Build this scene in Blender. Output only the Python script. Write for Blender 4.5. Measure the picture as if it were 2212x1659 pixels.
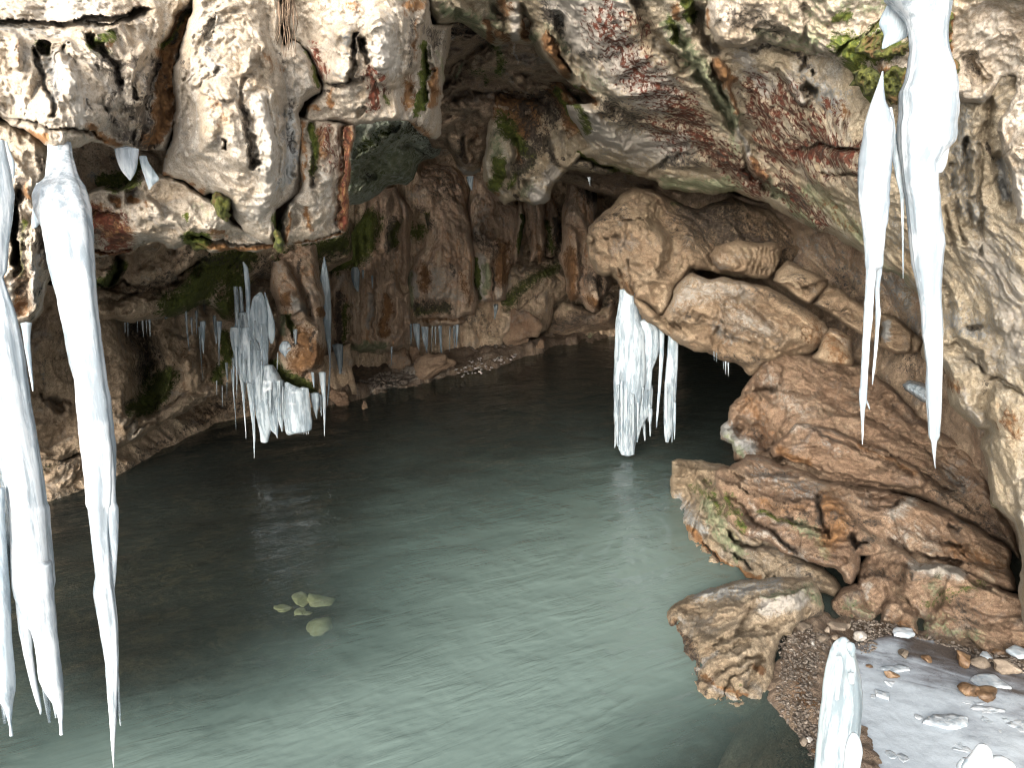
import bpy, bmesh, math, random
import numpy as np
from mathutils import Vector
from mathutils.geometry import tessellate_polygon

# ------------------------------------------------------------------ camera, sky, sun, exposure
for o in list(bpy.data.objects):
    bpy.data.objects.remove(o, do_unlink=True)
SC = bpy.context.scene
COL = SC.collection
W0, H0, F0 = 2212.0, 1659.0, 1671.0
PITCH = math.radians(13.4)
CAMZ = 3.0
cam_d = bpy.data.cameras.new('camera')
cam_d.sensor_width = 36.0
cam_d.lens = 36.0 * F0 / W0
cam_d.clip_start, cam_d.clip_end = 0.05, 400.0
cam = bpy.data.objects.new('camera', cam_d)
cam.location = (0, 0, CAMZ)
cam.rotation_euler = (math.radians(90) - PITCH, 0, 0)
COL.objects.link(cam)
SC.camera = cam

SUN_EL, SUN_AZ = math.radians(12), math.radians(203)      # azimuth measured from +Y towards +X: behind the camera
wd = bpy.data.worlds.new('World')
SC.world = wd
wd.use_nodes = True
wn = wd.node_tree
for n in list(wn.nodes):
    wn.nodes.remove(n)
w_sky = wn.nodes.new('ShaderNodeTexSky')
w_sky.sky_type = 'NISHITA'
w_sky.sun_disc = False
w_sky.sun_elevation = SUN_EL
w_sky.sun_rotation = SUN_AZ
w_sky.air_density = 1.0
w_sky.dust_density = 6.0
w_sky.ozone_density = 1.0
w_hsv = wn.nodes.new('ShaderNodeHueSaturation')
w_hsv.inputs['Saturation'].default_value = 0.35           # overcast: the sky is nearly white
w_bg = wn.nodes.new('ShaderNodeBackground')
w_bg.inputs['Strength'].default_value = 0.15
w_out = wn.nodes.new('ShaderNodeOutputWorld')
wn.links.new(w_sky.outputs[0], w_hsv.inputs['Color'])
wn.links.new(w_hsv.outputs[0], w_bg.inputs['Color'])
wn.links.new(w_bg.outputs[0], w_out.inputs['Surface'])

sun_d = bpy.data.lights.new('sun', 'SUN')
sun_d.energy = 1.3
sun_d.angle = math.radians(66)
sun_d.color = (1.0, 0.98, 0.95)
sun = bpy.data.objects.new('sun', sun_d)
COL.objects.link(sun)
sdir = Vector((math.sin(SUN_AZ) * math.cos(SUN_EL), math.cos(SUN_AZ) * math.cos(SUN_EL), math.sin(SUN_EL)))
sun.rotation_euler = sdir.to_track_quat('Z', 'Y').to_euler()
sun.location = (0, -10, 20)

SC.view_settings.view_transform = 'Standard'
SC.view_settings.look = 'None'
SC.view_settings.exposure = 2.2
SC.view_settings.gamma = 1.0
SC.view_settings.use_curve_mapping = False
SC.cycles.max_bounces = 10
SC.cycles.diffuse_bounces = 6
SC.cycles.glossy_bounces = 4
SC.cycles.transmission_bounces = 6
SC.cycles.transparent_max_bounces = 8
SC.cycles.sample_clamp_indirect = 6.0
SC.cycles.use_denoising = True
SC.cycles.filter_width = 1.05

# ------------------------------------------------------------------ helpers: picture position + distance -> place
SA, CA = math.sin(PITCH), math.cos(PITCH)
def at(px, py, Y):
    """World point seen at (px, py) of the 2212 x 1659 view, at distance Y into the cave."""
    u = (np.asarray(px, float) - W0 / 2) / F0
    v = (H0 / 2 - np.asarray(py, float)) / F0
    dy = CA + v * SA
    dz = -SA + v * CA
    t = np.asarray(Y, float) / dy
    return np.stack([u * t, np.broadcast_to(Y, np.shape(t)) * np.ones_like(t), CAMZ + dz * t], -1)
def level_Y(py, z=0.0):
    """Distance at which the line of sight of row py meets the level z."""
    v = (H0 / 2 - np.asarray(py, float)) / F0
    return (z - CAMZ) * (CA + v * SA) / (-SA + v * CA)
def on_level(px, py, z=0.0):
    return at(px, py, level_Y(py, z))
def row_of(Y, z):
    k = (z - CAMZ) / Y                       # dz/dy
    v = (k * CA + SA) / (CA - k * SA)
    return H0 / 2 - v * F0

KK = {0: (0, 0, 1), 1: (0, 0, .3507), 2: (711, 0, .3507), 3: (1436.3, 0, .3507), 4: (0, 517.1, .3507), 5: (711, 517.1, .3507),
      6: (1436.3, 517.1, .3507), 7: (0, 1077.5, .3507), 8: (1436.3, 1077.5, .3507), 'p': (1422, 775.7, .3507),
      'g': (1680.6, 1325.1, .2402), 'l': (0, 258.6, .27275), 'm': (452.5, 549.4, .27275), 'b': (840.3, 323.2, .25325)}
def c(k, s):
    """'x y, x y, ...' measured on detail k -> list of picture points."""
    ox, oy, q = KK[k]
    return [(float(a.split()[0]) * q + ox, float(a.split()[1]) * q + oy) for a in s.split(',')]

# ------------------------------------------------------------------ noise
_rng = np.random.RandomState(7)
_PERM = _rng.permutation(256).astype(np.int32)
_PERM = np.concatenate([_PERM, _PERM, _PERM])
_G = _rng.normal(size=(256, 3)); _G /= np.linalg.norm(_G, axis=1)[:, None]
_G = (_G * 1.6).astype(np.float32)
def perlin(p):
    p = np.asarray(p, np.float32)
    f = np.floor(p)
    i = f.astype(np.int32) & 255
    f = p - f
    w = f * f * f * (f * (f * 6 - 15) + 10)
    out = 0
    for dx in (0, 1):
        a = _PERM[(i[:, 0] + dx) & 255]
        wx = w[:, 0] if dx else 1 - w[:, 0]
        for dy in (0, 1):
            b = _PERM[a + ((i[:, 1] + dy) & 255)]
            wxy = wx * (w[:, 1] if dy else 1 - w[:, 1])
            for dz in (0, 1):
                g = _G[_PERM[b + ((i[:, 2] + dz) & 255)]]
                d = g[:, 0] * (f[:, 0] - dx) + g[:, 1] * (f[:, 1] - dy) + g[:, 2] * (f[:, 2] - dz)
                out = out + d * wxy * (w[:, 2] if dz else 1 - w[:, 2])
    return out
def fbm(p, octv=4, gain=.5, lac=2.1, kind=0):
    s, a, q = 0, 1.0, np.asarray(p, np.float32)
    for k in range(octv):
        n = perlin(q)
        if kind == 1: n = np.abs(n) * 2 - .5          # rounded lumps, sharp creases
        elif kind == 2: n = .5 - np.abs(n) * 2        # sharp ridges
        s = s + a * n
        q = q * lac + 17.3
        a *= gain
    return s

_R1 = _rng.rand(256, 7).astype(np.float32)
def facets(p):
    """Broken blocks: each point belongs to the nearest of scattered seeds and lies on that block's own tilted face."""
    p = np.asarray(p, np.float32)
    b = np.floor(p).astype(np.int32)
    best = np.full(len(p), 1e9, np.float32); val = np.zeros(len(p), np.float32)
    for dx in (-1, 0, 1):
        for dy in (-1, 0, 1):
            for dz in (-1, 0, 1):
                cx, cy, cz = b[:, 0] + dx, b[:, 1] + dy, b[:, 2] + dz
                h = _PERM[_PERM[_PERM[cx & 255] + (cy & 255)] + (cz & 255)]
                r = _R1[h]
                e = np.stack([p[:, 0] - cx - r[:, 0], p[:, 1] - cy - r[:, 1], p[:, 2] - cz - r[:, 2]], -1)
                d = (e ** 2).sum(-1)
                m = d < best
                best[m] = d[m]
                val[m] = r[m, 3] - .5 + ((r[m, 4:7] - .5) * e[m]).sum(-1) * 1.3
    return val
def ledges(s, period, wob):
    """Beds: the face steps back sharply at each bedding joint and swells out below it."""
    t = s / period + wob
    k = np.floor(t); f = t - k
    h = _R1[(k.astype(np.int32) & 255), 0]
    return (.4 + h) * (np.minimum(1, f * 6) * (1 - .55 * f)) - .4

# ------------------------------------------------------------------ object helpers
def tag(o, label=None, cat=None, group=None, kind=None):
    if label: o['label'] = label
    if cat: o['category'] = cat
    if group: o['group'] = group
    if kind: o['kind'] = kind
    return o
def link(name, me, mat, parent=None, loc=None):
    if mat is not None:
        me.materials.append(mat)
    o = bpy.data.objects.new(name, me)
    COL.objects.link(o)
    if loc is not None:
        o.location = loc
    if parent is not None:
        o.parent = parent
        o.location = Vector(o.location) - world_loc(parent)
    return o
def world_loc(o):
    v = Vector(o.location)
    while o.parent is not None:
        o = o.parent
        v = v + Vector(o.location)
    return v
def empty(name, loc, label, cat, group=None):
    o = bpy.data.objects.new(name, None)
    o.location = loc
    COL.objects.link(o)
    return tag(o, label, cat, group)
def mesh_from(name, V, faces, smooth=True, centre=True):
    """V: (n,3) world positions, faces: list of int arrays of width 3 or 4. Returns mesh and its base point."""
    V = np.asarray(V, np.float32)
    base = np.zeros(3)
    if centre:
        base = np.array([(V[:, 0].min() + V[:, 0].max()) / 2, (V[:, 1].min() + V[:, 1].max()) / 2, V[:, 2].min()])
        V = V - base
    me = bpy.data.meshes.new(name)
    faces = [np.asarray(f, np.int32) for f in faces if len(f)]
    nl = sum(f.size for f in faces)
    nf = sum(len(f) for f in faces)
    me.vertices.add(len(V)); me.loops.add(nl); me.polygons.add(nf)
    me.vertices.foreach_set('co', np.ascontiguousarray(V, np.float32).ravel())
    me.loops.foreach_set('vertex_index', np.concatenate([f.ravel() for f in faces]))
    tot = np.concatenate([np.full(len(f), f.shape[1], np.int32) for f in faces])
    start = np.concatenate([[0], np.cumsum(tot)[:-1]]).astype(np.int32)
    me.polygons.foreach_set('loop_start', start)
    me.polygons.foreach_set('loop_total', tot)
    me.polygons.foreach_set('use_smooth', np.full(nf, smooth))
    me.update(calc_edges=True)
    return me, base

def seg_dist(q, pts, closed=False, signed=False):
    """Distance of q (n,2) to a polyline; with signed also the side of the nearest piece and the position along it."""
    P = np.asarray(pts, np.float32)
    if len(P) == 1:
        return np.hypot(q[:, 0] - P[0, 0], q[:, 1] - P[0, 1]), np.zeros(len(q)), np.zeros(len(q))
    A = P if closed else P[:-1]
    B = np.roll(P, -1, 0) if closed else P[1:]
    best = np.full(len(q), 1e9, np.float32); side = np.zeros(len(q), np.float32); along = np.zeros(len(q), np.float32)
    for k in range(len(A)):
        d = B[k] - A[k]
        L = float(d @ d) + 1e-9
        o = q - A[k]
        t = np.clip((o @ d) / L, 0, 1)
        e = o - t[:, None] * d
        dd = e[:, 0] ** 2 + e[:, 1] ** 2
        m = dd < best
        best[m] = dd[m]
        if signed:
            side[m] = (d[0] * o[m, 1] - d[1] * o[m, 0])
            along[m] = k + t[m]
    return np.sqrt(best), side, along
def inside(q, pts):
    P = np.asarray(pts, np.float32)
    r = np.zeros(len(q), bool)
    x, y = q[:, 0], q[:, 1]
    j = len(P) - 1
    for i in range(len(P)):
        xi, yi, xj, yj = P[i, 0], P[i, 1], P[j, 0], P[j, 1]
        if yi != yj:
            r ^= ((yi > y) != (yj > y)) & (x < (xj - xi) * (y - yi) / (yj - yi) + xi)
        j = i
    return r
def tps(ctrl, q):
    C = np.asarray(ctrl, float)
    xy = C[:, :2] / 400.0
    n = len(C)
    def U(r2): return .5 * r2 * np.log(r2 + 1e-9)
    Km = U(((xy[:, None] - xy[None]) ** 2).sum(-1)) + np.eye(n) * .004
    Pm = np.c_[np.ones(n), xy]
    A = np.zeros((n + 3, n + 3)); A[:n, :n] = Km; A[:n, n:] = Pm; A[n:, :n] = Pm.T
    s = np.linalg.lstsq(A, np.r_[C[:, 2], 0, 0, 0], rcond=None)[0]
    qq = q / 400.0
    out = s[n] + qq @ s[n + 1:]
    for k in range(n):
        out = out + s[k] * U(((qq - xy[k]) ** 2).sum(-1))
    return out

MASKS = ('dark', 'rust', 'moss', 'red', 'pale', 'green', 'grey')
SEED = [0]
RES = .97
def rock(name, outline, ctrl, mat, feats=(), stains=(), rim=(60, .5), noise=None, step=2.4, back=1.2, warp=(7, 60), taper=.25,
         parent=None, kind=None, label=None, cat=None, group=None, plain=False):
    """A solid of rock: its visible front follows the outline and the distances in ctrl, carries ridges, grooves, ledges and noise relief,
    rounds off at its rim and runs back into the mountain."""
    SEED[0] += 1
    step *= RES
    sd = SEED[0] * 13.7
    nz = dict(lump=(.16, 1.1), mid=(.07, .35), fine=(.022, .09), flute=None, strata=None)
    if noise: nz.update(noise)
    P = np.array(outline, np.float32)
    x0, y0 = np.maximum(P.min(0) - 12, (-110, -110)); x1, y1 = np.minimum(P.max(0) + 12, (W0 + 110, H0 + 110))
    gx = np.arange(x0, x1, step); gy = np.arange(y0, y1, step)
    nx, ny = len(gx), len(gy)
    X, Yg = np.meshgrid(gx, gy)
    q = np.stack([X.ravel(), Yg.ravel()], -1).astype(np.float32)
    def wob(q, a, s, o):
        p3 = np.c_[q / s, np.full(len(q), o)]
        return np.stack([fbm(p3, 3), fbm(p3 + 31.7, 3)], -1) * a
    qw = q + wob(q, warp[0], warp[1], sd)
    d, _, _ = seg_dist(qw, P, closed=True)
    ins = inside(qw, P)
    d = np.where(ins, d, -d)
    D = d.reshape(ny, nx)
    keep = D > -step * .95
    cell = keep[:-1, :-1] & keep[1:, :-1] & keep[:-1, 1:] & keep[1:, 1:] & ((D[:-1, :-1] + D[1:, :-1] + D[:-1, 1:] + D[1:, 1:]) > -step * .5)
    used = np.zeros((ny, nx), bool)
    used[:-1, :-1] |= cell; used[1:, :-1] |= cell; used[:-1, 1:] |= cell; used[1:, 1:] |= cell
    idx = np.full((ny, nx), -1, np.int32)
    idx[used] = np.arange(used.sum())
    gyD, gxD = np.gradient(D, step)
    gl = np.sqrt(gxD ** 2 + gyD ** 2) + 1e-6
    move = np.where(D < 0, -D, 0)
    fx = (X + gxD / gl * move)[used]; fy = (Yg + gyD / gl * move)[used]
    q = np.stack([fx, fy], -1).astype(np.float32)
    d = np.maximum(D[used], 0)
    a = idx[:-1, :-1][cell]; b = idx[:-1, 1:][cell]; cc = idx[1:, 1:][cell]; e = idx[1:, :-1][cell]
    quads = np.stack([a, e, cc, b], -1)
    Y = tps(ctrl, q)
    t = np.clip(d / rim[0], 0, 1)
    Y = Y + rim[1] * (1 - np.sqrt(np.maximum(0, 1 - (1 - t) ** 2)))
    qf = q + wob(q, 9, 45, sd + 5) + wob(q, 3, 14, sd + 9)
    for f in feats:
        typ, pts, r, amp = f[:4]
        Pf = np.asarray(pts)
        lo, hi = Pf.min(0) - r - 14, Pf.max(0) + r + 14
        m = (q[:, 0] > lo[0]) & (q[:, 0] < hi[0]) & (q[:, 1] > lo[1]) & (q[:, 1] < hi[1])
        if not m.any(): continue
        dd, side, along = seg_dist(qf[m], pts, signed=True)
        tt = np.clip(dd / r, 0, 1)
        if typ == 'g':   v = amp * (1 - tt ** 2) ** 2
        elif typ == 'h': v = amp * np.sqrt(np.maximum(0, 1 - tt ** 2))       # round as a bead
        elif typ == 'v': v = amp * (1 - tt) ** 2                              # sharp crack
        elif typ == 's': v = np.where(side > 0, amp * (1 - tt) ** 1.5, 0)     # ledge: one side only
        Y[m] += v
    base = at(q[:, 0], q[:, 1], Y)
    ray = base - np.array([0, 0, CAMZ]); ray /= np.linalg.norm(ray, axis=1)[:, None]
    p = base.astype(np.float32) + sd
    if nz['lump']: 
        p2 = p + .35 * np.stack([perlin(p * 1.3), perlin(p * 1.3 + 9), perlin(p * 1.3 + 21)], -1)
        disp = nz['lump'][0] * fbm(p2 / nz['lump'][1], 2, kind=1) * -1
    else:
        p2 = p; disp = 0
    m1 = perlin(p * .9 + 40)
    am = nz['mid'][0] * (1 + .6 * np.clip(m1 * 2, -1, 1))          # smooth and knobbly areas
    disp = disp - am * (.55 * fbm(p2 / nz['mid'][1], 3, kind=1) + .75 * fbm(p2 / nz['mid'][1] * .8 + 5, 4, gain=.55))
    disp = disp + nz['fine'][0] * fbm(p / nz['fine'][1], 3, gain=.65)
    pit = np.clip(perlin(p2 / (nz['fine'][1] * 1.5) + 77) - .22 - .25 * m1, 0, .3)
    disp = disp + nz['fine'][0] * nz.get('pit', 5.0) * pit
    if nz['flute']:
        am, sc, st = nz['flute']
        disp = disp - am * fbm(p * np.array([1, 1, st], np.float32) / sc, 3, kind=1)
    if nz['strata']:
        am, sc, nrm = nz['strata'][:3]
        nv = np.array(nrm, np.float32); nv /= np.linalg.norm(nv)
        s = p2 @ nv
        # squeeze space along the bedding so relief runs in beds
        pb = p2 - s[:, None] * nv * 1.0
        pb = pb * .34 + s[:, None] * nv * 1.0
        disp = disp + am * (.5 * fbm(pb / sc, 3, gain=.6, kind=2) + .8 * fbm(pb / sc * .7 + 3, 5, gain=.62))
    if nz.get('facet'):
        am, sc = nz['facet']
        pw = p + .12 * sc * np.stack([perlin(p * 2.5 / sc), perlin(p * 2.5 / sc + 9), perlin(p * 2.5 / sc + 21)], -1)
        disp = disp + am * facets(pw / sc) + am * .4 * facets(pw / (sc * .37) + 11)
    if nz.get('ledge'):
        am, per, nrm = nz['ledge']
        nv = np.array(nrm, np.float32); nv /= np.linalg.norm(nv)
        wb = .9 * fbm(p * .8 + 3, 3)
        mod = np.clip(.55 + 1.3 * perlin(p * 1.1 + 50), .1, 1.3)
        disp = disp - am * mod * ledges(p @ nv, per, wb) - am * .45 * np.clip(.5 + 1.4 * perlin(p * 2 + 70), 0, 1.3) * ledges(p @ nv, per * .31, wb * 2.2 + 5)
    edge = np.clip(d / 20, .12, 1)
    V = base + ray * (disp * edge)[:, None]
    # skirt and back
    E = np.concatenate([quads[:, [0, 1]], quads[:, [1, 2]], quads[:, [2, 3]], quads[:, [3, 0]]])
    key = np.sort(E, 1).astype(np.int64); kk = key[:, 0] * (len(V) + 1) + key[:, 1]
    u, inv, cnt = np.unique(kk, return_inverse=True, return_counts=True)
    be = E[cnt[inv] == 1]
    bv = np.unique(be)
    mp = np.full(len(V), -1, np.int64); mp[bv] = np.arange(len(bv))
    n0 = len(V)
    gi_x = (gxD / gl)[used][bv]; gi_y = (gyD / gl)[used][bv]      # towards the inside of the outline
    faces = [quads]
    prev = np.arange(n0)
    allV = [V]
    cur = n0
    for bk, ins_px in ((.2, 2), (.55, taper * 26), (1.0, taper * 60)):
        qq = q[bv] + np.stack([gi_x, gi_y], -1) * ins_px
        pos = at(qq[:, 0], qq[:, 1], V[bv, 1] + bk * back)
        allV.append(pos)
        nw = np.full(n0, -1, np.int64); nw[bv] = cur + np.arange(len(bv))
        faces.append(np.stack([prev[be[:, 1]], prev[be[:, 0]], nw[be[:, 0]], nw[be[:, 1]]], -1))
        prev = nw; cur += len(bv)
    if kind is None and parent is None:          # a loose block: close its back
        nxt = {int(x): int(y) for x, y in be}
        todo = set(nxt)
        while todo:
            a0 = todo.pop(); loop = [a0]; k = nxt[a0]
            while k != a0 and k in todo:
                todo.discard(k); loop.append(k); k = nxt[k]
            if len(loop) < 12: continue
            loop = loop[::3]
            li = np.array([prev[v] for v in loop])
            lp = allV[-1][li - (cur - len(bv))]
            tr = tessellate_polygon([[Vector((float(x), float(z), 0)) for x, _, z in lp]])
            if tr: faces.append(li[np.array(tr)])
    VV = np.concatenate(allV)
    me, bpt = mesh_from(name, VV, faces)
    # stains
    st = {}
    for s in stains:
        mk, pts, r, amp = s[:4]
        if mk == 'dark' and mat is M['cream']: r = r * .85
        if mat in (M['pile'], M['boulder'], M['tan'], M['buff'], M['flow']): amp = amp if mk == 'red' else amp * .8 if mk == 'moss' and mat in (M['pile'], M['boulder']) else min(1.15, amp * 1.3)
        if mat is M['cream'] and mk in ('rust', 'dark', 'moss'): amp *= 1.15; r *= 1.15
        Pf = np.asarray(pts)
        lo, hi = Pf.min(0) - r - 14, Pf.max(0) + r + 14
        m = (q[:, 0] > lo[0]) & (q[:, 0] < hi[0]) & (q[:, 1] > lo[1]) & (q[:, 1] < hi[1])
        if not m.any(): continue
        if len(s) > 4:      # filled patch
            dd, _, _ = seg_dist(qf[m], pts, closed=True)
            dd = np.where(inside(qf[m], pts), -dd, dd)
            v = amp * np.clip(.5 - dd / (2 * r), 0, 1)
        else:
            dd, _, _ = seg_dist(qf[m], pts)
            v = amp * np.clip(1 - dd / r, 0, 1) ** .7
        cur_m = st.setdefault(mk, np.zeros(n0, np.float32))
        cur_m[m] = np.maximum(cur_m[m], v)
    for mk, arr in st.items():
        at_ = me.attributes.new(mk, 'FLOAT', 'POINT')
        full = np.zeros(len(VV), np.float32); full[:n0] = arr
        full[n0:n0 + len(bv)] = arr[bv]
        at_.data.foreach_set('value', full)
    o = link(name, me, mat, parent, bpt)
    tag(o, label, cat, group, kind)
    return o
# ------------------------------------------------------------------ materials
def new_mat(name):
    m = bpy.data.materials.new(name)
    m.use_nodes = True
    nt = m.node_tree
    for n in list(nt.nodes): nt.nodes.remove(n)
    out = nt.nodes.new('ShaderNodeOutputMaterial')
    return m, nt, out
def N(nt, t, **k):
    n = nt.nodes.new(t)
    for a, v in k.items():
        if a in n.inputs.keys() if hasattr(n.inputs, 'keys') else False: n.inputs[a].default_value = v
        else: setattr(n, a, v)
    return n
def noise_n(nt, vec, scale, detail=5, rough=.6, dist=0.0):
    n = nt.nodes.new('ShaderNodeTexNoise')
    n.inputs['Scale'].default_value = scale
    n.inputs['Detail'].default_value = detail
    n.inputs['Roughness'].default_value = rough
    n.inputs['Distortion'].default_value = dist
    nt.links.new(vec, n.inputs['Vector'])
    return n.outputs[0]
def maths(nt, op, a, b=None, clamp=False):
    n = nt.nodes.new('ShaderNodeMath'); n.operation = op; n.use_clamp = clamp
    for i, v in enumerate((a, b)):
        if v is None: continue
        if isinstance(v, (int, float)): n.inputs[i].default_value = v
        else: nt.links.new(v, n.inputs[i])
    return n.outputs[0]
def smooth(nt, v, lo, hi):
    n = nt.nodes.new('ShaderNodeMapRange'); n.interpolation_type = 'SMOOTHSTEP'
    n.inputs['From Min'].default_value = lo; n.inputs['From Max'].default_value = hi
    nt.links.new(v, n.inputs['Value'])
    return n.outputs[0]
def ramp(nt, v, stops):
    n = nt.nodes.new('ShaderNodeValToRGB')
    el = n.color_ramp.elements
    while len(el) > 1: el.remove(el[-1])
    for i, (p, col) in enumerate(stops):
        e = el[0] if i == 0 else el.new(p)
        e.position = p; e.color = (*col, 1)
    nt.links.new(v, n.inputs[0])
    return n.outputs[0]
def mixc(nt, f, a, b, mode='MIX'):
    n = nt.nodes.new('ShaderNodeMix'); n.data_type = 'RGBA'; n.blend_type = mode; n.clamp_factor = True
    for s, v in ((0, f), (6, a), (7, b)):
        if isinstance(v, (int, float)): n.inputs[s].default_value = v
        elif isinstance(v, tuple): n.inputs[s].default_value = (*v, 1)
        else: nt.links.new(v, n.inputs[s])
    return n.outputs[2]
def scaled(nt, vec, s):
    n = nt.nodes.new('ShaderNodeVectorMath'); n.operation = 'MULTIPLY'
    nt.links.new(vec, n.inputs[0]); n.inputs[1].default_value = s
    return n.outputs[0]
def attr(nt, name):
    n = nt.nodes.new('ShaderNodeAttribute'); n.attribute_name = name
    return n.outputs['Fac']

def rock_mat(name, pal, streak=(.5, (.16, .12, .09)), blotch=(.5, (.30, .22, .14)), speck=.4, rough=.86, bump=.9, fleck=(.12, .03, .018), wet=.0, fscale=1.0,
             bed=None, use=MASKS, runs=()):
    """Limestone: large tone changes, brown blotches, run-off streaks, pits, and the mineral and moss stains each rock carries."""
    m, nt, out = new_mat(name)
    geo = nt.nodes.new('ShaderNodeNewGeometry')
    pos = geo.outputs['Position']
    a = noise_n(nt, pos, 1.5 * fscale, 7, .68, .5)
    col = ramp(nt, a, [(.28, pal[0]), (.43, pal[1]), (.56, pal[2]), (.72, pal[3])])
    b = noise_n(nt, pos, 6.5 * fscale, 8, .7, .9)
    col = mixc(nt, maths(nt, 'MULTIPLY', smooth(nt, b, .52, .68), blotch[0]), col, blotch[1])
    stv = scaled(nt, pos, (5.5, 5.5, .75)) if bed is None else None
    if bed is not None:
        mp = nt.nodes.new('ShaderNodeMapping'); mp.inputs['Rotation'].default_value = bed
        nt.links.new(pos, mp.inputs['Vector'])
        stv = scaled(nt, mp.outputs[0], (1.2, 1.2, 9.0))
    s = noise_n(nt, stv, 1.6, 6, .65, .6)
    col = mixc(nt, maths(nt, 'MULTIPLY', smooth(nt, s, .54, .70), streak[0]), col, streak[1])
    for k_, (rc, amt, sx, lo, hi) in enumerate(runs):
        rv = scaled(nt, pos, (sx, sx, sx * .06))
        ra = nt.nodes.new('ShaderNodeVectorMath'); ra.operation = 'ADD'; ra.inputs[1].default_value = (k_ * 7.3, k_ * 3.1, 0)
        nt.links.new(rv, ra.inputs[0])
        rn = noise_n(nt, ra.outputs[0], 1.0, 6, .68, .25)
        rg = noise_n(nt, ra.outputs[0], .23, 3, .5)
        col = mixc(nt, maths(nt, 'MULTIPLY', maths(nt, 'MULTIPLY', smooth(nt, rn, lo, hi), smooth(nt, rg, .38, .60)), amt), col, rc)
    cool = noise_n(nt, pos, 2.6 * fscale, 8, .72, .8)
    avg = sum(pal[2]) / 3
    col = mixc(nt, maths(nt, 'MULTIPLY', smooth(nt, cool, .53, .66), .55), col, (avg * .80, avg * .80, avg * .77))
    col = mixc(nt, maths(nt, 'MULTIPLY', smooth(nt, cool, .46, .33), .55), col, (avg * .98, avg * .76, avg * .50))
    fine = noise_n(nt, pos, 38, 6, .72)
    col = mixc(nt, maths(nt, 'MULTIPLY', smooth(nt, fine, .50, .34), speck), col, tuple(x * .85 for x in pal[0]))
    col = mixc(nt, maths(nt, 'MULTIPLY', smooth(nt, fine, .56, .70), .35), col, tuple(min(1, x * 1.12) for x in pal[3]))
    med = noise_n(nt, pos, 12, 7, .7, .4)
    grit = noise_n(nt, pos, 95, 4, .75)
    col = mixc(nt, maths(nt, 'MULTIPLY', smooth(nt, grit, .51, .39), .6), col, tuple(x * .85 for x in pal[0]))
    col = mixc(nt, maths(nt, 'MULTIPLY', smooth(nt, grit, .55, .68), .4), col, tuple(min(.85, x * 1.15) for x in pal[3]))
    col = mixc(nt, maths(nt, 'MULTIPLY', smooth(nt, noise_n(nt, pos, 3.2 * fscale, 9, .75, .3), .50, .62), .3), col, tuple(x * .9 for x in blotch[1]))
    brk = maths(nt, 'ADD', maths(nt, 'MULTIPLY', med, .5), maths(nt, 'MULTIPLY', fine, .5))
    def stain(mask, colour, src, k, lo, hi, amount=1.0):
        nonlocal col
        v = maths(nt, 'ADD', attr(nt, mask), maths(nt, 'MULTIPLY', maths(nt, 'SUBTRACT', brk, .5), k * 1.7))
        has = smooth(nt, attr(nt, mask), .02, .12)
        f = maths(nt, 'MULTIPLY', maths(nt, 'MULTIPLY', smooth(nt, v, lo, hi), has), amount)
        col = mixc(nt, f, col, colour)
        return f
    def tone(c0, c1, src=med):
        return mixc(nt, smooth(nt, src, .35, .65), c0, c1)
    if 'pale' in use: stain('pale', tone((.47, .435, .39), (.39, .355, .305)), med, 1.6, .3, .7)
    if 'grey' in use: stain('grey', tone((.42, .42, .40), (.26, .26, .25)), med, 2.0, .3, .7)
    if 'green' in use: stain('green', tone((.33, .34, .22), (.17, .20, .11)), med, 2.0, .3, .75, .9)
    if 'rust' in use: stain('rust', tone((.29, .155, .065), (.17, .09, .045)), med, 1.8, .3, .7)
    if 'red' in use:
        sp = noise_n(nt, scaled(nt, pos, (1, 1, .45)), 25, 4, .68, .1)
        v = maths(nt, 'ADD', maths(nt, 'MULTIPLY', attr(nt, 'red'), .16), maths(nt, 'ADD', maths(nt, 'MULTIPLY', sp, .65), maths(nt, 'MULTIPLY', grit, .35)))
        f = maths(nt, 'MULTIPLY', smooth(nt, v, .565, .64), smooth(nt, attr(nt, 'red'), .05, .3))
        col = mixc(nt, f, col, mixc(nt, smooth(nt, med, .4, .6), (.15, .045, .026), (.075, .034, .022)))
    if 'moss' in use: stain('moss', tone((.13, .145, .025), (.05, .07, .018), fine), med, 1.8, .32, .62)
    dk = None
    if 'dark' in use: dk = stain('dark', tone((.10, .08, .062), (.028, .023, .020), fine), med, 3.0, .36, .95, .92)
    bs = nt.nodes.new('ShaderNodeBsdfPrincipled')
    nt.links.new(col, bs.inputs['Base Color'])
    r0 = maths(nt, 'ADD', maths(nt, 'MULTIPLY', fine, .35), rough - .17 - wet)
    if dk is not None: r0 = maths(nt, 'SUBTRACT', r0, maths(nt, 'MULTIPLY', dk, .28))
    nt.links.new(r0, bs.inputs['Roughness'])
    bs.inputs['Specular IOR Level'].default_value = .22 + wet
    h = maths(nt, 'ADD', maths(nt, 'MULTIPLY', med, 1.0), maths(nt, 'MULTIPLY', fine, .8))
    h = maths(nt, 'ADD', h, maths(nt, 'MULTIPLY', s, .6))
    h = maths(nt, 'ADD', h, maths(nt, 'MULTIPLY', grit, .45))
    bp = nt.nodes.new('ShaderNodeBump')
    bp.inputs['Strength'].default_value = bump
    bp.inputs['Distance'].default_value = .06
    nt.links.new(h, bp.inputs['Height'])
    nt.links.new(bp.outputs[0], bs.inputs['Normal'])
    nt.links.new(bs.outputs[0], out.inputs['Surface'])
    return m

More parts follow.
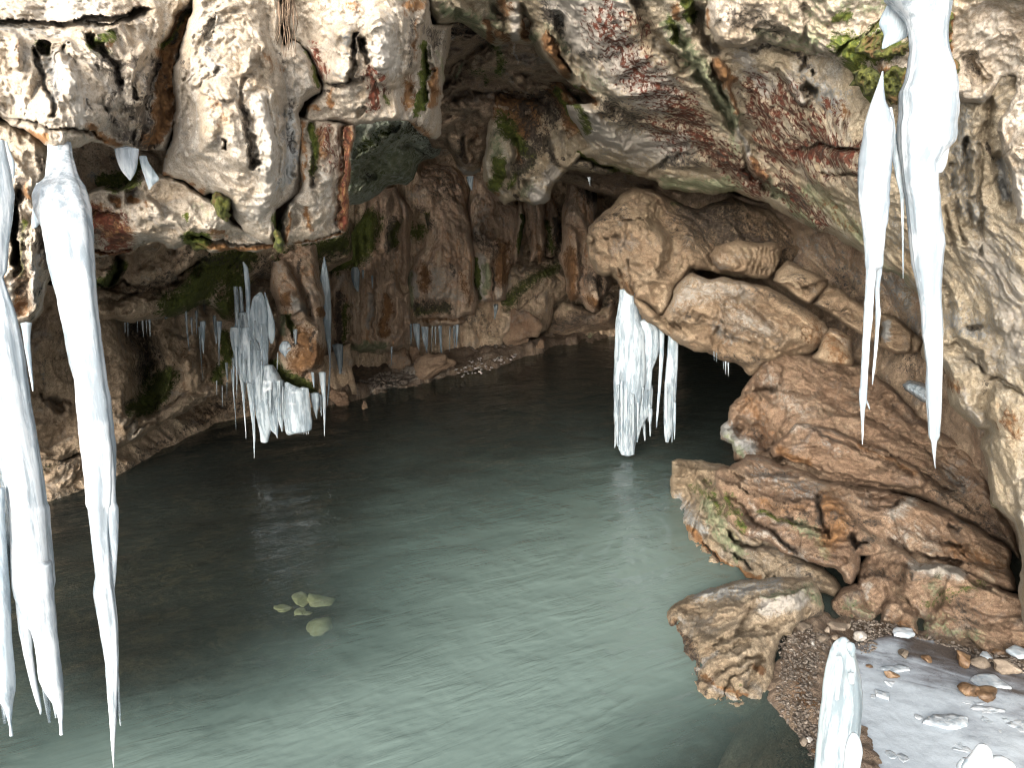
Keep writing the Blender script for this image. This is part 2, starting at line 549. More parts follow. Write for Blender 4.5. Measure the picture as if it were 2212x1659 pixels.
M = {}
M['cream'] = rock_mat('cream_limestone', bump=.45, pal=[(0.211, 0.166, 0.118), (0.338, 0.289, 0.229), (0.392, 0.344, 0.282), (0.424, 0.381, 0.322)], streak=(.3, (.38, .30, .22)), blotch=(.38, (.36, .27, .175)), speck=.4, runs=[((.40, .285, .16), .55, 4.5, .53, .66), ((.36, .345, .33), .6, 7, .54, .66), ((.47, .45, .415), .5, 6, .50, .62)])
M['buff'] = rock_mat('buff_limestone', [(0.271, 0.208, 0.138), (0.423, 0.354, 0.252), (0.496, 0.421, 0.309), (0.554, 0.486, 0.373)], streak=(.4, (.36, .28, .19)), blotch=(.5, (.38, .30, .19)), speck=.55, runs=[((.38, .28, .16), .5, 4, .53, .66), ((.36, .345, .27), .4, 6, .54, .66), ((.60, .58, .52), .5, 5, .50, .62)])
M['wall'] = rock_mat('wet_brown_cave_wall', [(0.306, 0.22, 0.147), (0.557, 0.419, 0.288), (0.71, 0.552, 0.394), (0.862, 0.704, 0.518)], streak=(.55, (.13, .09, .062)), blotch=(.5, (.2, .135, .09)), speck=.6, wet=.1, runs=[((.62, .50, .38), .6, 5, .52, .62), ((.38, .21, .11), .6, 6, .53, .64), ((.09, .08, .055), .7, 8, .55, .67)])
M['flow'] = rock_mat('brown_flowstone', [(0.302, 0.204, 0.14), (0.562, 0.408, 0.293), (0.691, 0.53, 0.395), (0.799, 0.663, 0.521)], streak=(.65, (.23, .14, .09)), blotch=(.4, (.32, .185, .11)), speck=.55, wet=.08, runs=[((.78, .66, .50), .8, 7, .50, .60), ((.50, .25, .11), .75, 9, .52, .62), ((.09, .075, .05), .8, 11, .55, .66)])
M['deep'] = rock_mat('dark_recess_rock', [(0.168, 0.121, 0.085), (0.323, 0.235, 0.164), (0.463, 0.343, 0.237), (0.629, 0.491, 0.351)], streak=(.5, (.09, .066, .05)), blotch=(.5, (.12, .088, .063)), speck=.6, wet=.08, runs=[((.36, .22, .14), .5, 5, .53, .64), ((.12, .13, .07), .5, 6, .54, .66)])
M['tan'] = rock_mat('tan_boulder_rock', [(0.19, 0.13, 0.079), (0.337, 0.246, 0.163), (0.427, 0.326, 0.22), (0.551, 0.442, 0.317)], streak=(.5, (.2, .128, .075)), blotch=(.55, (.24, .15, .088)), speck=.6, bed=(0, .55, 0), runs=[((.22, .13, .07), .5, 6, .53, .66)])
M['pile'] = rock_mat('red_brown_slab_rock', [(0.133, 0.082, 0.053), (0.257, 0.169, 0.11), (0.347, 0.242, 0.163), (0.465, 0.358, 0.254)], streak=(.5, (.16, .10, .068)), blotch=(.55, (.19, .122, .08)), speck=.6, bed=(0, .5, 0), runs=[((.19, .10, .06), .5, 5, .53, .66), ((.34, .31, .24), .5, 4, .53, .66)])
M['boulder'] = rock_mat('pale_brown_boulder_rock', [(0.184, 0.135, 0.086), (0.313, 0.243, 0.163), (0.405, 0.324, 0.228), (0.515, 0.427, 0.314)], streak=(.45, (.21, .155, .1)), blotch=(.5, (.24, .17, .11)), speck=.6, bed=(0, -.35, 0))
M['slab_green'] = rock_mat('pale_green_limestone', [(.36, .40, .33), (.52, .57, .48), (.62, .66, .57), (.72, .74, .66)], streak=(.4, (.2, .2, .14)), blotch=(.5, (.22, .21, .15)), speck=.6)

def simple_rock(name, c0, c1, c2, rough=.8, scale=14):
    m, nt, out = new_mat(name)
    tc = nt.nodes.new('ShaderNodeNewGeometry')
    n = noise_n(nt, tc.outputs['Position'], scale, 7, .68, .3)
    col = ramp(nt, n, [(.33, c0), (.5, c1), (.66, c2)])
    oi = nt.nodes.new('ShaderNodeObjectInfo')
    hs = nt.nodes.new('ShaderNodeHueSaturation')
    nt.links.new(maths(nt, 'ADD', maths(nt, 'MULTIPLY', oi.outputs['Random'], .5), .75), hs.inputs['Value'])
    nt.links.new(col, hs.inputs['Color'])
    b = nt.nodes.new('ShaderNodeBsdfPrincipled')
    nt.links.new(hs.outputs[0], b.inputs['Base Color'])
    b.inputs['Roughness'].default_value = rough
    bp = nt.nodes.new('ShaderNodeBump'); bp.inputs['Strength'].default_value = .5; bp.inputs['Distance'].default_value = .01
    nt.links.new(noise_n(nt, tc.outputs['Position'], scale * 5, 5, .65), bp.inputs['Height'])
    nt.links.new(bp.outputs[0], b.inputs['Normal'])
    nt.links.new(b.outputs[0], out.inputs['Surface'])
    return m
M['stone'] = simple_rock('grey_brown_stone', (.06, .045, .033), (.125, .098, .072), (.22, .18, .14))
M['stone_pale'] = simple_rock('pale_pebble', (.16, .145, .125), (.28, .26, .235), (.40, .37, .34), rough=.5)
M['stone_orange'] = simple_rock('orange_brown_stone', (.045, .027, .014), (.105, .06, .03), (.17, .11, .06), rough=.55)
M['gravel'] = simple_rock('mixed_gravel', (.035, .028, .023), (.10, .078, .06), (.25, .215, .18), scale=42)
M['sunk'] = simple_rock('yellow_sunken_stone', (.60, .50, .28), (.84, .72, .42), (.9, .80, .52))
M['mud'] = rock_mat('muddy_gravel_bank', [(.10, .07, .05), (.19, .135, .095), (.27, .20, .145), (.36, .29, .22)], speck=.6, fscale=4, use=('dark', 'rust', 'pale'), wet=.1)
M['bed'] = rock_mat('lake_bed', [(.024, .028, .025), (.04, .045, .04), (.06, .064, .056), (.09, .09, .08)], use=())

def moss_mat():
    m, nt, out = new_mat('green_moss')
    g = nt.nodes.new('ShaderNodeNewGeometry')
    n = noise_n(nt, g.outputs['Position'], 16, 8, .72)
    n2 = noise_n(nt, g.outputs['Position'], 7, 4, .6)
    col = ramp(nt, n, [(.34, (.018, .022, .006)), (.48, (.075, .085, .012)), (.62, (.16, .165, .03))])
    col = mixc(nt, smooth(nt, n2, .5, .62), col, (.17, .10, .035))
    b = nt.nodes.new('ShaderNodeBsdfPrincipled')
    nt.links.new(col, b.inputs['Base Color']); b.inputs['Roughness'].default_value = .85
    bp = nt.nodes.new('ShaderNodeBump'); bp.inputs['Strength'].default_value = .9; bp.inputs['Distance'].default_value = .03
    nt.links.new(noise_n(nt, g.outputs['Position'], 60, 5, .7), bp.inputs['Height'])
    nt.links.new(bp.outputs[0], b.inputs['Normal'])
    nt.links.new(b.outputs[0], out.inputs['Surface'])
    return m
M['moss'] = moss_mat()

def ice_mat(name, base=(.86, .91, .95), lo=.1, hi=.45, rough=.25, sss=.3, relief=.55):
    """Ice: milky body with clearer streaks down its length, frost grain and growth ripples."""
    m, nt, out = new_mat(name)
    g = nt.nodes.new('ShaderNodeNewGeometry')
    pos = g.outputs['Position']
    n = noise_n(nt, scaled(nt, pos, (1, 1, .12)), 26, 6, .65)
    n2 = noise_n(nt, pos, 5, 5, .6)
    f = noise_n(nt, pos, 75, 5, .75)
    b = nt.nodes.new('ShaderNodeBsdfPrincipled')
    v = maths(nt, 'ADD', maths(nt, 'MULTIPLY', n, .8), maths(nt, 'MULTIPLY', n2, .2))
    clear = smooth(nt, v, .56, .42)
    col = mixc(nt, clear, base, tuple(x * y for x, y in zip(base, (.78, .84, .88))))
    col = mixc(nt, maths(nt, 'MULTIPLY', smooth(nt, f, .55, .7), .25), col, tuple(min(.9, x * 1.1) for x in base))
    nt.links.new(col, b.inputs['Base Color'])
    b.inputs['IOR'].default_value = 1.31
    nt.links.new(maths(nt, 'ADD', maths(nt, 'MULTIPLY', f, .15), rough - .04), b.inputs['Roughness'])
    b.inputs['Subsurface Weight'].default_value = sss
    b.inputs['Subsurface Radius'].default_value = (.04, .055, .065)
    b.inputs['Subsurface Scale'].default_value = .5
    nt.links.new(maths(nt, 'ADD', maths(nt, 'MULTIPLY', clear, hi - lo), lo), b.inputs['Transmission Weight'])
    bp = nt.nodes.new('ShaderNodeBump'); bp.inputs['Strength'].default_value = relief; bp.inputs['Distance'].default_value = .015
    nt.links.new(maths(nt, 'ADD', maths(nt, 'MULTIPLY', n, .9), maths(nt, 'MULTIPLY', f, .04)), bp.inputs['Height'])
    nt.links.new(bp.outputs[0], b.inputs['Normal'])
    nt.links.new(b.outputs[0], out.inputs['Surface'])
    return m
M['ice'] = ice_mat('white_ice', (.36, .39, .415), .06, .38, .17, .35, .3)
M['ice_smooth'] = ice_mat('smooth_milky_ice', (.33, .375, .395), .15, .45, .18, .4, .10)
M['ice_bright'] = ice_mat('bright_milky_ice', (.42, .45, .47), .05, .2, .2, .5, .05)
M['ice_blue'] = ice_mat('bluish_cave_ice', (.35, .40, .435), .12, .45, .15, .3, .25)
M['ice_clear'] = ice_mat('clear_thin_ice', (.40, .45, .48), .5, .85, .16, .1)
M['ice_chunk'] = ice_mat('frosted_ice_chunk', (.40, .43, .455), .1, .3, .35, .2)

def frozen_mat():
    m, nt, out = new_mat('cloudy_pool_ice')
    g = nt.nodes.new('ShaderNodeNewGeometry'); pos = g.outputs['Position']
    mp = nt.nodes.new('ShaderNodeMapping'); mp.inputs['Rotation'].default_value = (0, 0, .45)
    nt.links.new(pos, mp.inputs['Vector'])
    n = noise_n(nt, scaled(nt, mp.outputs[0], (1.2, 4.5, 1)), 1.5, 7, .62, .6)
    n2 = noise_n(nt, pos, 9, 7, .7)
    v = maths(nt, 'ADD', attr(nt, 'pale'), maths(nt, 'MULTIPLY', maths(nt, 'SUBTRACT', n, .5), 1.3))
    v = maths(nt, 'ADD', v, maths(nt, 'MULTIPLY', maths(nt, 'SUBTRACT', n2, .5), .35))
    f = smooth(nt, v, -.02, .85)
    col = ramp(nt, f, [(0, (.05, .043, .04)), (.25, (.12, .126, .14)), (.55, (.24, .268, .30)), (1, (.36, .405, .445))])
    b = nt.nodes.new('ShaderNodeBsdfPrincipled')
    nt.links.new(col, b.inputs['Base Color']); b.inputs['IOR'].default_value = 1.31
    nt.links.new(maths(nt, 'ADD', maths(nt, 'MULTIPLY', n2, .3), .12), b.inputs['Roughness'])
    bp = nt.nodes.new('ShaderNodeBump'); bp.inputs['Strength'].default_value = .25; bp.inputs['Distance'].default_value = .02
    nt.links.new(n2, bp.inputs['Height']); nt.links.new(bp.outputs[0], b.inputs['Normal'])
    nt.links.new(b.outputs[0], out.inputs['Surface'])
    return m
M['frozen'] = frozen_mat()

def water_mat():
    m, nt, out = new_mat('silty_green_water')
    g = nt.nodes.new('ShaderNodeNewGeometry'); pos = g.outputs['Position']
    mp = nt.nodes.new('ShaderNodeMapping'); mp.inputs['Rotation'].default_value = (0, 0, -.5)
    nt.links.new(pos, mp.inputs['Vector'])
    n = noise_n(nt, scaled(nt, mp.outputs[0], (.55, 1.3, 1)), 1.3, 7, .62, 1.2)
    silt_tone = maths(nt, 'ADD', attr(nt, 'silt_tone'), maths(nt, 'MULTIPLY', maths(nt, 'SUBTRACT', n, .5), .30))
    f = smooth(nt, silt_tone, 0, 1)
    col = ramp(nt, f, [(0, (.016, .018, .016)), (.35, (.034, .045, .041)), (.7, (.080, .114, .104)), (1, (.142, .193, .175))])
    b = nt.nodes.new('ShaderNodeBsdfPrincipled')
    nt.links.new(col, b.inputs['Base Color'])
    b.inputs['Roughness'].default_value = .9
    b.inputs['Specular IOR Level'].default_value = 0
    b.inputs['Coat Weight'].default_value = 1.0           # the clear, rippled surface over the cloudy water
    b.inputs['Coat Roughness'].default_value = .05
    b.inputs['Coat IOR'].default_value = 1.33
    tr = nt.nodes.new('ShaderNodeBsdfTransparent'); tr.inputs[0].default_value = (.80, .92, .86, 1)
    mx = nt.nodes.new('ShaderNodeMixShader')
    lw = nt.nodes.new('ShaderNodeLayerWeight'); lw.inputs[0].default_value = .25
    tf = maths(nt, 'MULTIPLY', maths(nt, 'SUBTRACT', 1.0, lw.outputs['Facing']), maths(nt, 'SUBTRACT', .62, maths(nt, 'MULTIPLY', f, .56)), True)
    nt.links.new(tf, mx.inputs[0]); nt.links.new(b.outputs[0], mx.inputs[1]); nt.links.new(tr.outputs[0], mx.inputs[2])
    w1 = noise_n(nt, scaled(nt, mp.outputs[0], (.55, 2.6, 1)), 3.6, 3, .5, 1.0)
    w2 = noise_n(nt, scaled(nt, mp.outputs[0], (.7, 3.4, 1)), 16, 3, .5, .6)
    w3 = noise_n(nt, pos, 2.2, 3, .5)
    calm = smooth(nt, w3, .38, .62)
    bp = nt.nodes.new('ShaderNodeBump'); bp.inputs['Strength'].default_value = .45; bp.inputs['Distance'].default_value = .04
    nt.links.new(maths(nt, 'MULTIPLY', maths(nt, 'ADD', w1, maths(nt, 'MULTIPLY', w2, .22)), maths(nt, 'ADD', .35, calm)), bp.inputs['Height'])
    nt.links.new(bp.outputs[0], b.inputs['Coat Normal'])
    up = nt.nodes.new('ShaderNodeMix'); up.data_type = 'VECTOR'; up.inputs[0].default_value = .38; up.inputs[4].default_value = (0, 0, 1)
    nt.links.new(bp.outputs[0], up.inputs[5])
    un = nt.nodes.new('ShaderNodeVectorMath'); un.operation = 'NORMALIZE'
    nt.links.new(up.outputs[1], un.inputs[0]); nt.links.new(un.outputs[0], b.inputs['Normal'])
    nt.links.new(mx.outputs[0], out.inputs['Surface'])
    return m
M['water'] = water_mat()
def flat_mat(name, col, rough=.8):
    m, nt, out = new_mat(name)
    g = nt.nodes.new('ShaderNodeNewGeometry')
    n = noise_n(nt, g.outputs['Position'], 30, 5, .6)
    b = nt.nodes.new('ShaderNodeBsdfPrincipled')
    nt.links.new(mixc(nt, n, tuple(x * .6 for x in col), tuple(min(1, x * 1.3) for x in col)), b.inputs['Base Color'])
    b.inputs['Roughness'].default_value = rough
    nt.links.new(b.outputs[0], out.inputs['Surface'])
    return m
M['root'] = flat_mat('dry_root', (.12, .08, .05))
M['snow'] = flat_mat('bounce_snow', (.80, .81, .82))
# ------------------------------------------------------------------ the mountain round the cave
def shell():
    """Inside of the cave behind the visible masses, and the cliff above and beside its mouth."""
    def grid(fn, nu, nv, name, mat, amp=.35, flip=False):
        U, Vv = np.meshgrid(np.linspace(0, 1, nu), np.linspace(0, 1, nv))
        p = fn(U.ravel(), Vv.ravel())
        nrm = amp * np.stack([fbm(p / 1.6 + k * 11, 4) for k in range(3)], -1)
        p = p + nrm
        i = np.arange(nu * nv).reshape(nv, nu)
        q = np.stack([i[:-1, :-1].ravel(), i[:-1, 1:].ravel(), i[1:, 1:].ravel(), i[1:, :-1].ravel()], -1)
        if flip: q = q[:, ::-1]
        me, b = mesh_from(name, p, [q])
        return link(name, me, mat, None, b)
    def vault(u, v):            # u: left floor over the roof to the right floor, v: mouth to the far end
        a = np.pi * u
        wdt = np.where(v < .5, 9.0, 9.0) + 3.0 * np.sin(v * np.pi)
        hgt = 5.2 + 2.2 * np.sin(v * np.pi * .9)
        k = np.where(v > .75, np.sqrt(np.maximum(.0, 1 - ((v - .75) / .25) ** 2)), 1)
        x = -np.cos(a) * wdt * (.25 + .75 * k)
        z = -1.6 + np.sin(a) ** .7 * (hgt + 1.6) * (.15 + .85 * k)
        return np.stack([x, 5.2 + v * 20, z], -1)
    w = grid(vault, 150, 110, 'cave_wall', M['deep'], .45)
    tag(w, kind='structure')
    # the cliff goes on above and beside the picture: sheets that start just outside it and run up and outwards
    def sheet_from(px, py, Y, out, n, nv, name):
        k = np.linspace(0, len(px) - 1, n); idx = np.arange(len(px))
        e = at(np.interp(k, idx, px), np.interp(k, idx, py), np.interp(k, idx, Y))
        t = np.linspace(0, 1, nv)[:, None, None]
        o_ = np.array(out, float)
        p = e[None] + o_[None, None, :] * t + np.array([0, 1.0, 0]) * 0
        p = p.reshape(-1, 3)
        am = (.5 * np.minimum(1, np.repeat(np.linspace(0, 1, nv), n) * nv / 4))[:, None]
        p = p + am * np.stack([.7 * fbm(p / 1.2 + q_ * 7, 6, gain=.55) + .12 * fbm(p / .4 + q_ * 5, 3, kind=1) for q_ in range(3)], -1)
        i = np.arange(n * nv).reshape(nv, n)
        q = np.stack([i[:-1, :-1].ravel(), i[:-1, 1:].ravel(), i[1:, 1:].ravel(), i[1:, :-1].ravel()], -1)
        me, b = mesh_from(name, p, [q])
        return tag(link(name, me, M['cream'], None, b), kind='structure')
    sheet_from([-80, 200, 420, 700, 930, 1100, 1300, 1550, 1800, 2300], [-80] * 10, [4.3, 4.4, 4.9, 5.2, 6.6, 7.2, 6.2, 5.3, 4.8, 4.1], (0, 2.2, 7.5), 140, 60, 'cliff_above')
    sheet_from([-85] * 5, [-120, 250, 700, 1100, 1500], [4.3, 4.1, 4.4, 7.2, 7.2], (-9, -1.0, 0), 110, 130, 'cliff_beside')
    sheet_from([2300] * 5, [-120, 300, 700, 1300, 1900], [4.1, 4.1, 4.5, 4.9, 4.6], (9, -1.0, 0), 110, 130, 'cliff_beside')
    return w
WALL = shell()

# ground outside the mouth: unseen snow added to bounce light under the overhangs, the lake bed under the water
def sheet(name, x0, x1, y0, y1, zf, nx, ny, mat, kind='structure'):
    X, Yy = np.meshgrid(np.linspace(x0, x1, nx), np.linspace(y0, y1, ny))
    p = np.stack([X.ravel(), Yy.ravel(), np.zeros(X.size)], -1)
    p[:, 2] = zf(p)
    i = np.arange(nx * ny).reshape(ny, nx)
    q = np.stack([i[:-1, :-1].ravel(), i[:-1, 1:].ravel(), i[1:, 1:].ravel(), i[1:, :-1].ravel()], -1)
    me, b = mesh_from(name, p, [q])
    return tag(link(name, me, mat, None, b), kind=kind)
sheet('snow_bounce_ground', -60, 60, -90, 2.2, lambda p: .35 + .30 * fbm(p / 6, 3) + .03 * (2 - p[:, 1]) - .5 * np.clip((p[:, 1] - 1.2), 0, 1), 90, 110, M['snow'])
sheet('lake_bed', -16, 16, -4, 26, lambda p: -.75 + .18 * fbm(p / 2, 4), 120, 120, M['bed'])

# ------------------------------------------------------------------ water
def build_water():
    st = 4.0
    gx = np.arange(-140, W0 + 141, st); gy = np.concatenate([np.arange(640, 1000, 2.5), np.arange(1000, H0 + 220, st)])
    X, Yp = np.meshgrid(gx, gy)
    p = on_level(X.ravel(), Yp.ravel(), 0.0)
    q = np.stack([X.ravel(), Yp.ravel()], -1)
    y = p[:, 1:2]
    ang = -.5
    rot = np.c_[p[:, 0] * math.cos(ang) - p[:, 1] * math.sin(ang), p[:, 0] * math.sin(ang) + p[:, 1] * math.cos(ang), np.zeros(len(p))]
    wv = .011 * fbm(rot * np.array([.8, 2.4, 1]) * 1.3, 3, gain=.5, kind=0) + .006 * fbm(rot * np.array([.8, 2.8, 1]) * 4.0, 3, kind=2) * np.clip(.5 + 1.6 * perlin(rot * .7 + 5), 0, 1.3)
    # rougher where the stream runs down the left-hand middle
    d, _, _ = seg_dist(q, [(640, 960), (560, 1060), (420, 1200), (250, 1420)])
    run = np.clip(1 - d / 190, 0, 1)
    wv = wv * (.75 + 1.1 * run)
    p[:, 2] = wv
    silt_tone = np.full(len(p), .33)  # painted water tone: paler near the mouth, darker further in
    def blob(pts, r, a):
        d, _, _ = seg_dist(q, pts); return a * np.clip(1 - d / r, 0, 1) ** 1.2
    silt_tone += blob([(1000, 1640), (1100, 1400), (1350, 1250)], 560, .68)
    silt_tone += blob([(40, 1660), (300, 1680), (700, 1660)], 330, .38)
    silt_tone += blob([(1400, 1420), (900, 1660), (300, 1720)], 260, .22)
    silt_tone -= blob([(640, 960), (520, 1080), (420, 1200), (300, 1330)], 230, .34)
    silt_tone -= blob([(1100, 800), (1500, 900)], 330, .26)
    silt_tone -= blob([(120, 1150), (180, 1350)], 200, .22)
    silt_tone -= blob([(650, 1310), (690, 1330)], 80, .06)
    ny, nx = X.shape
    i = np.arange(nx * ny).reshape(ny, nx)
    f = np.stack([i[:-1, :-1].ravel(), i[1:, :-1].ravel(), i[1:, 1:].ravel(), i[:-1, 1:].ravel()], -1)
    me, b = mesh_from('water', p, [f])
    a = me.attributes.new('silt_tone', 'FLOAT', 'POINT'); a.data.foreach_set('value', silt_tone.astype(np.float32))
    w = tag(link('water', me, M['water'], None, b), kind='structure')
    # the rest of the lake, out of the picture
build_water()

# ------------------------------------------------------------------ rock masses, far to near
def wl(py, off=.05):                     # distance of the water's edge at row py
    return float(level_Y(py)) + off
def R(name, *a, **k):
    k.setdefault('parent', WALL)
    return rock(name, *a, **k)

FL = dict(lump=(.14, 1.6), mid=(.06, .45), fine=(.045, .13), flute=(.17, .34, .09))
# far back wall behind everything
R('cave_wall_far', [(640, 300), (1500, 300), (1500, 560), (1480, 690), (1345, 718), (1330, 735), (1180, 752), (1000, 790), (690, 860), (640, 700)],
  [(700, 400, 13.0), (700, 800, 12.6), (900, 350, 14.5), (900, 760, 14.3), (1100, 400, 15.6), (1100, 720, 15.7), (1330, 500, 16.6), (1330, 700, 17.3), (1480, 400, 15), (1480, 690, 16.6)],
  M['wall'], noise=FL, rim=(10, .1),
  feats=[('g', c('b', '850 1200, 1050 1080, 1400 950, 1500 900'), 60, -.5), ('g', c('b', '950 1500, 1200 1250, 1420 1080'), 55, -.7),
         ('g', c('b', '1100 900, 1330 860, 1450 1000'), 45, 1.0), ('g', c('b', '1250 1500, 1700 1380, 1900 1280'), 60, .9), ('g', c('b', '400 140, 800 60'), 60, .5)],
  stains=[('moss', c('b', '1000 1330, 1150 1150, 1400 1000'), 26, .75), ('dark', c('b', '1050 1250, 1250 1050'), 30, .6), ('dark', c('b', '1250 1420, 1700 1420, 1880 1260'), 60, .8),
          ('dark', c('b', '1330 430, 1440 620, 1400 900'), 28, .9), ('moss', c('b', '60 700, 260 700'), 30, .7), ('moss', [(700, 560), (770, 560), (800, 500)], 50, .9), ('dark', c('b', '640 1380, 900 1560'), 40, .6),
          ('green', c('b', '1400 1560, 1700 1600'), 10, .8), ('green', [(740, 700), (830, 740)], 22, .6), ('moss', [(740, 730), (800, 740)], 20, .5)], taper=.1)
# sloping rock at the back right of the drapes
# left portion of the back wall, fluted and mossy
R('flowstone', [(705, 560), (760, 500), (800, 420), (850, 400), (885, 440), (888, 560), (884, 640), (895, 700), (880, 745), (820, 770), (760, 765), (735, 790), (715, 760)],
  [(710, 600, 12.6), (800, 450, 13.2), (880, 500, 13.8), (880, 700, 13.7), (740, 770, 12.9)], M['flow'], noise=FL, rim=(30, .5),
  feats=[('g', [(775, 600), (770, 740)], 14, -.3), ('g', [(815, 560), (812, 740)], 16, -.35), ('g', [(850, 480), (856, 720)], 20, -.4), ('g', c('b', '60 700, 40 1000, 130 1200'), 12, .5)],
  stains=[('moss', [(715, 560), (770, 540), (790, 480)], 46, 1.0), ('dark', [(730, 640), (728, 740)], 16, .9), ('moss', [(745, 660), (740, 760)], 18, .6), ('rust', [(835, 640), (830, 720)], 16, .7),
          ('pale', [(800, 640), (798, 700)], 12, .6), ('green', [(760, 755), (830, 750)], 18, .7), ('dark', [(845, 470), (838, 540)], 16, .8), ('moss', [(852, 480), (846, 530)], 20, .7)])
# broad drape with icicles at its hem
R('flowstone', c('b', '100 60, 300 100, 560 120, 640 180, 690 380, 690 560, 715 800, 735 1050, 750 1300, 745 1400, 660 1420, 640 1470, 580 1520, 450 1500, 330 1510, 170 1490, 160 1440, 135 1300, 140 1050, 200 880, 290 820, 340 700, 300 560, 140 560, 60 400, 60 200'),
  [(865, 360, 14.8), (900, 560, 14.1), (885, 690, 13.8), (1000, 400, 14.6), (1010, 560, 14.0), (1020, 680, 13.9)], M['flow'], noise=FL, rim=(45, .9),
  feats=[('g', c('b', '300 400, 420 700, 440 1100'), 60, -.3), ('s', c('b', '160 1440, 330 1440, 640 1420, 740 1370'), 26, .5), ('g', c('b', '640 500, 690 900, 720 1200'), 26, -.2)],
  stains=[('dark', c('b', '420 200, 480 330'), 60, .55), ('dark', c('b', '230 1340, 480 1340'), 24, .75), ('moss', c('b', '230 1370, 480 1350'), 18, .6), ('pale', c('b', '380 1050, 420 1230, 560 1250'), 50, .45), ('pale', c('b', '200 1050, 230 1250'), 14, .8),
          ('green', c('b', '170 1000, 160 1350'), 12, .9), ('rust', c('b', '290 1000, 320 1180'), 20, .6), ('rust', c('b', '240 1450, 560 1450'), 12, .5), ('rust', c('b', '620 1050, 690 1300'), 20, .45),
          ('dark', c('b', '280 560, 340 640'), 22, .8), ('moss', c('b', '330 560, 300 720'), 14, .7), ('dark', c('b', '500 980, 540 1060'), 10, .8)])
# second drape with two hollows over it
R('flowstone', c('b', '680 180, 900 200, 1000 450, 1120 480, 1110 700, 1060 830, 1050 960, 1030 1150, 1000 1300, 900 1310, 850 1300, 760 1300, 740 1100, 720 850, 690 560'),
  [(1012, 400, 14.9), (1025, 560, 14.2), (1033, 650, 14.1), (1110, 420, 15.1), (1100, 640, 14.4)], M['flow'], noise=FL, rim=(26, .6),
  feats=[('g', c('b', '820 680, 818 720'), 9, .6), ('g', c('b', '890 720, 885 745'), 11, .7), ('s', c('b', '700 720, 780 870, 900 880, 960 780, 1060 830'), 30, -.25), ('g', c('b', '880 900, 890 1280'), 7, .35)],
  stains=[('pale', c('b', '780 930, 790 1250'), 16, .7), ('green', c('b', '830 1000, 830 1200'), 14, .8), ('moss', c('b', '740 950, 760 1250'), 8, .8), ('rust', c('b', '960 850, 960 1100'), 32, .7), ('pale', c('b', '930 1000, 940 1250'), 10, .5),
          ('dark', c('b', '880 1000, 890 1200'), 5, .9), ('dark', c('b', '760 760, 880 850'), 26, .6)])
for pts, Y, ex in ((c('b', '1100 420, 1150 480, 1160 600, 1130 800, 1100 960, 1070 1000, 1050 900, 1070 700'), 14.6, [('moss', c('b', '1130 560, 1130 900'), 10, .8)]),
                   (c('b', '1150 380, 1300 400, 1330 560, 1320 800, 1300 960, 1275 975, 1255 900, 1235 945, 1210 950, 1190 850, 1160 620'), 14.2, [('rust', c('b', '1270 820, 1280 960'), 12, .6), ('dark', c('b', '1180 500, 1190 800'), 6, .6)]),
                   (c('b', '1330 420, 1400 400, 1450 560, 1440 800, 1420 900, 1380 920, 1340 910, 1320 700'), 15.2, [('moss', c('b', '1350 600, 1400 880'), 16, .5), ('dark', c('b', '1430 560, 1440 860'), 10, .9)])):
    xs = [a for a, _ in pts]
    R('stalactite', pts, [(min(xs), 430, Y + .2), (max(xs), 430, Y + .2), (min(xs), 560, Y), (max(xs), 560, Y)], M['flow'], noise=FL, rim=(22, .45), stains=ex, warp=(4, 40))
# tall brown column at the right of the back wall
R('stalactite', c('b', '1500 180, 1680 160, 1760 300, 1780 560, 1800 800, 1850 1000, 1900 1130, 1830 1270, 1800 1360, 1730 1380, 1690 1360, 1665 1310, 1640 1260, 1600 1285, 1550 1290, 1510 1220, 1490 1080, 1455 900, 1470 700, 1490 400'),
  [(1215, 380, 13.0), (1290, 390, 13.2), (1225, 600, 12.4), (1285, 640, 12.2), (1210, 500, 12.6)], M['flow'], noise=FL, rim=(34, .8),
  feats=[('g', c('b', '1640 700, 1650 1200'), 9, .3), ('g', c('b', '1560 700, 1570 1200'), 18, -.25), ('g', c('b', '1740 1050, 1760 1300'), 20, -.3)],
  stains=[('rust', c('b', '1540 900, 1560 1250'), 22, .75), ('rust', c('b', '1720 1280, 1780 1320'), 22, .7), ('dark', c('b', '1620 900, 1640 1240'), 10, .6), ('dark', c('b', '1720 1080, 1820 1150'), 26, .7), ('dark', c('b', '1650 220, 1740 400'), 30, .9), ('moss', c('b', '1560 250, 1700 260'), 20, .4)])
# low rocks along the far waterline
R('low_rock', c('b', '930 1560, 960 1450, 1000 1350, 1120 1280, 1280 1150, 1470 1040, 1500 1160, 1420 1300, 1380 1450, 1350 1560, 1180 1620, 1000 1620'),
  [(1080, 700, 15.3), (1080, 735, 15.1), (1210, 610, 16.3), (1190, 720, 15.9), (1140, 660, 15.6)], M['wall'], noise=dict(strata=(.12, .5, (.5, 0, .85))), rim=(26, .6),
  stains=[('pale', c('b', '1000 1400, 1250 1270'), 26, .35), ('dark', c('b', '940 1560, 1100 1600'), 16, .7)])
# darker lump right of it, under the column
R('low_rock', c('b', '1360 1580, 1380 1400, 1480 1290, 1620 1330, 1760 1380, 1900 1290, 1960 1420, 1940 1560, 1700 1590, 1500 1620'),
  [(1190, 690, 16.6), (1190, 725, 16.7), (1300, 670, 16.4), (1310, 718, 17.2)], M['deep'], noise=dict(lump=(.3, 1.2)), rim=(24, .5), stains=[('dark', c('b', '1420 1440, 1650 1480'), 40, .7), ('pale', c('b', '1850 1400, 1860 1440'), 12, .4), ('rust', c('b', '1800 1480, 1900 1500'), 24, .4)])

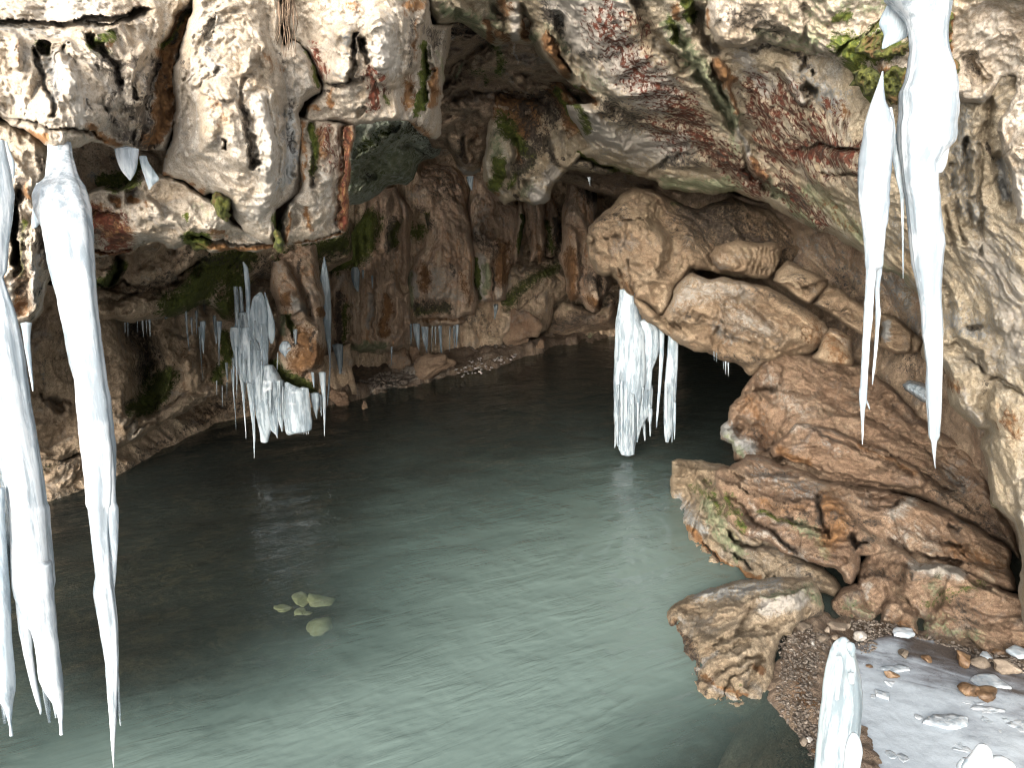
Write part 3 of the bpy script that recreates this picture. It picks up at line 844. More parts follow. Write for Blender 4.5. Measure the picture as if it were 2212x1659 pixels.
# left inner wall: upper mossy ledge, alcove wall, undercut down to the water
LW = dict(lump=(.2, 1.3), mid=(.09, .45), fine=(.045, .12), facet=(.10, .6), ledge=(.08, .4, (.15, 0, 1)))
R('undercut', [(-120, 960), (100, 1040), (245, 965), (380, 880), (480, 840), (620, 800), (760, 740), (770, 850), (700, 884), (620, 890), (545, 903), (508, 915), (421, 943), (351, 982), (300, 1006), (252, 1034), (180, 1062), (95, 1094), (40, 1110), (-120, 1150)],
  [(95, 1092, wl(1092)), (252, 1033, wl(1033)), (421, 941, wl(941)), (545, 901, wl(901)), (700, 882, wl(882, .15)), (245, 960, wl(1033) + .35), (480, 840, wl(915) + .4), (640, 790, wl(890) + .4), (-100, 1140, wl(1140)), (-100, 980, 7.4)],
  M['wall'], noise=dict(lump=(.1, 1), mid=(.06, .4), fine=(.03, .12), flute=(.07, .5, .3)), rim=(4, .1),
  stains=[('dark', [(260, 1020), (350, 960), (470, 880), (560, 870)], 34, .65), ('rust', [(420, 900), (520, 870)], 22, .5), ('dark', [(100, 1080), (250, 1030)], 22, .5)])
R('alcove_wall', [(-120, 620), (60, 600), (180, 640), (300, 640), (430, 620), (560, 560), (700, 540), (720, 640), (640, 760), (560, 800), (477, 852), (430, 870), (386, 898), (330, 930), (300, 950), (245, 978), (215, 990), (180, 985), (110, 1010), (40, 1010), (-120, 1000)],
  [(-80, 650, 6.6), (80, 650, 7.2), (80, 850, 7.3), (80, 1000, 7.2), (230, 720, 8.2), (230, 860, 7.9), (245, 975, 7.75), (350, 760, 9.0), (386, 895, 8.75), (480, 680, 9.7), (477, 850, 9.4), (650, 600, 10.8), (640, 750, 10.4)],
  M['wall'], noise=LW, rim=(26, .45),
  feats=[('g', c(4, '830 560, 900 700, 900 860, 880 1000'), 48, .8), ('g', c(4, '640 560, 760 760, 800 950, 760 1080'), 60, -.28), ('g', c(4, '1000 560, 1050 700, 1180 800'), 60, -.35), ('s', c(4, '1030 560, 1060 700, 1060 860, 1000 980, 850 1090'), 30, -.25),
         ('g', c(4, '700 1290, 900 1170, 1100 1050, 1350 930'), 16, -.3), ('v', c(4, '760 1150, 1000 1040, 1200 930'), 7, .2), ('v', c(4, '820 1190, 1100 1060, 1300 950'), 6, .2), ('v', c(4, '960 560, 1080 560, 1150 610'), 8, .2),
         ('s', c(4, '230 1360, 380 1350, 520 1300'), 40, .35), ('v', c(4, '250 960, 350 1000, 420 1010'), 10, .2), ('g', c(4, '1160 800, 1200 700, 1190 600'), 22, -.25), ('g', c(4, '330 1000, 360 1050'), 16, .25)],
  stains=[('moss', c(4, '860 1040, 960 960, 1020 850'), 40, .95), ('moss', c(4, '920 780, 900 900'), 26, .7), ('dark', c(4, '820 540, 900 640, 880 800'), 44, .9), ('dark', c(4, '930 600, 990 680, 1000 780'), 16, .6),
          ('moss', c(4, '1390 600, 1400 740, 1340 850'), 22, .9), ('rust', c(4, '1150 700, 1250 800, 1330 860'), 40, .45), ('pale', c(4, '700 750, 830 900'), 40, .25), ('dark', c(4, '280 740, 400 720'), 30, .5), ('dark', c(4, '240 1370, 350 1360'), 26, .6), ('moss', c(4, '250 1390, 350 1370'), 18, .5),
          ('grey', c(4, '280 760, 260 900'), 14, .4), ('dark', c(4, '330 600, 420 560'), 40, .5), ('moss', c(4, '1340 760, 1300 880'), 16, .4), ('dark', c(4, '780 1020, 840 980'), 10, .8)])
R('shelf', [(60, 1010), (95, 985), (140, 990), (190, 975), (215, 1000), (190, 1040), (120, 1072), (90, 1088), (40, 1100), (0, 1080)], [(60, 1020, 7.35), (190, 985, 7.75), (95, 1086, wl(1088, .1)), (190, 1040, 7.9), (120, 1030, 7.4)], M['wall'], noise=LW, rim=(14, .3), warp=(4, 30),
  stains=[('dark', [(90, 1010), (150, 1000)], 20, .6), ('moss', [(80, 1020), (120, 1010)], 16, .5)])
R('mossy_ledge', [(170, 500), (600, 510), (720, 500), (760, 470), (760, 560), (700, 590), (640, 600), (560, 600), (530, 640), (505, 700), (480, 690), (440, 655), (390, 680), (330, 694), (270, 696), (215, 692), (190, 660)],
  [(190, 540, 6.9), (200, 690, 7.1), (330, 560, 7.7), (330, 690, 7.8), (450, 540, 8.4), (450, 650, 8.6), (540, 600, 9.1), (700, 520, 9.8), (700, 580, 10.3)],
  M['wall'], noise=LW, rim=(26, .6), step=2.6,
  feats=[('s', c(4, '570 270, 680 300, 760 240, 900 280, 1060 240, 1200 130'), 40, .4), ('v', c(4, '720 100, 730 200, 680 280'), 16, .4), ('s', c(4, '600 390, 760 350, 900 320, 1060 250'), 26, .3), ('v', c(4, '640 300, 800 340, 1000 300'), 8, .2)],
  stains=[('moss', c(4, '600 270, 690 250, 740 160'), 22, 1.0), ('moss', c(4, '1080 400, 1200 330, 1300 200, 1500 100'), 60, .95), ('moss', c(4, '1400 200, 1480 300, 1400 420'), 46, .9), ('moss', c(4, '1060 420, 1160 400'), 22, .8),
          ('dark', c(4, '780 330, 860 320, 1050 230'), 26, .7), ('dark', c(4, '1140 60, 1260 100, 1600 160'), 40, .6), ('dark', c(4, '600 60, 740 200'), 26, .4), ('rust', c(4, '950 400, 1000 470'), 36, .35), ('pale', c(4, '640 150, 690 200'), 22, .3), ('dark', c(4, '1640 150, 1600 280'), 26, .8), ('moss', [(620, 570), (740, 520)], 50, .8), ('dark', [(690, 570), (740, 540)], 30, .6)])
# column that carries the ice cluster
R('hanging_column', c('m', '400 -60, 440 -110, 640 -110, 880 -110, 860 60, 870 200, 900 380, 905 450, 880 520, 900 640, 930 800, 920 900, 880 950, 870 1100, 800 1110, 720 1070, 600 1010, 540 970, 500 900, 470 860, 520 760, 540 640, 520 560, 540 420, 490 300, 480 150'),
  [(590, 545, 9.3), (690, 545, 9.6), (610, 650, 8.9), (690, 650, 9.0), (620, 800, 8.75), (690, 800, 8.8)], M['flow'], step=2.2, noise=dict(lump=(.10, .8), mid=(.08, .3), fine=(.035, .1)), rim=(24, .5),
  feats=[('h', c('m', '560 150, 640 320, 700 420'), 24, -.22), ('g', c('m', '640 120, 760 320, 800 480'), 14, .3), ('s', c('m', '530 430, 640 470, 760 440'), 22, .25), ('h', c('m', '740 640, 820 800, 700 850'), 34, -.2), ('s', c('m', '600 900, 740 930, 900 900'), 14, .12), ('g', c('m', '650 520, 670 620'), 12, .25)],
  stains=[('rust', c('m', '720 640, 840 820, 700 860'), 40, .75), ('rust', c('m', '880 440, 890 470'), 12, .9), ('moss', c('m', '500 900, 640 980, 840 1080'), 20, .95), ('moss', c('m', '620 480, 660 590'), 12, .8), ('green', c('m', '580 480, 570 620'), 12, .8), ('rust', c('m', '600 320, 620 380'), 16, .7), ('pale', c('m', '660 380, 740 430'), 20, .8),
          ('dark', c('m', '640 640, 660 720'), 10, .7), ('green', c('m', '540 850, 700 1010'), 12, .6), ('pale', c('m', '520 60, 560 140'), 14, .4), ('dark', c('m', '690 120, 700 60'), 12, .8), ('dark', c('m', '810 620, 800 760'), 8, .7)])

# underside of the roof in the middle, dark and broken
DK = dict(lump=(.25, 1.0), mid=(.12, .4), fine=(.055, .12), facet=(.16, .5))
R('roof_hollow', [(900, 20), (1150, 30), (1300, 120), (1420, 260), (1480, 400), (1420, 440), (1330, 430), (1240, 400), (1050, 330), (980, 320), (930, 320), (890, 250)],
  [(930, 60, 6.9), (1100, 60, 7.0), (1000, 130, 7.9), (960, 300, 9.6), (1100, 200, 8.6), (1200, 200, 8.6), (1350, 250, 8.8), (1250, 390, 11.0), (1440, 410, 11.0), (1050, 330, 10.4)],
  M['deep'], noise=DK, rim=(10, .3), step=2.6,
  feats=[('g', c(2, '780 430, 900 300, 990 260'), 22, .3), ('s', c(2, '800 560, 1000 560, 1200 570, 1340 600'), 40, .5), ('h', c(2, '800 640, 850 660'), 18, -.2), ('h', c(2, '930 660, 980 670'), 20, -.25), ('g', c(2, '1330 620, 1400 760, 1440 800'), 22, -.3), ('s', c(2, '960 580, 1100 560, 1220 580'), 14, -.3),
         ('h', c(2, '1170 500, 1230 540'), 20, -.25), ('h', c(2, '1180 300, 1240 340'), 24, -.2), ('g', c(2, '1040 640, 1042 640'), 5, .3), ('h', c(2, '770 500, 850 520'), 10, -.12)],
  stains=[('moss', c(2, '570 250, 590 400, 600 560'), 14, .8), ('dark', c(2, '720 180, 900 160, 960 220'), 40, .9), ('grey', c(2, '700 210, 750 240'), 14, .7), ('moss', c(2, '1010 280, 1060 360, 1040 440'), 20, .7), ('green', c(2, '1060 300, 1070 420'), 14, .7), ('moss', c(2, '900 440, 980 480'), 20, .5), ('pale', c(2, '1090 460, 1110 490'), 14, .5), ('pale', c(2, '1150 260, 1160 380'), 5, .7),
          ('green', c(2, '830 400, 790 470'), 8, .8), ('rust', c(2, '860 800, 1000 650'), 40, .3), ('rust', c(2, '1130 880, 1250 700'), 26, .35), ('pale', c(2, '980 570, 1220 570'), 7, .5), ('moss', c(2, '1440 560, 1530 600'), 22, .6), ('dark', c(2, '1350 650, 1420 820'), 26, .7)])
# pale green slab hanging behind the left lobe
R('green_slab', c(2, '100 740, 400 700, 700 740, 720 860, 690 950, 640 980, 600 990, 570 1000, 545 1040, 520 1100, 470 1130, 370 1130, 310 1190, 250 1225, 130 1255, 60 1250'),
  [(750, 260, 8.6), (760, 435, 9.6), (850, 260, 8.8), (840, 395, 10), (940, 270, 9.4), (950, 330, 10.3)], M['slab_green'], noise=dict(lump=(.16, .9), mid=(.09, .3), fine=(.04, .1)), rim=(24, .5),
  feats=[('s', c(2, '200 940, 330 870, 420 790'), 34, -.35), ('g', c(2, '430 1000, 480 980'), 40, -.25), ('v', c(2, '560 920, 480 900'), 14, .3), ('h', c(2, '220 1050, 250 1080'), 12, .2)],
  stains=[('green', c(2, '200 1050, 400 1000, 500 1000'), 110, .75), ('grey', c(2, '160 1000, 300 1080, 450 1080'), 70, .6), ('moss', c(2, '200 900, 380 800, 600 800'), 40, .5), ('dark', c(2, '600 960, 640 860, 520 790'), 34, .7), ('green', c(2, '430 960, 400 1000'), 26, .9), ('dark', c(2, '220 1060, 240 1080'), 8, .9), ('moss', c(2, '280 1060, 330 1050'), 12, .4)])
# brown pendant left of the nose
R('hanging_rock', c(2, '690 760, 760 640, 1000 600, 1150 640, 1280 640, 1280 800, 1000 800, 980 900, 940 1000, 930 1070, 870 1085, 810 1080, 770 1030, 750 970, 720 900, 690 860'),
  [(960, 230, 9.0), (1140, 230, 8.7), (975, 340, 9.8), (1035, 340, 9.8), (1000, 375, 10)], M['deep'], noise=dict(lump=(.12, .8), mid=(.1, .35), fine=(.04, .1), flute=(.06, .4, .25)), rim=(22, .5),
  feats=[('h', c(2, '770 740, 790 780'), 16, -.2), ('h', c(2, '930 660, 960 690'), 22, -.2), ('h', c(2, '1060 640, 1070 690'), 20, -.2), ('g', c(2, '830 840, 850 1000'), 8, .25), ('g', c(2, '890 860, 890 1000'), 7, .2)],
  stains=[('rust', c(2, '900 800, 860 1000'), 36, .45), ('dark', c(2, '800 860, 850 1000'), 20, .6), ('pale', c(2, '780 1040, 860 1070, 920 1060'), 11, .75), ('rust', c(2, '1100 760, 1240 780'), 30, .5), ('dark', c(2, '1180 620, 1290 700'), 26, .6)])
# nose of rock hanging in the middle
R('hanging_nose', c(2, '985 800, 990 680, 1010 560, 1060 470, 1160 420, 1300 420, 1430 500, 1540 640, 1600 780, 1640 900, 1560 960, 1480 1040, 1440 1070, 1400 1120, 1370 1170, 1350 1240, 1310 1265, 1250 1260, 1210 1240, 1150 1240, 1080 1255, 1040 1220, 970 1175, 950 1100, 940 1000, 960 920'),
  [(1075, 280, 8.75), (1160, 280, 8.75), (1130, 215, 8.75), (1200, 240, 8.55), (1100, 165, 8.6), (1200, 160, 8.35), (1260, 220, 8.3), (1280, 320, 8.6), (1055, 400, 8.8), (1150, 430, 8.75), (1210, 380, 8.75), (1110, 350, 8.5)], M['buff'], step=2.4, noise=dict(lump=(.12, .6), mid=(.11, .3), fine=(.05, .1), flute=(.05, .3, .3), facet=(.12, .4)), rim=(14, .45),
  feats=[('g', c(2, '1130 860, 1150 1040, 1170 1200'), 14, .3), ('h', c(2, '1060 800, 1040 1000'), 32, -.2), ('h', c(2, '1300 1130, 1270 1200'), 24, -.25), ('s', c(2, '990 1160, 1080 1130, 1160 1210'), 20, -.2), ('g', c(2, '1230 1130, 1240 1220'), 8, .2), ('v', c(2, '1330 860, 1400 1000, 1470 1040'), 14, .3), ('s', c(2, '1000 560, 1200 570, 1340 600'), 30, .3), ('g', c(2, '1340 600, 1420 760, 1500 900'), 22, .25)],
  stains=[('rust', c(2, '1020 560, 1120 640, 1240 640, 1200 760'), 62, .95), ('dark', c(2, '1040 500, 1150 500, 1290 560, 1360 700'), 46, .85), ('rust', c(2, '1320 480, 1440 600, 1520 760'), 40, .8), ('moss', c(2, '1400 560, 1500 700, 1560 820'), 16, .7), ('pale', c(2, '1000 570, 1220 575'), 6, .6), ('moss', c(2, '1030 1100, 1060 1000, 1030 1140'), 22, .9), ('moss', c(2, '1080 760, 1180 900, 1240 960'), 24, .85), ('dark', c(2, '1190 660, 1260 800, 1260 900, 1200 1040'), 34, .85), ('rust', c(2, '1050 680, 1160 660, 1280 700'), 40, .6), ('moss', c(2, '1060 720, 1120 760'), 24, .6), ('rust', c(2, '1140 900, 1170 1000'), 12, .7), ('moss', c(2, '1130 1130, 1160 1080, 1240 1020'), 16, .6), ('dark', c(2, '1180 1100, 1190 1150'), 8, .8),
          ('pale', c(2, '1270 1180, 1310 1220'), 26, .9), ('pale', c(2, '1380 1040, 1330 1120'), 22, .7), ('rust', c(2, '980 1120, 1050 1200'), 12, .6), ('dark', c(2, '1320 900, 1400 1000'), 14, .8), ('green', c(2, '1040 800, 1030 950'), 20, .6), ('dark', c(2, '1150 1180, 1165 1240'), 5, .9), ('green', c(2, '1190 1200, 1250 1150'), 16, .5)])
# dark gap under the sloping roof, behind the boulders
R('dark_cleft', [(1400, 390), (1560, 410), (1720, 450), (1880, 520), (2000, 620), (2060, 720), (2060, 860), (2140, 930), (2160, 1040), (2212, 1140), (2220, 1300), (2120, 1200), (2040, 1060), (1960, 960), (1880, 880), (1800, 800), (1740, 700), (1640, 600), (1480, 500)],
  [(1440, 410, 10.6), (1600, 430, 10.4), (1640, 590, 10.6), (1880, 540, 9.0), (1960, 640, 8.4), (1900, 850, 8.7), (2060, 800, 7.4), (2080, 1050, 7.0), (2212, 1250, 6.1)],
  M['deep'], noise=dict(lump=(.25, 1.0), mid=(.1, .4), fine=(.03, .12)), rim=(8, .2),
  stains=[('grey', c(6, '900 60, 1150 180, 1240 300'), 60, .4), ('grey', c(6, '1380 250, 1450 330, 1530 480'), 70, .5), ('dark', c(6, '1050 200, 1200 360'), 46, .5), ('dark', c(6, '1420 640, 1560 800'), 60, .6)])

# boulders wedged over the tunnel ---------------------------------------------------------------
TN = dict(lump=(.10, .9), mid=(.05, .25), fine=(.035, .08), strata=(.05, .16, (.5, 0, .85)), facet=(.22, .5), ledge=(.13, .30, (.45, -.1, .88)))
def T(name, *a, **k):
    k.setdefault('noise', TN)
    return rock(name, *a, **k)
T('boulder', c('b', '1690 650, 1790 560, 1900 470, 2000 360, 2080 300, 2250 330') + c(6, '200 -180, 420 -260, 640 -200, 800 -60, 860 60, 760 150, 640 220, 480 240, 320 200, 160 170, 60 300, 20 420, 0 470, -50 480')
  + c('b', '2180 1300, 2120 1290, 2060 1260, 1990 1240, 1940 1140, 1910 1070, 1830 1085, 1770 1060, 1720 990, 1695 900, 1680 800'),
  [(1275, 480, 8.9), (1280, 580, 8.8), (1350, 430, 9.3), (1330, 560, 8.5), (1400, 600, 8.3), (1376, 640, 8.5), (1500, 430, 9.9), (1640, 430, 10.2), (1500, 530, 8.9), (1650, 570, 9.6), (1400, 480, 8.8), (1440, 520, 8.7)],
  M['tan'], rim=(18, .45), back=2.4,
  feats=[('s', c('b', '1690 690, 1800 680, 1950 650, 2020 610'), 50, -.3), ('g', c(6, '-40 -120, 30 -60, 60 60, 20 180'), 30, .35), ('g', c(6, '60 -200, 250 -100, 330 60'), 60, .3), ('v', c('b', '1800 740, 1850 760, 1960 760'), 8, .15), ('v', c('b', '1960 1000, 1990 1180'), 9, .2), ('v', c('b', '2040 950, 2070 1230'), 9, .25), ('g', c('b', '1720 740, 1740 900'), 9, .15)],
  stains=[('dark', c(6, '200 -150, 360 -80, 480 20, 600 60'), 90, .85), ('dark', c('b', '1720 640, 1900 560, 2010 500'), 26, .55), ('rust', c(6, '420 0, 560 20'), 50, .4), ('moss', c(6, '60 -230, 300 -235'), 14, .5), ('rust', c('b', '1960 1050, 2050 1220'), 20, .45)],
  cat='boulder', label='big knobby tan boulder wedged under the cave roof above the thick ice curtain')
T('boulder', c(6, '280 100, 320 30, 440 0, 560 10, 680 20, 720 60, 700 160, 690 210, 640 250, 560 235, 480 220, 400 215, 340 190, 300 150'),
  [(1540, 545, 8.6), (1540, 580, 8.6), (1620, 525, 8.8), (1680, 540, 8.9), (1660, 600, 8.7), (1600, 570, 8.5)], M['tan'], rim=(20, .4), step=2.2, back=1.2,
  noise=dict(lump=(.05, .8), mid=(.05, .25), fine=(.02, .08), flute=(.09, .22, .35)),
  feats=[('g', c(6, '%d 60, %d 200' % (x, x - 30)), 4, .12) for x in (540, 575, 610, 640, 670, 695)], stains=[('pale', c(6, '320 130, 480 100'), 20, .3)],
  cat='boulder', label='fluted tan rock between the knobby boulder and the angular block')
T('boulder', c(6, '670 250, 690 190, 760 130, 830 160, 890 190, 960 220, 1010 240, 1000 290, 960 340, 890 405, 830 370, 760 320, 690 275'),
  [(1675, 603, 8.4), (1703, 565, 8.7), (1790, 603, 8.3), (1745, 655, 8.1), (1730, 610, 8.0)], M['tan'], rim=(9, .35), step=2.2, warp=(3, 40), back=1.0,
  noise=dict(lump=(.03, .9), mid=(.03, .3), fine=(.018, .09)),
  feats=[('s', c(6, '680 270, 840 300, 1000 250'), 60, .25), ('v', c(6, '820 260, 860 300, 900 330'), 8, .15)], stains=[('dark', c(6, '760 200, 880 260'), 30, .35)],
  cat='boulder', label='angular block with a flat top perched on the long tan boulder')
T('rock_slab', c(6, '905 400, 1010 265, 1080 300, 1140 345, 1180 370, 1260 420, 1340 450, 1420 470, 1490 520, 1560 590, 1600 640, 1570 700, 1480 710, 1400 700, 1310 650, 1200 590, 1080 500, 980 440'),
  [(1760, 655, 8.3), (1790, 615, 8.4), (1900, 690, 7.9), (1950, 700, 7.8), (1900, 750, 7.6), (1990, 750, 7.4)], M['tan'], rim=(12, .35), step=2.4, warp=(4, 40), back=1.2,
  noise=dict(lump=(.05, .9), mid=(.04, .3), fine=(.02, .09), strata=(.03, .15, (.5, 0, .85))),
  feats=[('v', c(6, '930 390, 1060 310'), 10, .15), ('s', c(6, '1010 440, 1140 420, 1180 480'), 30, .15), ('v', c(6, '1340 500, 1320 640'), 12, .3), ('v', c(6, '1540 580, 1500 700'), 8, .2)], stains=[('grey', c(6, '1380 540, 1350 600'), 16, .8), ('dark', c(6, '1000 400, 1240 560'), 30, .35)],
  cat='rock slab', label='long brown slab lying in the dark cleft behind the slender icicles')
T('boulder', c('b', '2080 1300, 2090 1240') + c(6, '-20 480, 40 360, 60 300, 120 240, 180 210, 250 230, 330 240, 420 250, 500 260, 600 290, 690 320, 780 380, 860 430, 900 460, 980 500, 1010 540, 1000 600, 960 660, 930 690, 880 725, 800 725, 740 712, 660 735, 630 745, 600 780, 560 830, 530 835, 430 775, 340 745, 250 690, 170 690, 90 645, 30 600, -30 570, -60 540, -110 520'),
  [(1385, 690, 8.35), (1440, 600, 8.6), (1410, 650, 8.2), (1460, 735, 8.3), (1560, 640, 8.0), (1600, 600, 8.5), (1560, 760, 8.3), (1620, 800, 8.4), (1700, 640, 8.4), (1700, 700, 7.7), (1780, 700, 7.9), (1740, 765, 8.0), (1620, 700, 7.7)],
  M['tan'], rim=(14, .35), back=2.0,
  feats=[('s', c(6, '0 490, 120 500, 260 530, 400 590, 560 640, 740 690, 900 710'), 40, .35), ('g', c(6, '60 470, 180 500, 300 560'), 10, -.12), ('v', c(6, '540 330, 560 420, 670 540'), 9, .12), ('g', c(6, '%d 500, %d 560' % (10, 60)), 5, .1), ('g', c(6, '40 490, 90 560'), 5, .1), ('g', c(6, '-20 510, 30 570'), 5, .1),
         ('s', c(6, '200 230, 420 255, 620 300, 800 390'), 30, -.2), ('v', c(6, '180 460, 330 500, 520 570, 640 630'), 7, .12), ('v', c(6, '560 350, 540 400'), 7, .1)],
  stains=[('pale', c(6, '100 380, 200 300, 480 320'), 60, .45), ('pale', c(6, '420 470, 600 560'), 60, .4), ('rust', c(6, '900 520, 940 600'), 50, .4), ('dark', c(6, '500 300, 700 360, 860 440'), 22, .45), ('dark', c(6, '260 690, 480 740, 600 740'), 22, .5), ('dark', c(6, '140 470, 160 480'), 8, .8), ('grey', c(6, '300 540, 440 620'), 24, .35)],
  cat='boulder', label='long pale tan boulder sloping over the black tunnel mouth')
T('boulder', c(6, '960 600, 1010 540, 1080 555, 1130 590, 1155 630, 1150 680, 1170 740, 1160 780, 1100 785, 1000 770, 930 745, 900 725, 940 690'),
  [(1775, 730, 7.7), (1800, 710, 7.9), (1845, 740, 7.8), (1840, 790, 7.5), (1760, 770, 7.7), (1805, 755, 7.5)], M['tan'], rim=(12, .3), step=2.2, warp=(4, 30), back=.9, noise=dict(lump=(.05, .6), mid=(.05, .2), fine=(.025, .07)),
  stains=[('rust', c(6, '1050 620, 1080 740'), 50, .45)], cat='boulder', label='squarish orange brown rock at the right end of the long tan boulder')

# heap of slabs right of the water ----------------------------------------------------------------
PL = dict(lump=(.07, .9), mid=(.04, .28), fine=(.03, .08), strata=(.035, .22, (.5, -.15, .85)), facet=(.20, .45), ledge=(.16, .30, (.5, -.15, .85)))
T('rock_slab', c('p', '560 -20, 700 -60, 850 -60, 1000 -20, 1130 -10, 1250 40, 1330 90, 1420 150, 1500 240, 1580 330, 1700 420, 1850 500, 1930 590, 2000 660, 2060 850, 2200 1080, 2240 1250, 2120 1140, 1900 1000, 1700 900, 1500 840, 1100 780, 700 700, 560 640, 470 640, 462 600, 440 530, 385 490, 385 410, 430 370, 435 295, 510 225, 560 110, 590 50'),
  [(1622, 780, 8.3), (1570, 880, 8.1), (1557, 930, 8.0), (1585, 985, 7.9), (1700, 760, 8.5), (1800, 770, 8.6), (1720, 880, 7.7), (1700, 980, 7.3), (1900, 850, 7.9), (1900, 950, 7.2), (2080, 980, 7.0), (2120, 1070, 6.5), (2000, 1060, 6.6), (2200, 1200, 6.0), (1660, 920, 7.6)],
  M['pile'], noise=PL, rim=(14, .35), back=2.5,
  feats=[('g', c('p', '620 40, 640 140, 700 220'), 26, .25), ('s', c('p', '640 190, 740 170, 760 40'), 26, .2), ('v', c('p', '620 200, 720 180'), 12, .25), ('s', c('p', '440 290, 560 220, 700 190, 800 210'), 30, -.2), ('g', c('p', '520 440, 600 450, 640 500'), 30, .5), ('s', c('p', '400 430, 500 440, 560 420'), 26, .2),
         ('g', c('p', '640 400, 720 480, 740 580'), 24, .2), ('s', c('p', '830 200, 1000 240, 1250 330, 1500 480, 1750 640, 1900 780'), 24, .15), ('s', c('p', '1250 470, 1400 560, 1600 680, 1800 800'), 18, .2), ('g', c('p', '1380 130, 1440 200, 1400 200'), 24, -.2), ('v', c('p', '1400 260, 1500 330, 1640 400'), 9, .2), ('v', c('p', '540 150, 560 230'), 8, .15)],
  stains=[('grey', c('p', '400 420, 450 500, 560 540'), 26, .65), ('green', c('p', '430 480, 520 560'), 18, .5), ('pale', c('p', '700 120, 780 260, 900 330'), 46, .35), ('rust', c('p', '560 260, 620 360, 660 440'), 50, .4), ('dark', c('p', '900 60, 1100 120, 1250 220'), 30, .35), ('dark', c('p', '1500 650, 1750 800, 1950 950, 2100 1100'), 40, .5), ('grey', c('p', '1780 700, 1900 800'), 40, .35), ('dark', c('p', '560 450, 630 480'), 12, .6)],
  cat='rock slab', label='largest tilted brown slab, top of the heap beside the black tunnel')
T('rock_slab', c('p', '690 530, 790 465, 850 392, 920 390, 1010 410, 1130 450, 1250 505, 1330 550, 1450 600, 1540 650, 1610 690, 1660 760, 1600 800, 1500 800, 1400 790, 1250 748, 1150 740, 1060 722, 980 690, 900 645, 820 620, 755 592, 700 600'),
  [(1670, 970, 7.05), (1700, 945, 7.15), (1720, 915, 7.25), (1690, 985, 7.0), (1800, 1020, 6.75), (1860, 955, 6.95), (1990, 1020, 6.5), (1980, 1050, 6.4), (1780, 970, 6.85)],
  M['pile'], noise=PL, rim=(10, .3), step=2.4, back=.9, warp=(5, 40),
  feats=[('s', c('p', '780 480, 900 520, 1060 570, 1240 640, 1450 700'), 24, .08), ('s', c('p', '800 580, 1000 660, 1240 740'), 16, .2), ('v', c('p', '900 420, 1100 500, 1300 590, 1560 700'), 8, .15), ('s', c('p', '1250 520, 1400 590, 1560 690'), 12, .2)],
  stains=[('rust', c('p', '760 560, 900 640'), 20, .6), ('rust', c('p', '1250 540, 1590 700'), 12, .5), ('pale', c('p', '830 440, 900 420'), 20, .4), ('grey', c('p', '1000 500, 1150 580'), 26, .3)],
  cat='rock slab', label='layered ledge slab of thin beds in the middle of the rock heap')
T('rock_slab', c('p', '85 640, 110 625, 200 615, 330 635, 400 650, 470 670, 500 800, 560 950, 640 1080, 760 1160, 900 1230, 1020 1290, 1100 1350, 1140 1420, 1080 1480, 900 1420, 800 1420, 660 1480, 520 1430, 440 1400, 250 1280, 150 1120, 130 1040, 100 980, 75 880, 70 760'),
  [(1452, 1000, 6.9), (1460, 1078, wl(1078)), (1482, 1141, wl(1141)), (1527, 1186, wl(1186)), (1611, 1249, wl(1249, .1)), (1500, 993, 7.4), (1560, 1000, 7.4), (1570, 1060, 6.65), (1560, 1120, 6.3), (1520, 1130, 6.5), (1640, 1170, 5.95), (1720, 1230, 5.6), (1800, 1280, 5.42), (1730, 1272, 5.46), (1540, 1205, wl(1205)), (1580, 1180, 6.1)],
  M['boulder'], noise=PL, rim=(16, .35), back=1.2, warp=(5, 40),
  feats=[('s', c('p', '90 650, 200 680, 330 690, 420 680'), 40, -.12), ('s', c('p', '270 1120, 340 1200, 500 1320, 640 1400'), 24, .15), ('g', c('p', '250 760, 300 850, 330 980'), 14, -.12), ('v', c('p', '440 1080, 520 1140, 680 1160'), 12, .2), ('v', c('p', '300 950, 330 1080, 420 1180, 560 1280'), 9, .12)],
  stains=[('moss', c('p', '230 800, 330 860, 380 950'), 22, .7), ('moss', c('p', '250 770, 330 760'), 14, .45), ('rust', c('p', '180 1040, 300 1180, 480 1310, 600 1350'), 11, .75), ('dark', c('p', '300 1190, 500 1330'), 8, .7), ('green', c('p', '300 900, 400 1080, 500 1200'), 30, .6), ('grey', c('p', '120 900, 250 1050'), 40, .5), ('pale', c('p', '560 1200, 660 1250'), 30, .3), ('dark', c('p', '800 1250, 1000 1340'), 26, .4), ('dark', c('p', '120 650, 330 650'), 24, .25)],
  cat='rock slab', label='lowest slab with a blunt squared end standing in the green water')
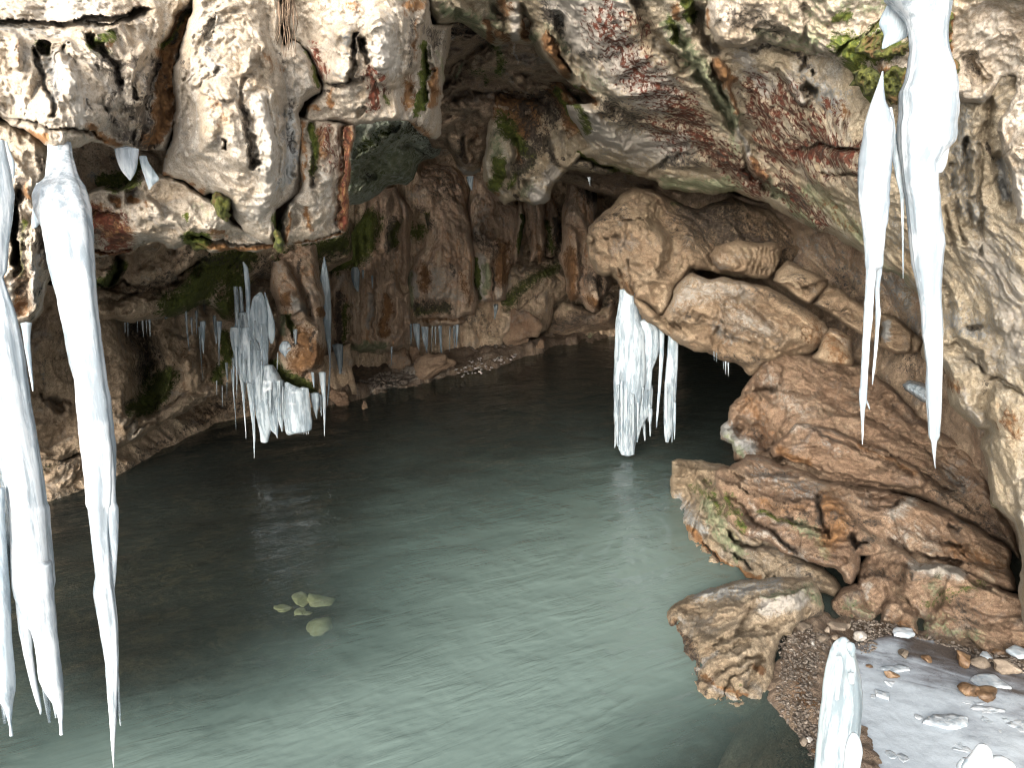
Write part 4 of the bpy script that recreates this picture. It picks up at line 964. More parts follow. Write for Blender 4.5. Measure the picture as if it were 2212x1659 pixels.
T('rock_slab', c('p', '360 690, 385 675, 430 668, 470 640, 540 600, 620 580, 700 620, 760 650, 830 660, 900 680, 960 710, 1050 755, 1100 745, 1160 760, 1300 790, 1500 830, 1620 860, 1720 900, 1900 1000, 2050 1090, 2130 1140, 2180 1200, 2200 1430, 2050 1400, 1900 1340, 1830 1310, 1680 1290, 1530 1270, 1470 1230, 1400 1215, 1250 1215, 1240 1300, 1200 1392, 1145 1355, 1100 1300, 1010 1272, 920 1252, 830 1215, 750 1182, 680 1122, 620 1105, 530 1112, 480 1082, 430 1012, 410 952, 405 880, 380 830, 362 760'),
  [(1550, 1015, 6.45), (1570, 1100, 6.05), (1590, 1150, 5.85), (1640, 985, 7.0), (1700, 1005, 6.9), (1790, 1040, 6.55), (1700, 1060, 6.2), (1800, 1090, 5.9), (1800, 1170, 5.5), (1680, 1180, 5.6), (1750, 1215, 5.35), (1830, 1255, 5.2), (1900, 1200, 5.5), (1950, 1080, 6.0), (1950, 1180, 5.6), (2060, 1130, 5.85), (2170, 1190, 5.7), (2180, 1240, 5.4)],
  M['pile'], noise=PL, rim=(14, .35), back=1.6, warp=(6, 45),
  feats=[('s', c('p', '380 750, 480 780, 600 850, 760 880, 960 880, 1020 850'), 70, -.2), ('v', c('p', '560 960, 590 1010, 680 1050, 760 1120, 850 1190'), 12, .3), ('s', c('p', '600 940, 700 950, 800 970, 920 1010, 1000 1040'), 30, .2), ('v', c('p', '985 860, 1010 960, 1050 1100'), 12, .22), ('v', c('p', '1300 900, 1450 910, 1500 880'), 8, .15), ('g', c('p', '1050 770, 1140 830, 1300 860'), 12, -.12), ('s', c('p', '1060 760, 1200 800, 1400 840, 1560 900'), 18, .12),
         ('s', c('p', '430 850, 500 880, 560 960'), 26, .25), ('v', c('p', '1030 1150, 1180 1100, 1280 1150'), 10, .18), ('g', c('p', '1180 1080, 1210 1140'), 18, .18), ('v', c('p', '1800 1010, 1840 1030'), 10, .2), ('v', c('p', '1660 1080, 1750 1130, 1860 1160'), 8, .14), ('s', c('p', '1450 1120, 1520 1170, 1640 1200, 1830 1230'), 20, .2)],
  stains=[('grey', c('p', '620 700, 800 760, 960 810'), 50, .35), ('dark', c('p', '640 700, 760 700'), 16, .4), ('moss', c('p', '430 880, 480 960, 520 1050'), 26, .75), ('moss', c('p', '620 950, 760 980, 850 1020'), 10, .85), ('dark', c('p', '700 900, 900 960'), 30, .45), ('green', c('p', '860 1020, 1000 1100, 1040 1180'), 26, .6), ('pale', c('p', '560 880, 620 960, 760 1000, 900 1030'), 12, .4), ('dark', c('p', '985 870, 1000 1000'), 14, .8), ('rust', c('p', '1060 900, 1130 1000, 1060 1120'), 46, .6),
          ('dark', c('p', '1080 980, 1240 1010, 1330 1020'), 26, .55), ('dark', c('p', '1180 1090, 1220 1160, 1320 1120'), 18, .7), ('pale', c('p', '1440 960, 1520 920, 1560 880'), 26, .5), ('pale', c('p', '1480 1110, 1600 1060, 1700 1160'), 50, .35), ('rust', c('p', '640 900, 760 920, 900 920'), 26, .45), ('rust', c('p', '1800 1150, 1980 1230, 2100 1280'), 40, .45), ('pale', c('p', '560 1060, 700 1100, 900 1220'), 18, .4), ('moss', c('p', '1000 1230, 1150 1350'), 12, .4), ('dark', c('p', '1850 1020, 1800 1000'), 14, .6)],
  cat='rock slab', label='broad middle slab with a flat dusty top jutting over the low slab')
T('boulder', [(1850, 1262), (1852, 1225), (1878, 1192), (1930, 1176), (1965, 1195), (1985, 1218), (2018, 1210), (2071, 1225), (2123, 1250), (2183, 1280), (2240, 1290), (2240, 1440), (2180, 1434), (2100, 1430), (2032, 1403), (1973, 1386), (1927, 1366), (1870, 1360), (1820, 1356), (1792, 1335), (1790, 1295), (1811, 1275)],
  [(1800, 1330, 5.15), (1839, 1355, 5.02), (1927, 1362, 4.98), (1973, 1379, 4.9), (2067, 1414, 4.7), (2180, 1420, 4.65), (1853, 1265, 5.3), (1900, 1200, 5.55), (1941, 1225, 5.3), (2018, 1214, 5.25), (2123, 1256, 5.15), (2204, 1300, 5.0), (2030, 1290, 5.05), (1900, 1310, 5.15), (2120, 1340, 4.95)],
  M['pile'], rim=(18, .3), step=2.6, back=1.0, noise=dict(lump=(.1, .5), mid=(.05, .2), fine=(.03, .07), strata=(.03, .16, (-.4, 0, .9)), facet=(.09, .35), ledge=(.04, .2, (.4, -.1, .9))),
  feats=[('s', c(8, '1200 510, 1280 480, 1400 500'), 40, -.15), ('v', c(8, '1360 560, 1380 640, 1300 760'), 12, .15), ('g', c(8, '1470 420, 1430 600, 1560 740'), 18, .15), ('s', c(8, '1430 400, 1560 440, 1700 390, 1850 440'), 30, -.15), ('g', c(8, '1700 600, 1640 700, 1580 790'), 18, .14), ('v', c(8, '1740 430, 1880 480, 2000 560'), 12, .15), ('g', c(8, '1120 790, 1030 720'), 12, .2), ('h', c(8, '1120 560, 1140 600'), 28, -.1)],
  stains=[('pale', c(8, '1560 420, 1700 430, 1800 460'), 34, .6), ('pale', c(8, '1250 540, 1240 600'), 14, .5), ('green', c(8, '1660 500, 1680 600'), 26, .5), ('moss', c(8, '1600 640, 1750 600, 1950 520'), 26, .6), ('moss', c(8, '1280 640, 1130 700'), 16, .35), ('dark', c(8, '1820 640, 1850 720, 1900 780'), 30, .6), ('dark', c(8, '1470 460, 1660 490'), 20, .5), ('rust', c(8, '1400 780, 1480 800'), 30, .4), ('green', c(8, '1150 660, 1240 720'), 34, .4), ('dark', c(8, '1230 460, 1420 480'), 22, .5), ('green', c(8, '1600 780, 1900 860'), 50, .4), ('rust', c(8, '1200 440, 1180 500'), 20, .4)],
  cat='boulder', label='mottled mossy rock at the foot of the heap, on the frozen pool')
T('boulder', c(8, '200 570, 290 540, 440 503, 600 490, 740 482, 850 478, 895 478, 940 530, 960 590, 990 650, 985 720, 900 750, 840 760, 800 800, 800 850, 740 850, 720 900, 690 990, 690 1100, 650 1180, 640 1300, 500 1340, 380 1330, 270 1310, 180 1200, 120 1090, 130 1010, 90 970, 30 910, 0 820, -10 720, 50 640, 110 610'),
  [(1506, 1277, 5.45), (1445, 1309, 5.15), (1443, 1358, wl(1358, .02)), (1489, 1453, wl(1453, .02)), (1531, 1512, wl(1512, .02)), (1611, 1519, wl(1519, .02)), (1660, 1512, 4.2), (1680, 1420, 4.5), (1700, 1375, 4.65), (1640, 1250, 5.45), (1745, 1245, 5.3), (1780, 1310, 4.95), (1770, 1335, 4.85), (1600, 1330, 4.75), (1540, 1400, 4.55), (1600, 1440, 4.3), (1690, 1300, 4.75), (1570, 1480, 4.25)],
  M['boulder'], rim=(16, .3), step=2.4, back=.9, warp=(5, 36), noise=dict(lump=(.06, .5), mid=(.03, .18), fine=(.022, .06), strata=(.02, .13, (-.35, .35, .85)), facet=(.08, .32), ledge=(.065, .17, (-.3, .3, .9))),
  feats=[('s', c(8, '210 590, 400 560, 640 560, 860 500'), 24, -.06), ('s', c(8, '590 620, 700 590, 850 560'), 60, -.14), ('v', c(8, '600 640, 520 690, 490 800, 470 820'), 14, .12), ('v', c(8, '460 820, 620 790, 800 760'), 10, .1), ('v', c(8, '300 900, 420 850, 640 820'), 10, .1), ('g', c(8, '850 500, 900 600, 870 740'), 10, .06), ('v', c(8, '200 1020, 300 960, 460 880'), 9, .08), ('v', c(8, '270 1120, 420 1010, 600 960'), 10, .09), ('g', c(8, '520 1160, 560 1040, 600 990'), 12, .1), ('h', c(8, '360 640, 380 680'), 20, -.06), ('h', c(8, '340 700, 420 690'), 14, -.05), ('v', c(8, '340 1250, 420 1100, 520 1040'), 8, .08), ('g', c(8, '500 600, 520 660'), 16, -.06)],
  stains=[('dark', c(8, '40 800, 110 900, 170 980'), 30, .85), ('rust', c(8, '50 780, 130 900, 150 960'), 20, .6), ('pale', c(8, '630 660, 730 640, 830 620'), 34, .75), ('green', c(8, '580 620, 900 530'), 12, .45), ('rust', c(8, '230 1090, 270 1120, 500 1230'), 14, .55), ('rust', c(8, '540 1040, 600 1060'), 14, .55), ('pale', c(8, '280 1120, 340 1180, 420 1230'), 16, .6), ('pale', c(8, '160 1070, 240 1000, 330 940'), 10, .6), ('moss', c(8, '440 1150, 500 1160'), 9, .5), ('dark', c(8, '820 800, 960 700'), 12, .8), ('grey', c(8, '200 600, 440 560, 700 520'), 30, .5), ('pale', c(8, '90 740, 130 760'), 8, .6), ('dark', c(8, '150 1040, 260 1200'), 10, .6), ('green', c(8, '860 560, 960 640'), 22, .5)],
  cat='boulder', label='pale brown boulder half in the water in front of the heap')

# ------------------------------------------------------------------ roof and right-hand wall
CEIL = dict(lump=(.16, 1.0), mid=(.07, .3), fine=(.03, .09), strata=(.02, .22, (.75, .2, .75)))
ceil = rock('cave_ceiling', c(2, '605 -170, 600 0, 620 60, 640 150, 760 140, 830 150, 880 180, 950 235, 1010 275, 1080 258, 1120 262, 1150 275, 1250 265, 1300 340, 1390 430, 1440 470, 1500 520, 1580 560, 1650 640, 1610 650, 1540 640, 1460 640, 1500 760, 1560 840, 1590 900, 1480 940, 1400 920, 1420 1000, 1480 1050')
  + c(3, '-150 1080, -80 1120, -50 1130, 0 1170, 100 1175, 290 1195, 430 1185, 530 1215, 640 1260, 720 1310, 860 1380, 1010 1440, 1120 1500, 1240 1575') + c(6, '1340 190, 1400 205, 1470 255, 1540 330, 1580 400, 1590 500, 1585 600, 1570 680, 1600 740, 1650 780, 1710 800, 1730 860, 1740 930, 1760 1030, 1800 1080, 1870 1115, 1920 1170, 1965 1180, 1950 1220, 1950 1290, 1975 1350, 1990 1420, 1990 1500, 2000 1580')
  + c(8, '2010 40, 2080 90, 2150 160, 2185 260, 2190 360, 2185 480, 2180 600, 2185 800, 2190 980') + [(2300, 1440), (2330, 600), (2330, -110), (1500, -110)],
  [(925, 10, 6.0), (1000, 0, 6.2), (1000, 60, 6.6), (1100, 90, 6.9), (1300, 0, 5.6), (1300, 200, 6.5), (1215, 160, 7.0), (1240, 260, 7.6), (1270, 330, 8.4), (1225, 372, 9.0), (1400, 395, 8.7), (1400, 250, 6.8), (1550, 418, 8.1), (1600, 200, 5.8), (1700, 460, 7.2), (1700, 300, 5.8),
   (1800, 400, 5.55), (1871, 548, 5.8), (1850, 250, 5.0), (1980, 630, 5.3), (1930, 500, 5.0), (2000, 400, 4.6), (2300, 0, 3.9), (2212, 400, 4.0), (2000, 0, 4.4), (1800, 0, 4.9), (2046, 800, 4.95), (2000, 760, 5.3), (2212, 800, 4.3), (2130, 1000, 4.75), (2212, 1200, 4.45), (2204, 1390, 4.85), (2260, 1390, 4.6), (1500, 80, 5.5)],
  M['buff'], noise=CEIL, rim=(22, .5), back=2.0, kind='structure', warp=(6, 50),
  feats=[  # lobes round the top of the arch
         ('h', c(2, '680 40, 690 110'), 26, -.3), ('g', c(2, '780 30, 900 120, 960 200'), 22, -.2), ('h', c(2, '1140 60, 1140 200'), 22, -.3), ('g', c(2, '1040 150, 1060 250'), 14, -.2), ('g', c(2, '1190 40, 1230 220'), 12, .3), ('g', c(2, '1000 40, 1080 100'), 12, .25),
         ('g', c(2, '1340 220, 1380 380, 1430 450'), 22, -.3), ('s', c(2, '1370 200, 1420 340, 1500 440'), 20, .2), ('g', c(2, '1420 100, 1480 300, 1620 500, 1900 800'), 22, .25), ('g', c(2, '1480 560, 1650 780, 1800 900'), 30, -.3), ('g', c(2, '1900 0, 1960 200, 2060 300, 2200 420'), 20, .35),
         ('s', c(2, '1980 1040, 2010 1000, 2080 960, 2212 930'), 26, .3), ('g', c(3, '-20 1000, 120 970, 330 1000'), 30, -.12), ('s', c(2, '1400 920, 1600 1000, 1800 1060, 2000 1130'), 16, .35), ('g', c(2, '1500 960, 1700 1030, 1900 1100'), 10, .3),
         # long ribs running down the slope
         ('g', c(3, '330 380, 400 560, 450 760, 520 980, 600 1090'), 14, -.25), ('g', c(3, '300 420, 380 620, 430 780, 500 1010'), 9, .2), ('g', c(3, '60 200, 200 420, 330 640, 420 780'), 16, .25), ('g', c(3, '130 300, 260 470, 400 700'), 12, -.2), ('g', c(3, '200 60, 230 200, 330 330'), 20, .4),
         ('g', c(3, '600 1040, 680 1160, 800 1290, 960 1420'), 12, -.15), ('g', c(3, '480 1030, 640 1160, 860 1340'), 12, .2), ('s', c(3, '820 905, 940 870, 1050 890, 1180 915'), 26, .2), ('g', c(3, '700 400, 800 520, 860 600'), 18, -.25), ('g', c(3, '840 420, 860 420, 870 360'), 10, .1), ('g', c(3, '920 440, 930 460'), 9, .1), ('g', c(3, '860 540, 920 580'), 14, .2),
         ('v', c(3, '960 1060, 1100 1090, 1200 1100'), 8, .12), ('s', c(3, '1060 1210, 1090 1230, 1130 1270'), 12, .1),
         # right-hand wall
         ('g', c(3, '1700 900, 1720 1200, 1760 1500'), 10, 0.088), ('g', c(3, '1760 1000, 1800 1300, 1830 1500'), 9, 0.077), ('g', c(3, '1850 850, 1860 1200, 1900 1450'), 9, 0.083), ('g', c(3, '1940 900, 1950 1300, 1950 1560'), 9, 0.099), ('g', c(3, '1900 900, 1900 1200'), 7, -0.055), ('g', c(3, '2000 640, 1980 800, 1990 950'), 20, 0.083), ('g', c(3, '1800 900, 1830 1300'), 7, -0.055),
         ('g', c(3, '2050 970, 2080 1150, 2100 1250'), 22, 0.193), ('s', c(6, '1720 640, 1780 620, 1860 720, 1950 800, 2100 900, 2200 960'), 22, 0.138), ('g', c(6, '1790 370, 1830 600, 1950 700'), 26, -0.083), ('v', c(6, '2010 850, 2110 880, 2212 960'), 8, 0.110), ('h', c(6, '2030 500, 2080 520'), 22, -0.083), ('h', c(6, '1900 530, 1930 535'), 9, 0.083), ('g', c(6, '1590 640, 1700 700, 1780 800'), 26, -0.138), ('g', c(6, '1960 800, 1940 700, 1800 620'), 12, 0.138),
         ('v', c(6, '1700 280, 1750 330, 1740 420'), 10, 0.083), ('h', c(6, '1800 920, 1830 1000'), 30, -0.110), ('h', c(6, '1900 1080, 1930 1130'), 20, -0.110), ('g', c(6, '1990 900, 1960 1050, 2000 1180'), 20, 0.110), ('h', c(6, '2080 1330, 2120 1420'), 36, -0.083), ('h', c(8, '2100 100, 2180 160'), 30, -0.083), ('h', c(6, '2150 200, 2160 300'), 40, -0.066)],
  stains=[('green', c(2, '700 60, 850 110, 960 190'), 30, .6), ('green', c(2, '1000 60, 1060 200'), 26, .5), ('rust', c(2, '980 150, 1000 240'), 16, .7), ('rust', c(2, '1040 200, 1090 240'), 16, .6), ('rust', c(2, '1060 20, 1100 60'), 22, .55), ('pale', c(2, '1140 30, 1150 220'), 20, .7), ('rust', c(2, '1210 140, 1210 240'), 14, .7), ('green', c(2, '1270 200, 1250 240'), 16, .6),
          ('rust', c(2, '1340 220, 1400 360, 1450 450'), 20, .8), ('rust', c(2, '1560 540, 1640 620'), 9, .9), ('moss', c(2, '1460 500, 1600 590'), 9, .7), ('dark', c(2, '1320 60, 1420 150'), 30, .75), ('green', c(2, '1330 150, 1440 300'), 26, .5), ('dark', c(2, '1560 320, 1640 380'), 18, .6), ('dark', c(2, '1700 650, 1900 740'), 36, .65), ('green', c(2, '1550 440, 1700 560'), 30, .4), ('moss', c(2, '1480 560, 1600 800'), 14, .6),
          ('pale', c(2, '1460 30, 1700 60, 1600 200'), 90, .8), ('pale', c(2, '1700 200, 1800 400, 2000 560'), 80, .7), ('pale', c(2, '1480 640, 1650 800, 1900 900, 2150 900'), 60, .65), ('pale', c(2, '1600 400, 1800 560'), 60, .5),
          ('red', c(2, '1700 130, 1740 220, 1900 440, 2000 560, 2100 620'), 66, .8), ('red', c(2, '2100 620, 2212 760'), 50, 1.0), ('red', c(2, '1850 130, 1930 180'), 40, .6), ('red', c(2, '2000 760, 2150 860'), 50, .75), ('dark', c(2, '1760 120, 1780 140'), 9, .8), ('dark', c(2, '1850 80, 1850 100'), 9, .8),
          ('red', c(3, '100 640, 180 780, 280 900, 420 1030, 560 1130'), 46, 1.0), ('red', c(3, '560 520, 600 700, 680 800'), 46, .95), ('red', c(3, '720 560, 800 700, 1000 860'), 60, .8), ('red', c(3, '700 940, 900 920, 1150 960'), 50, 1.0), ('red', c(3, '620 880, 760 980'), 36, .8), ('red', c(3, '720 1120, 850 1280, 950 1350'), 36, .9), ('red', c(3, '1000 640, 1080 760'), 30, .6), ('red', c(3, '900 1080, 1200 1080'), 36, .5), ('dark', c(3, '760 1160, 860 1270'), 16, .6),
          ('green', c(3, '30 150, 180 380, 320 560, 420 740'), 34, .7), ('moss', c(3, '30 130, 60 260'), 14, .7), ('moss', c(3, '140 0, 160 100'), 22, .8), ('rust', c(3, '60 30, 80 110'), 14, .7), ('rust', c(3, '330 400, 390 500'), 22, .8), ('rust', c(3, '400 520, 440 680'), 12, .6), ('rust', c(3, '530 960, 600 1080'), 12, .7), ('pale', c(3, '450 780, 520 960'), 10, .8),
          ('pale', c(3, '480 340, 560 480, 640 560'), 30, .6), ('pale', c(3, '760 470, 860 600'), 24, .5), ('grey', c(3, '880 440, 960 560, 1060 640'), 46, .5), ('dark', c(3, '830 360, 930 450'), 12, .85), ('rust', c(3, '1090 640, 1100 700'), 20, .5), ('dark', c(3, '560 300, 700 260, 830 330'), 12, .7),
          ('green', c(3, '0 1120, 200 1150, 420 1160'), 26, .75), ('moss', c(2, '1480 900, 1560 980, 1800 1080, 1950 1120'), 9, .9), ('dark', c(2, '1300 880, 1420 960, 1700 1060'), 16, .75), ('green', c(2, '1750 1060, 2000 1140, 2200 1180'), 24, .6), ('dark', c(3, '0 1000, 120 980, 200 1000'), 22, .6),
          ('green', c(3, '600 1090, 700 1200, 900 1380'), 16, .8), ('green', c(3, '900 1180, 1060 1300, 1200 1450'), 36, .6), ('rust', c(3, '950 1200, 1150 1400'), 40, .35), ('dark', c(3, '300 900, 500 1090'), 10, .5), ('green', c(3, '430 850, 400 960'), 26, .4), ('dark', c(3, '960 980, 1000 900'), 10, .5),
          ('grey', c(3, '1780 650, 1800 800, 1850 950'), 50, .45), ('grey', c(3, '1760 1000, 1900 1300'), 60, .4), ('grey', c(3, '1400 1300, 1460 1500'), 50, .25), ('dark', c(3, '1990 900, 2010 960'), 9, .7), ('grey', c(3, '2080 1000, 2100 1200'), 22, .7), ('rust', c(6, '2100 1100, 2180 1200'), 50, .4), ('rust', c(6, '1740 860, 1800 930'), 22, .5), ('grey', c(6, '1780 480, 1900 560'), 50, .45), ('pale', c(6, '2000 100, 2150 400, 2150 700'), 110, .5), ('dark', c(6, '1890 530, 1920 540'), 10, .7),
          ('green', c(6, '1340 170, 1480 240, 1560 380'), 14, .45), ('pale', c(6, '1830 950, 1930 1120'), 26, .5), ('dark', c(6, '1980 850, 1960 950'), 9, .5), ('moss', c(8, '2000 0, 2040 80'), 9, .4)])
def C_(name, *a, **k):
    k.setdefault('parent', ceil)
    return rock(name, *a, **k)
# protruding tier at the top right
UP = dict(pit=3.0, lump=(.13, .8), mid=(.06, .25), fine=(.034, .07), flute=(.04, .35, .5))
C_('overhang', c(3, '240 -160, 250 0, 245 60, 275 180, 310 260, 360 292, 420 298, 500 285, 560 250, 590 230, 640 265, 700 290, 760 310, 830 330, 900 340, 1000 380, 1060 400, 1120 430, 1160 500, 1190 560, 1250 620, 1290 650, 1380 600, 1440 570, 1500 560, 1600 580, 1760 595, 1820 620, 1890 640, 1950 645, 2010 600, 2080 540, 2110 500, 2130 540, 2100 640, 2060 720, 2040 800, 2050 900, 2060 960, 2110 975, 2170 965, 2190 1000, 2212 1000') + [(2330, 350), (2330, -110), (1530, -110)],
  [(1530, 0, 4.9), (1560, 100, 5.0), (1640, 80, 4.9), (1700, 0, 4.6), (1750, 120, 4.9), (1830, 150, 4.7), (1890, 225, 4.6), (1880, 0, 4.3), (1960, 195, 4.3), (2050, 0, 4.0), (2060, 205, 4.05), (2170, 170, 4.0), (2160, 340, 3.95), (2212, 0, 3.7), (2250, 250, 3.75), (1780, 60, 4.5)],
  M['cream'], noise=UP, rim=(26, .4), back=1.0, step=2.6,
  feats=[('g', c(3, '860 60, 880 200, 860 330'), 16, .16), ('g', c(3, '880 130, 900 260'), 12, -.1), ('g', c(3, '600 200, 740 200, 820 300'), 22, .18), ('g', c(3, '1270 200, 1360 160'), 30, -.12), ('s', c(3, '940 300, 1010 330, 1200 200, 1330 100'), 20, .15), ('g', c(3, '1880 380, 1950 500'), 26, .15), ('g', c(3, '2120 500, 2060 620, 2000 660'), 16, .25), ('h', c(3, '1990 1000, 1990 1010'), 6, .1), ('g', c(3, '1400 400, 1500 330'), 36, -.1)],
  stains=[('dark', c(3, '420 100, 560 120, 680 190'), 44, .6), ('green', c(3, '600 200, 760 260, 900 280, 960 120'), 50, .55), ('green', c(3, '900 60, 1200 60, 1340 30'), 50, .45), ('moss', c(3, '1060 110, 1150 90'), 14, .7), ('moss', c(3, '1280 180, 1330 140'), 16, .7), ('moss', c(3, '1100 260, 1200 330, 1290 250'), 44, .8), ('moss', c(3, '1160 440, 1240 560, 1290 600'), 40, .9), ('rust', c(3, '1360 420, 1440 540'), 40, .6), ('moss', c(3, '1460 220, 1400 310'), 26, .8),
          ('rust', c(3, '1740 100, 1740 300'), 16, .8), ('dark', c(3, '1900 350, 1930 480'), 30, .5), ('dark', c(3, '2010 640, 2090 540'), 9, .6), ('grey', c(3, '1880 560, 1960 620'), 22, .5), ('rust', c(3, '250 60, 270 160'), 8, .7), ('green', c(3, '760 40, 780 140'), 30, .4), ('green', c(3, '1750 20, 1760 60'), 20, .5), ('dark', c(3, '2010 830, 2040 880'), 10, .5), ('pale', c(3, '1950 100, 2100 300'), 110, .5)])
C_('hanging_lobe', c(3, '2070 960, 2100 1040, 2130 1120, 2150 1250, 2145 1380, 2160 1400, 2200 1390, 2230 1400') + [(2330, 480), (2330, 300), (2180, 300)], [(2160, 340, 3.95), (2200, 480, 3.9), (2250, 340, 3.7), (2280, 460, 3.75)], M['cream'], noise=UP, rim=(22, .4), step=2.4, back=.8,
   stains=[('grey', c(3, '2140 1020, 2160 1100'), 22, .4), ('pale', c(3, '2180 1100, 2200 1350'), 30, .8)])

# upper left: brow, big lobe and blocks ------------------------------------------------------------
CR = dict(pit=2.0, lump=(.14, .75), mid=(.036, .22), fine=(.028, .06), flute=(.05, .3, .45))
C_('recess', [(80, 290), (430, 290), (440, 420), (300, 440), (240, 480), (150, 440), (90, 420)], [(100, 300, 4.6), (420, 300, 5.0), (150, 430, 4.7), (420, 420, 5.0)], M['wall'], noise=dict(lump=(.1, .7), mid=(.06, .25), fine=(.03, .07)), rim=(8, .2),
   stains=[('moss', c(1, '650 1130, 760 1090, 830 1130'), 26, .95), ('green', c(1, '680 1120, 780 1100'), 30, .8), ('rust', c(1, '520 1250, 620 1230'), 22, .5), ('dark', c(1, '430 950, 700 960'), 34, .5), ('moss', c(1, '840 1000, 850 1130'), 14, .8), ('grey', c(1, '560 1080, 620 1120'), 22, .5)])
C_('hanging_block', c(1, '520 1180, 620 1150, 720 1170, 800 1120, 900 1080, 1000 1060, 1130 1100, 1220 1180, 1320 1240, 1440 1380, 1560 1420, 1700 1480, 1690 1530, 1600 1545, 1500 1545, 1420 1540, 1300 1555, 1210 1500, 1155 1505, 1080 1535, 1040 1525, 1000 1500, 940 1490, 860 1510, 800 1560, 720 1580, 640 1585, 540 1580, 520 1500, 530 1300'),
   [(190, 420, 4.40), (190, 545, 4.65), (280, 400, 4.50), (280, 530, 4.75), (400, 390, 4.55), (390, 525, 4.75), (500, 520, 4.75), (560, 535, 4.85), (300, 470, 4.40), (430, 480, 4.40)],
   M['cream'], noise=CR, rim=(12, .3), step=2.4, back=1.5, warp=(5, 40),
   feats=[('s', c(1, '540 1300, 680 1310, 800 1340'), 20, .12), ('h', c(1, '800 1200, 815 1230'), 14, .12), ('h', c(1, '850 1190, 860 1200'), 10, .1), ('h', c(1, '700 1220, 730 1250'), 12, .08), ('s', c(1, '560 1540, 680 1540, 800 1530, 880 1490'), 16, .3), ('g', c(1, '880 1240, 1000 1340, 1150 1420'), 26, -.12), ('s', c(1, '1160 1440, 1300 1480, 1700 1490'), 22, .3)],
   stains=[('rust', c(1, '560 1330, 680 1380, 740 1460'), 40, .75), ('red', c(1, '580 1340, 700 1400, 720 1500'), 50, 1.0), ('dark', c(1, '560 1330, 580 1480'), 26, .5), ('green', c(1, '780 1380, 760 1470'), 12, .6), ('rust', c(1, '800 1220, 820 1240'), 11, .9), ('rust', c(1, '700 1230, 740 1250'), 12, .7), ('rust', c(1, '560 1560, 800 1550'), 9, .7), ('moss', c(1, '690 1130, 820 1110'), 26, .75), ('moss', c(1, '1170 1460, 1260 1490'), 22, .9), ('rust', c(1, '1220 1520, 1500 1530, 1680 1520'), 9, .85), ('green', c(1, '1200 1270, 1290 1330'), 14, .6), ('moss', c(1, '1140 1330, 1150 1350'), 8, .7), ('rust', c(1, '1300 1440, 1400 1450'), 14, .6), ('rust', c(1, '880 1240, 900 1280'), 10, .5)])
C_('pendant', c(1, '-160 620, 0 720, 110 770, 200 800, 300 850, 330 940, 325 1040, 300 1100, 250 1180, 220 1240, 300 1290, 330 1400, 335 1550') + c(4, '330 180, 290 260, 280 360, 270 430, 240 470, 190 510, 120 520, 70 525, 40 500, 0 470, -150 480'),
   [(-40, 250, 3.9), (-40, 680, 4.1), (60, 300, 3.9), (115, 340, 4.0), (90, 420, 3.95), (60, 560, 3.95), (115, 560, 4.2), (90, 680, 4.15), (30, 690, 4.05), (30, 420, 3.9)],
   M['cream'], noise=dict(lump=(.1, .5), mid=(.07, .2), fine=(.03, .06), flute=(.09, .3, .2)), rim=(22, .3), step=2.4, back=1.0,
   feats=[('g', c(1, '70 1300, 90 1600'), 12, .2), ('g', c('l', '90 620, 110 900, 140 1200'), 10, .18), ('g', c('l', '260 800, 250 1100, 260 1400'), 14, -.1), ('g', c('l', '170 560, 120 640'), 16, .12)],
   stains=[('dark', c('l', '200 480, 120 660, 100 820, 110 1000'), 18, .9), ('rust', c('l', '200 520, 210 580'), 12, .8), ('dark', c('l', '300 300, 350 370'), 17, .9), ('dark', c('l', '320 940, 360 1040, 390 1190'), 22, .95), ('dark', c('l', '170 900, 200 1100, 180 1350'), 26, .75), ('rust', c('l', '160 1050, 180 1300, 160 1500'), 26, .6), ('moss', c('l', '180 820, 170 1230'), 12, .6), ('grey', c('l', '280 1100, 260 1250, 270 1420'), 22, .7), ('grey', c('l', '80 850, 110 1150'), 9, .9), ('dark', c('l', '30 800, 50 1050'), 22, .75), ('grey', c('l', '80 1300, 100 1500'), 26, .6), ('rust', c('l', '20 1150, 30 1300'), 16, .5), ('dark', c('l', '280 1380, 220 1560'), 16, .6), ('pale', c('l', '350 1270, 340 1450, 250 1560'), 7, .7), ('dark', c('l', '20 260, 20 320'), 14, .6)])
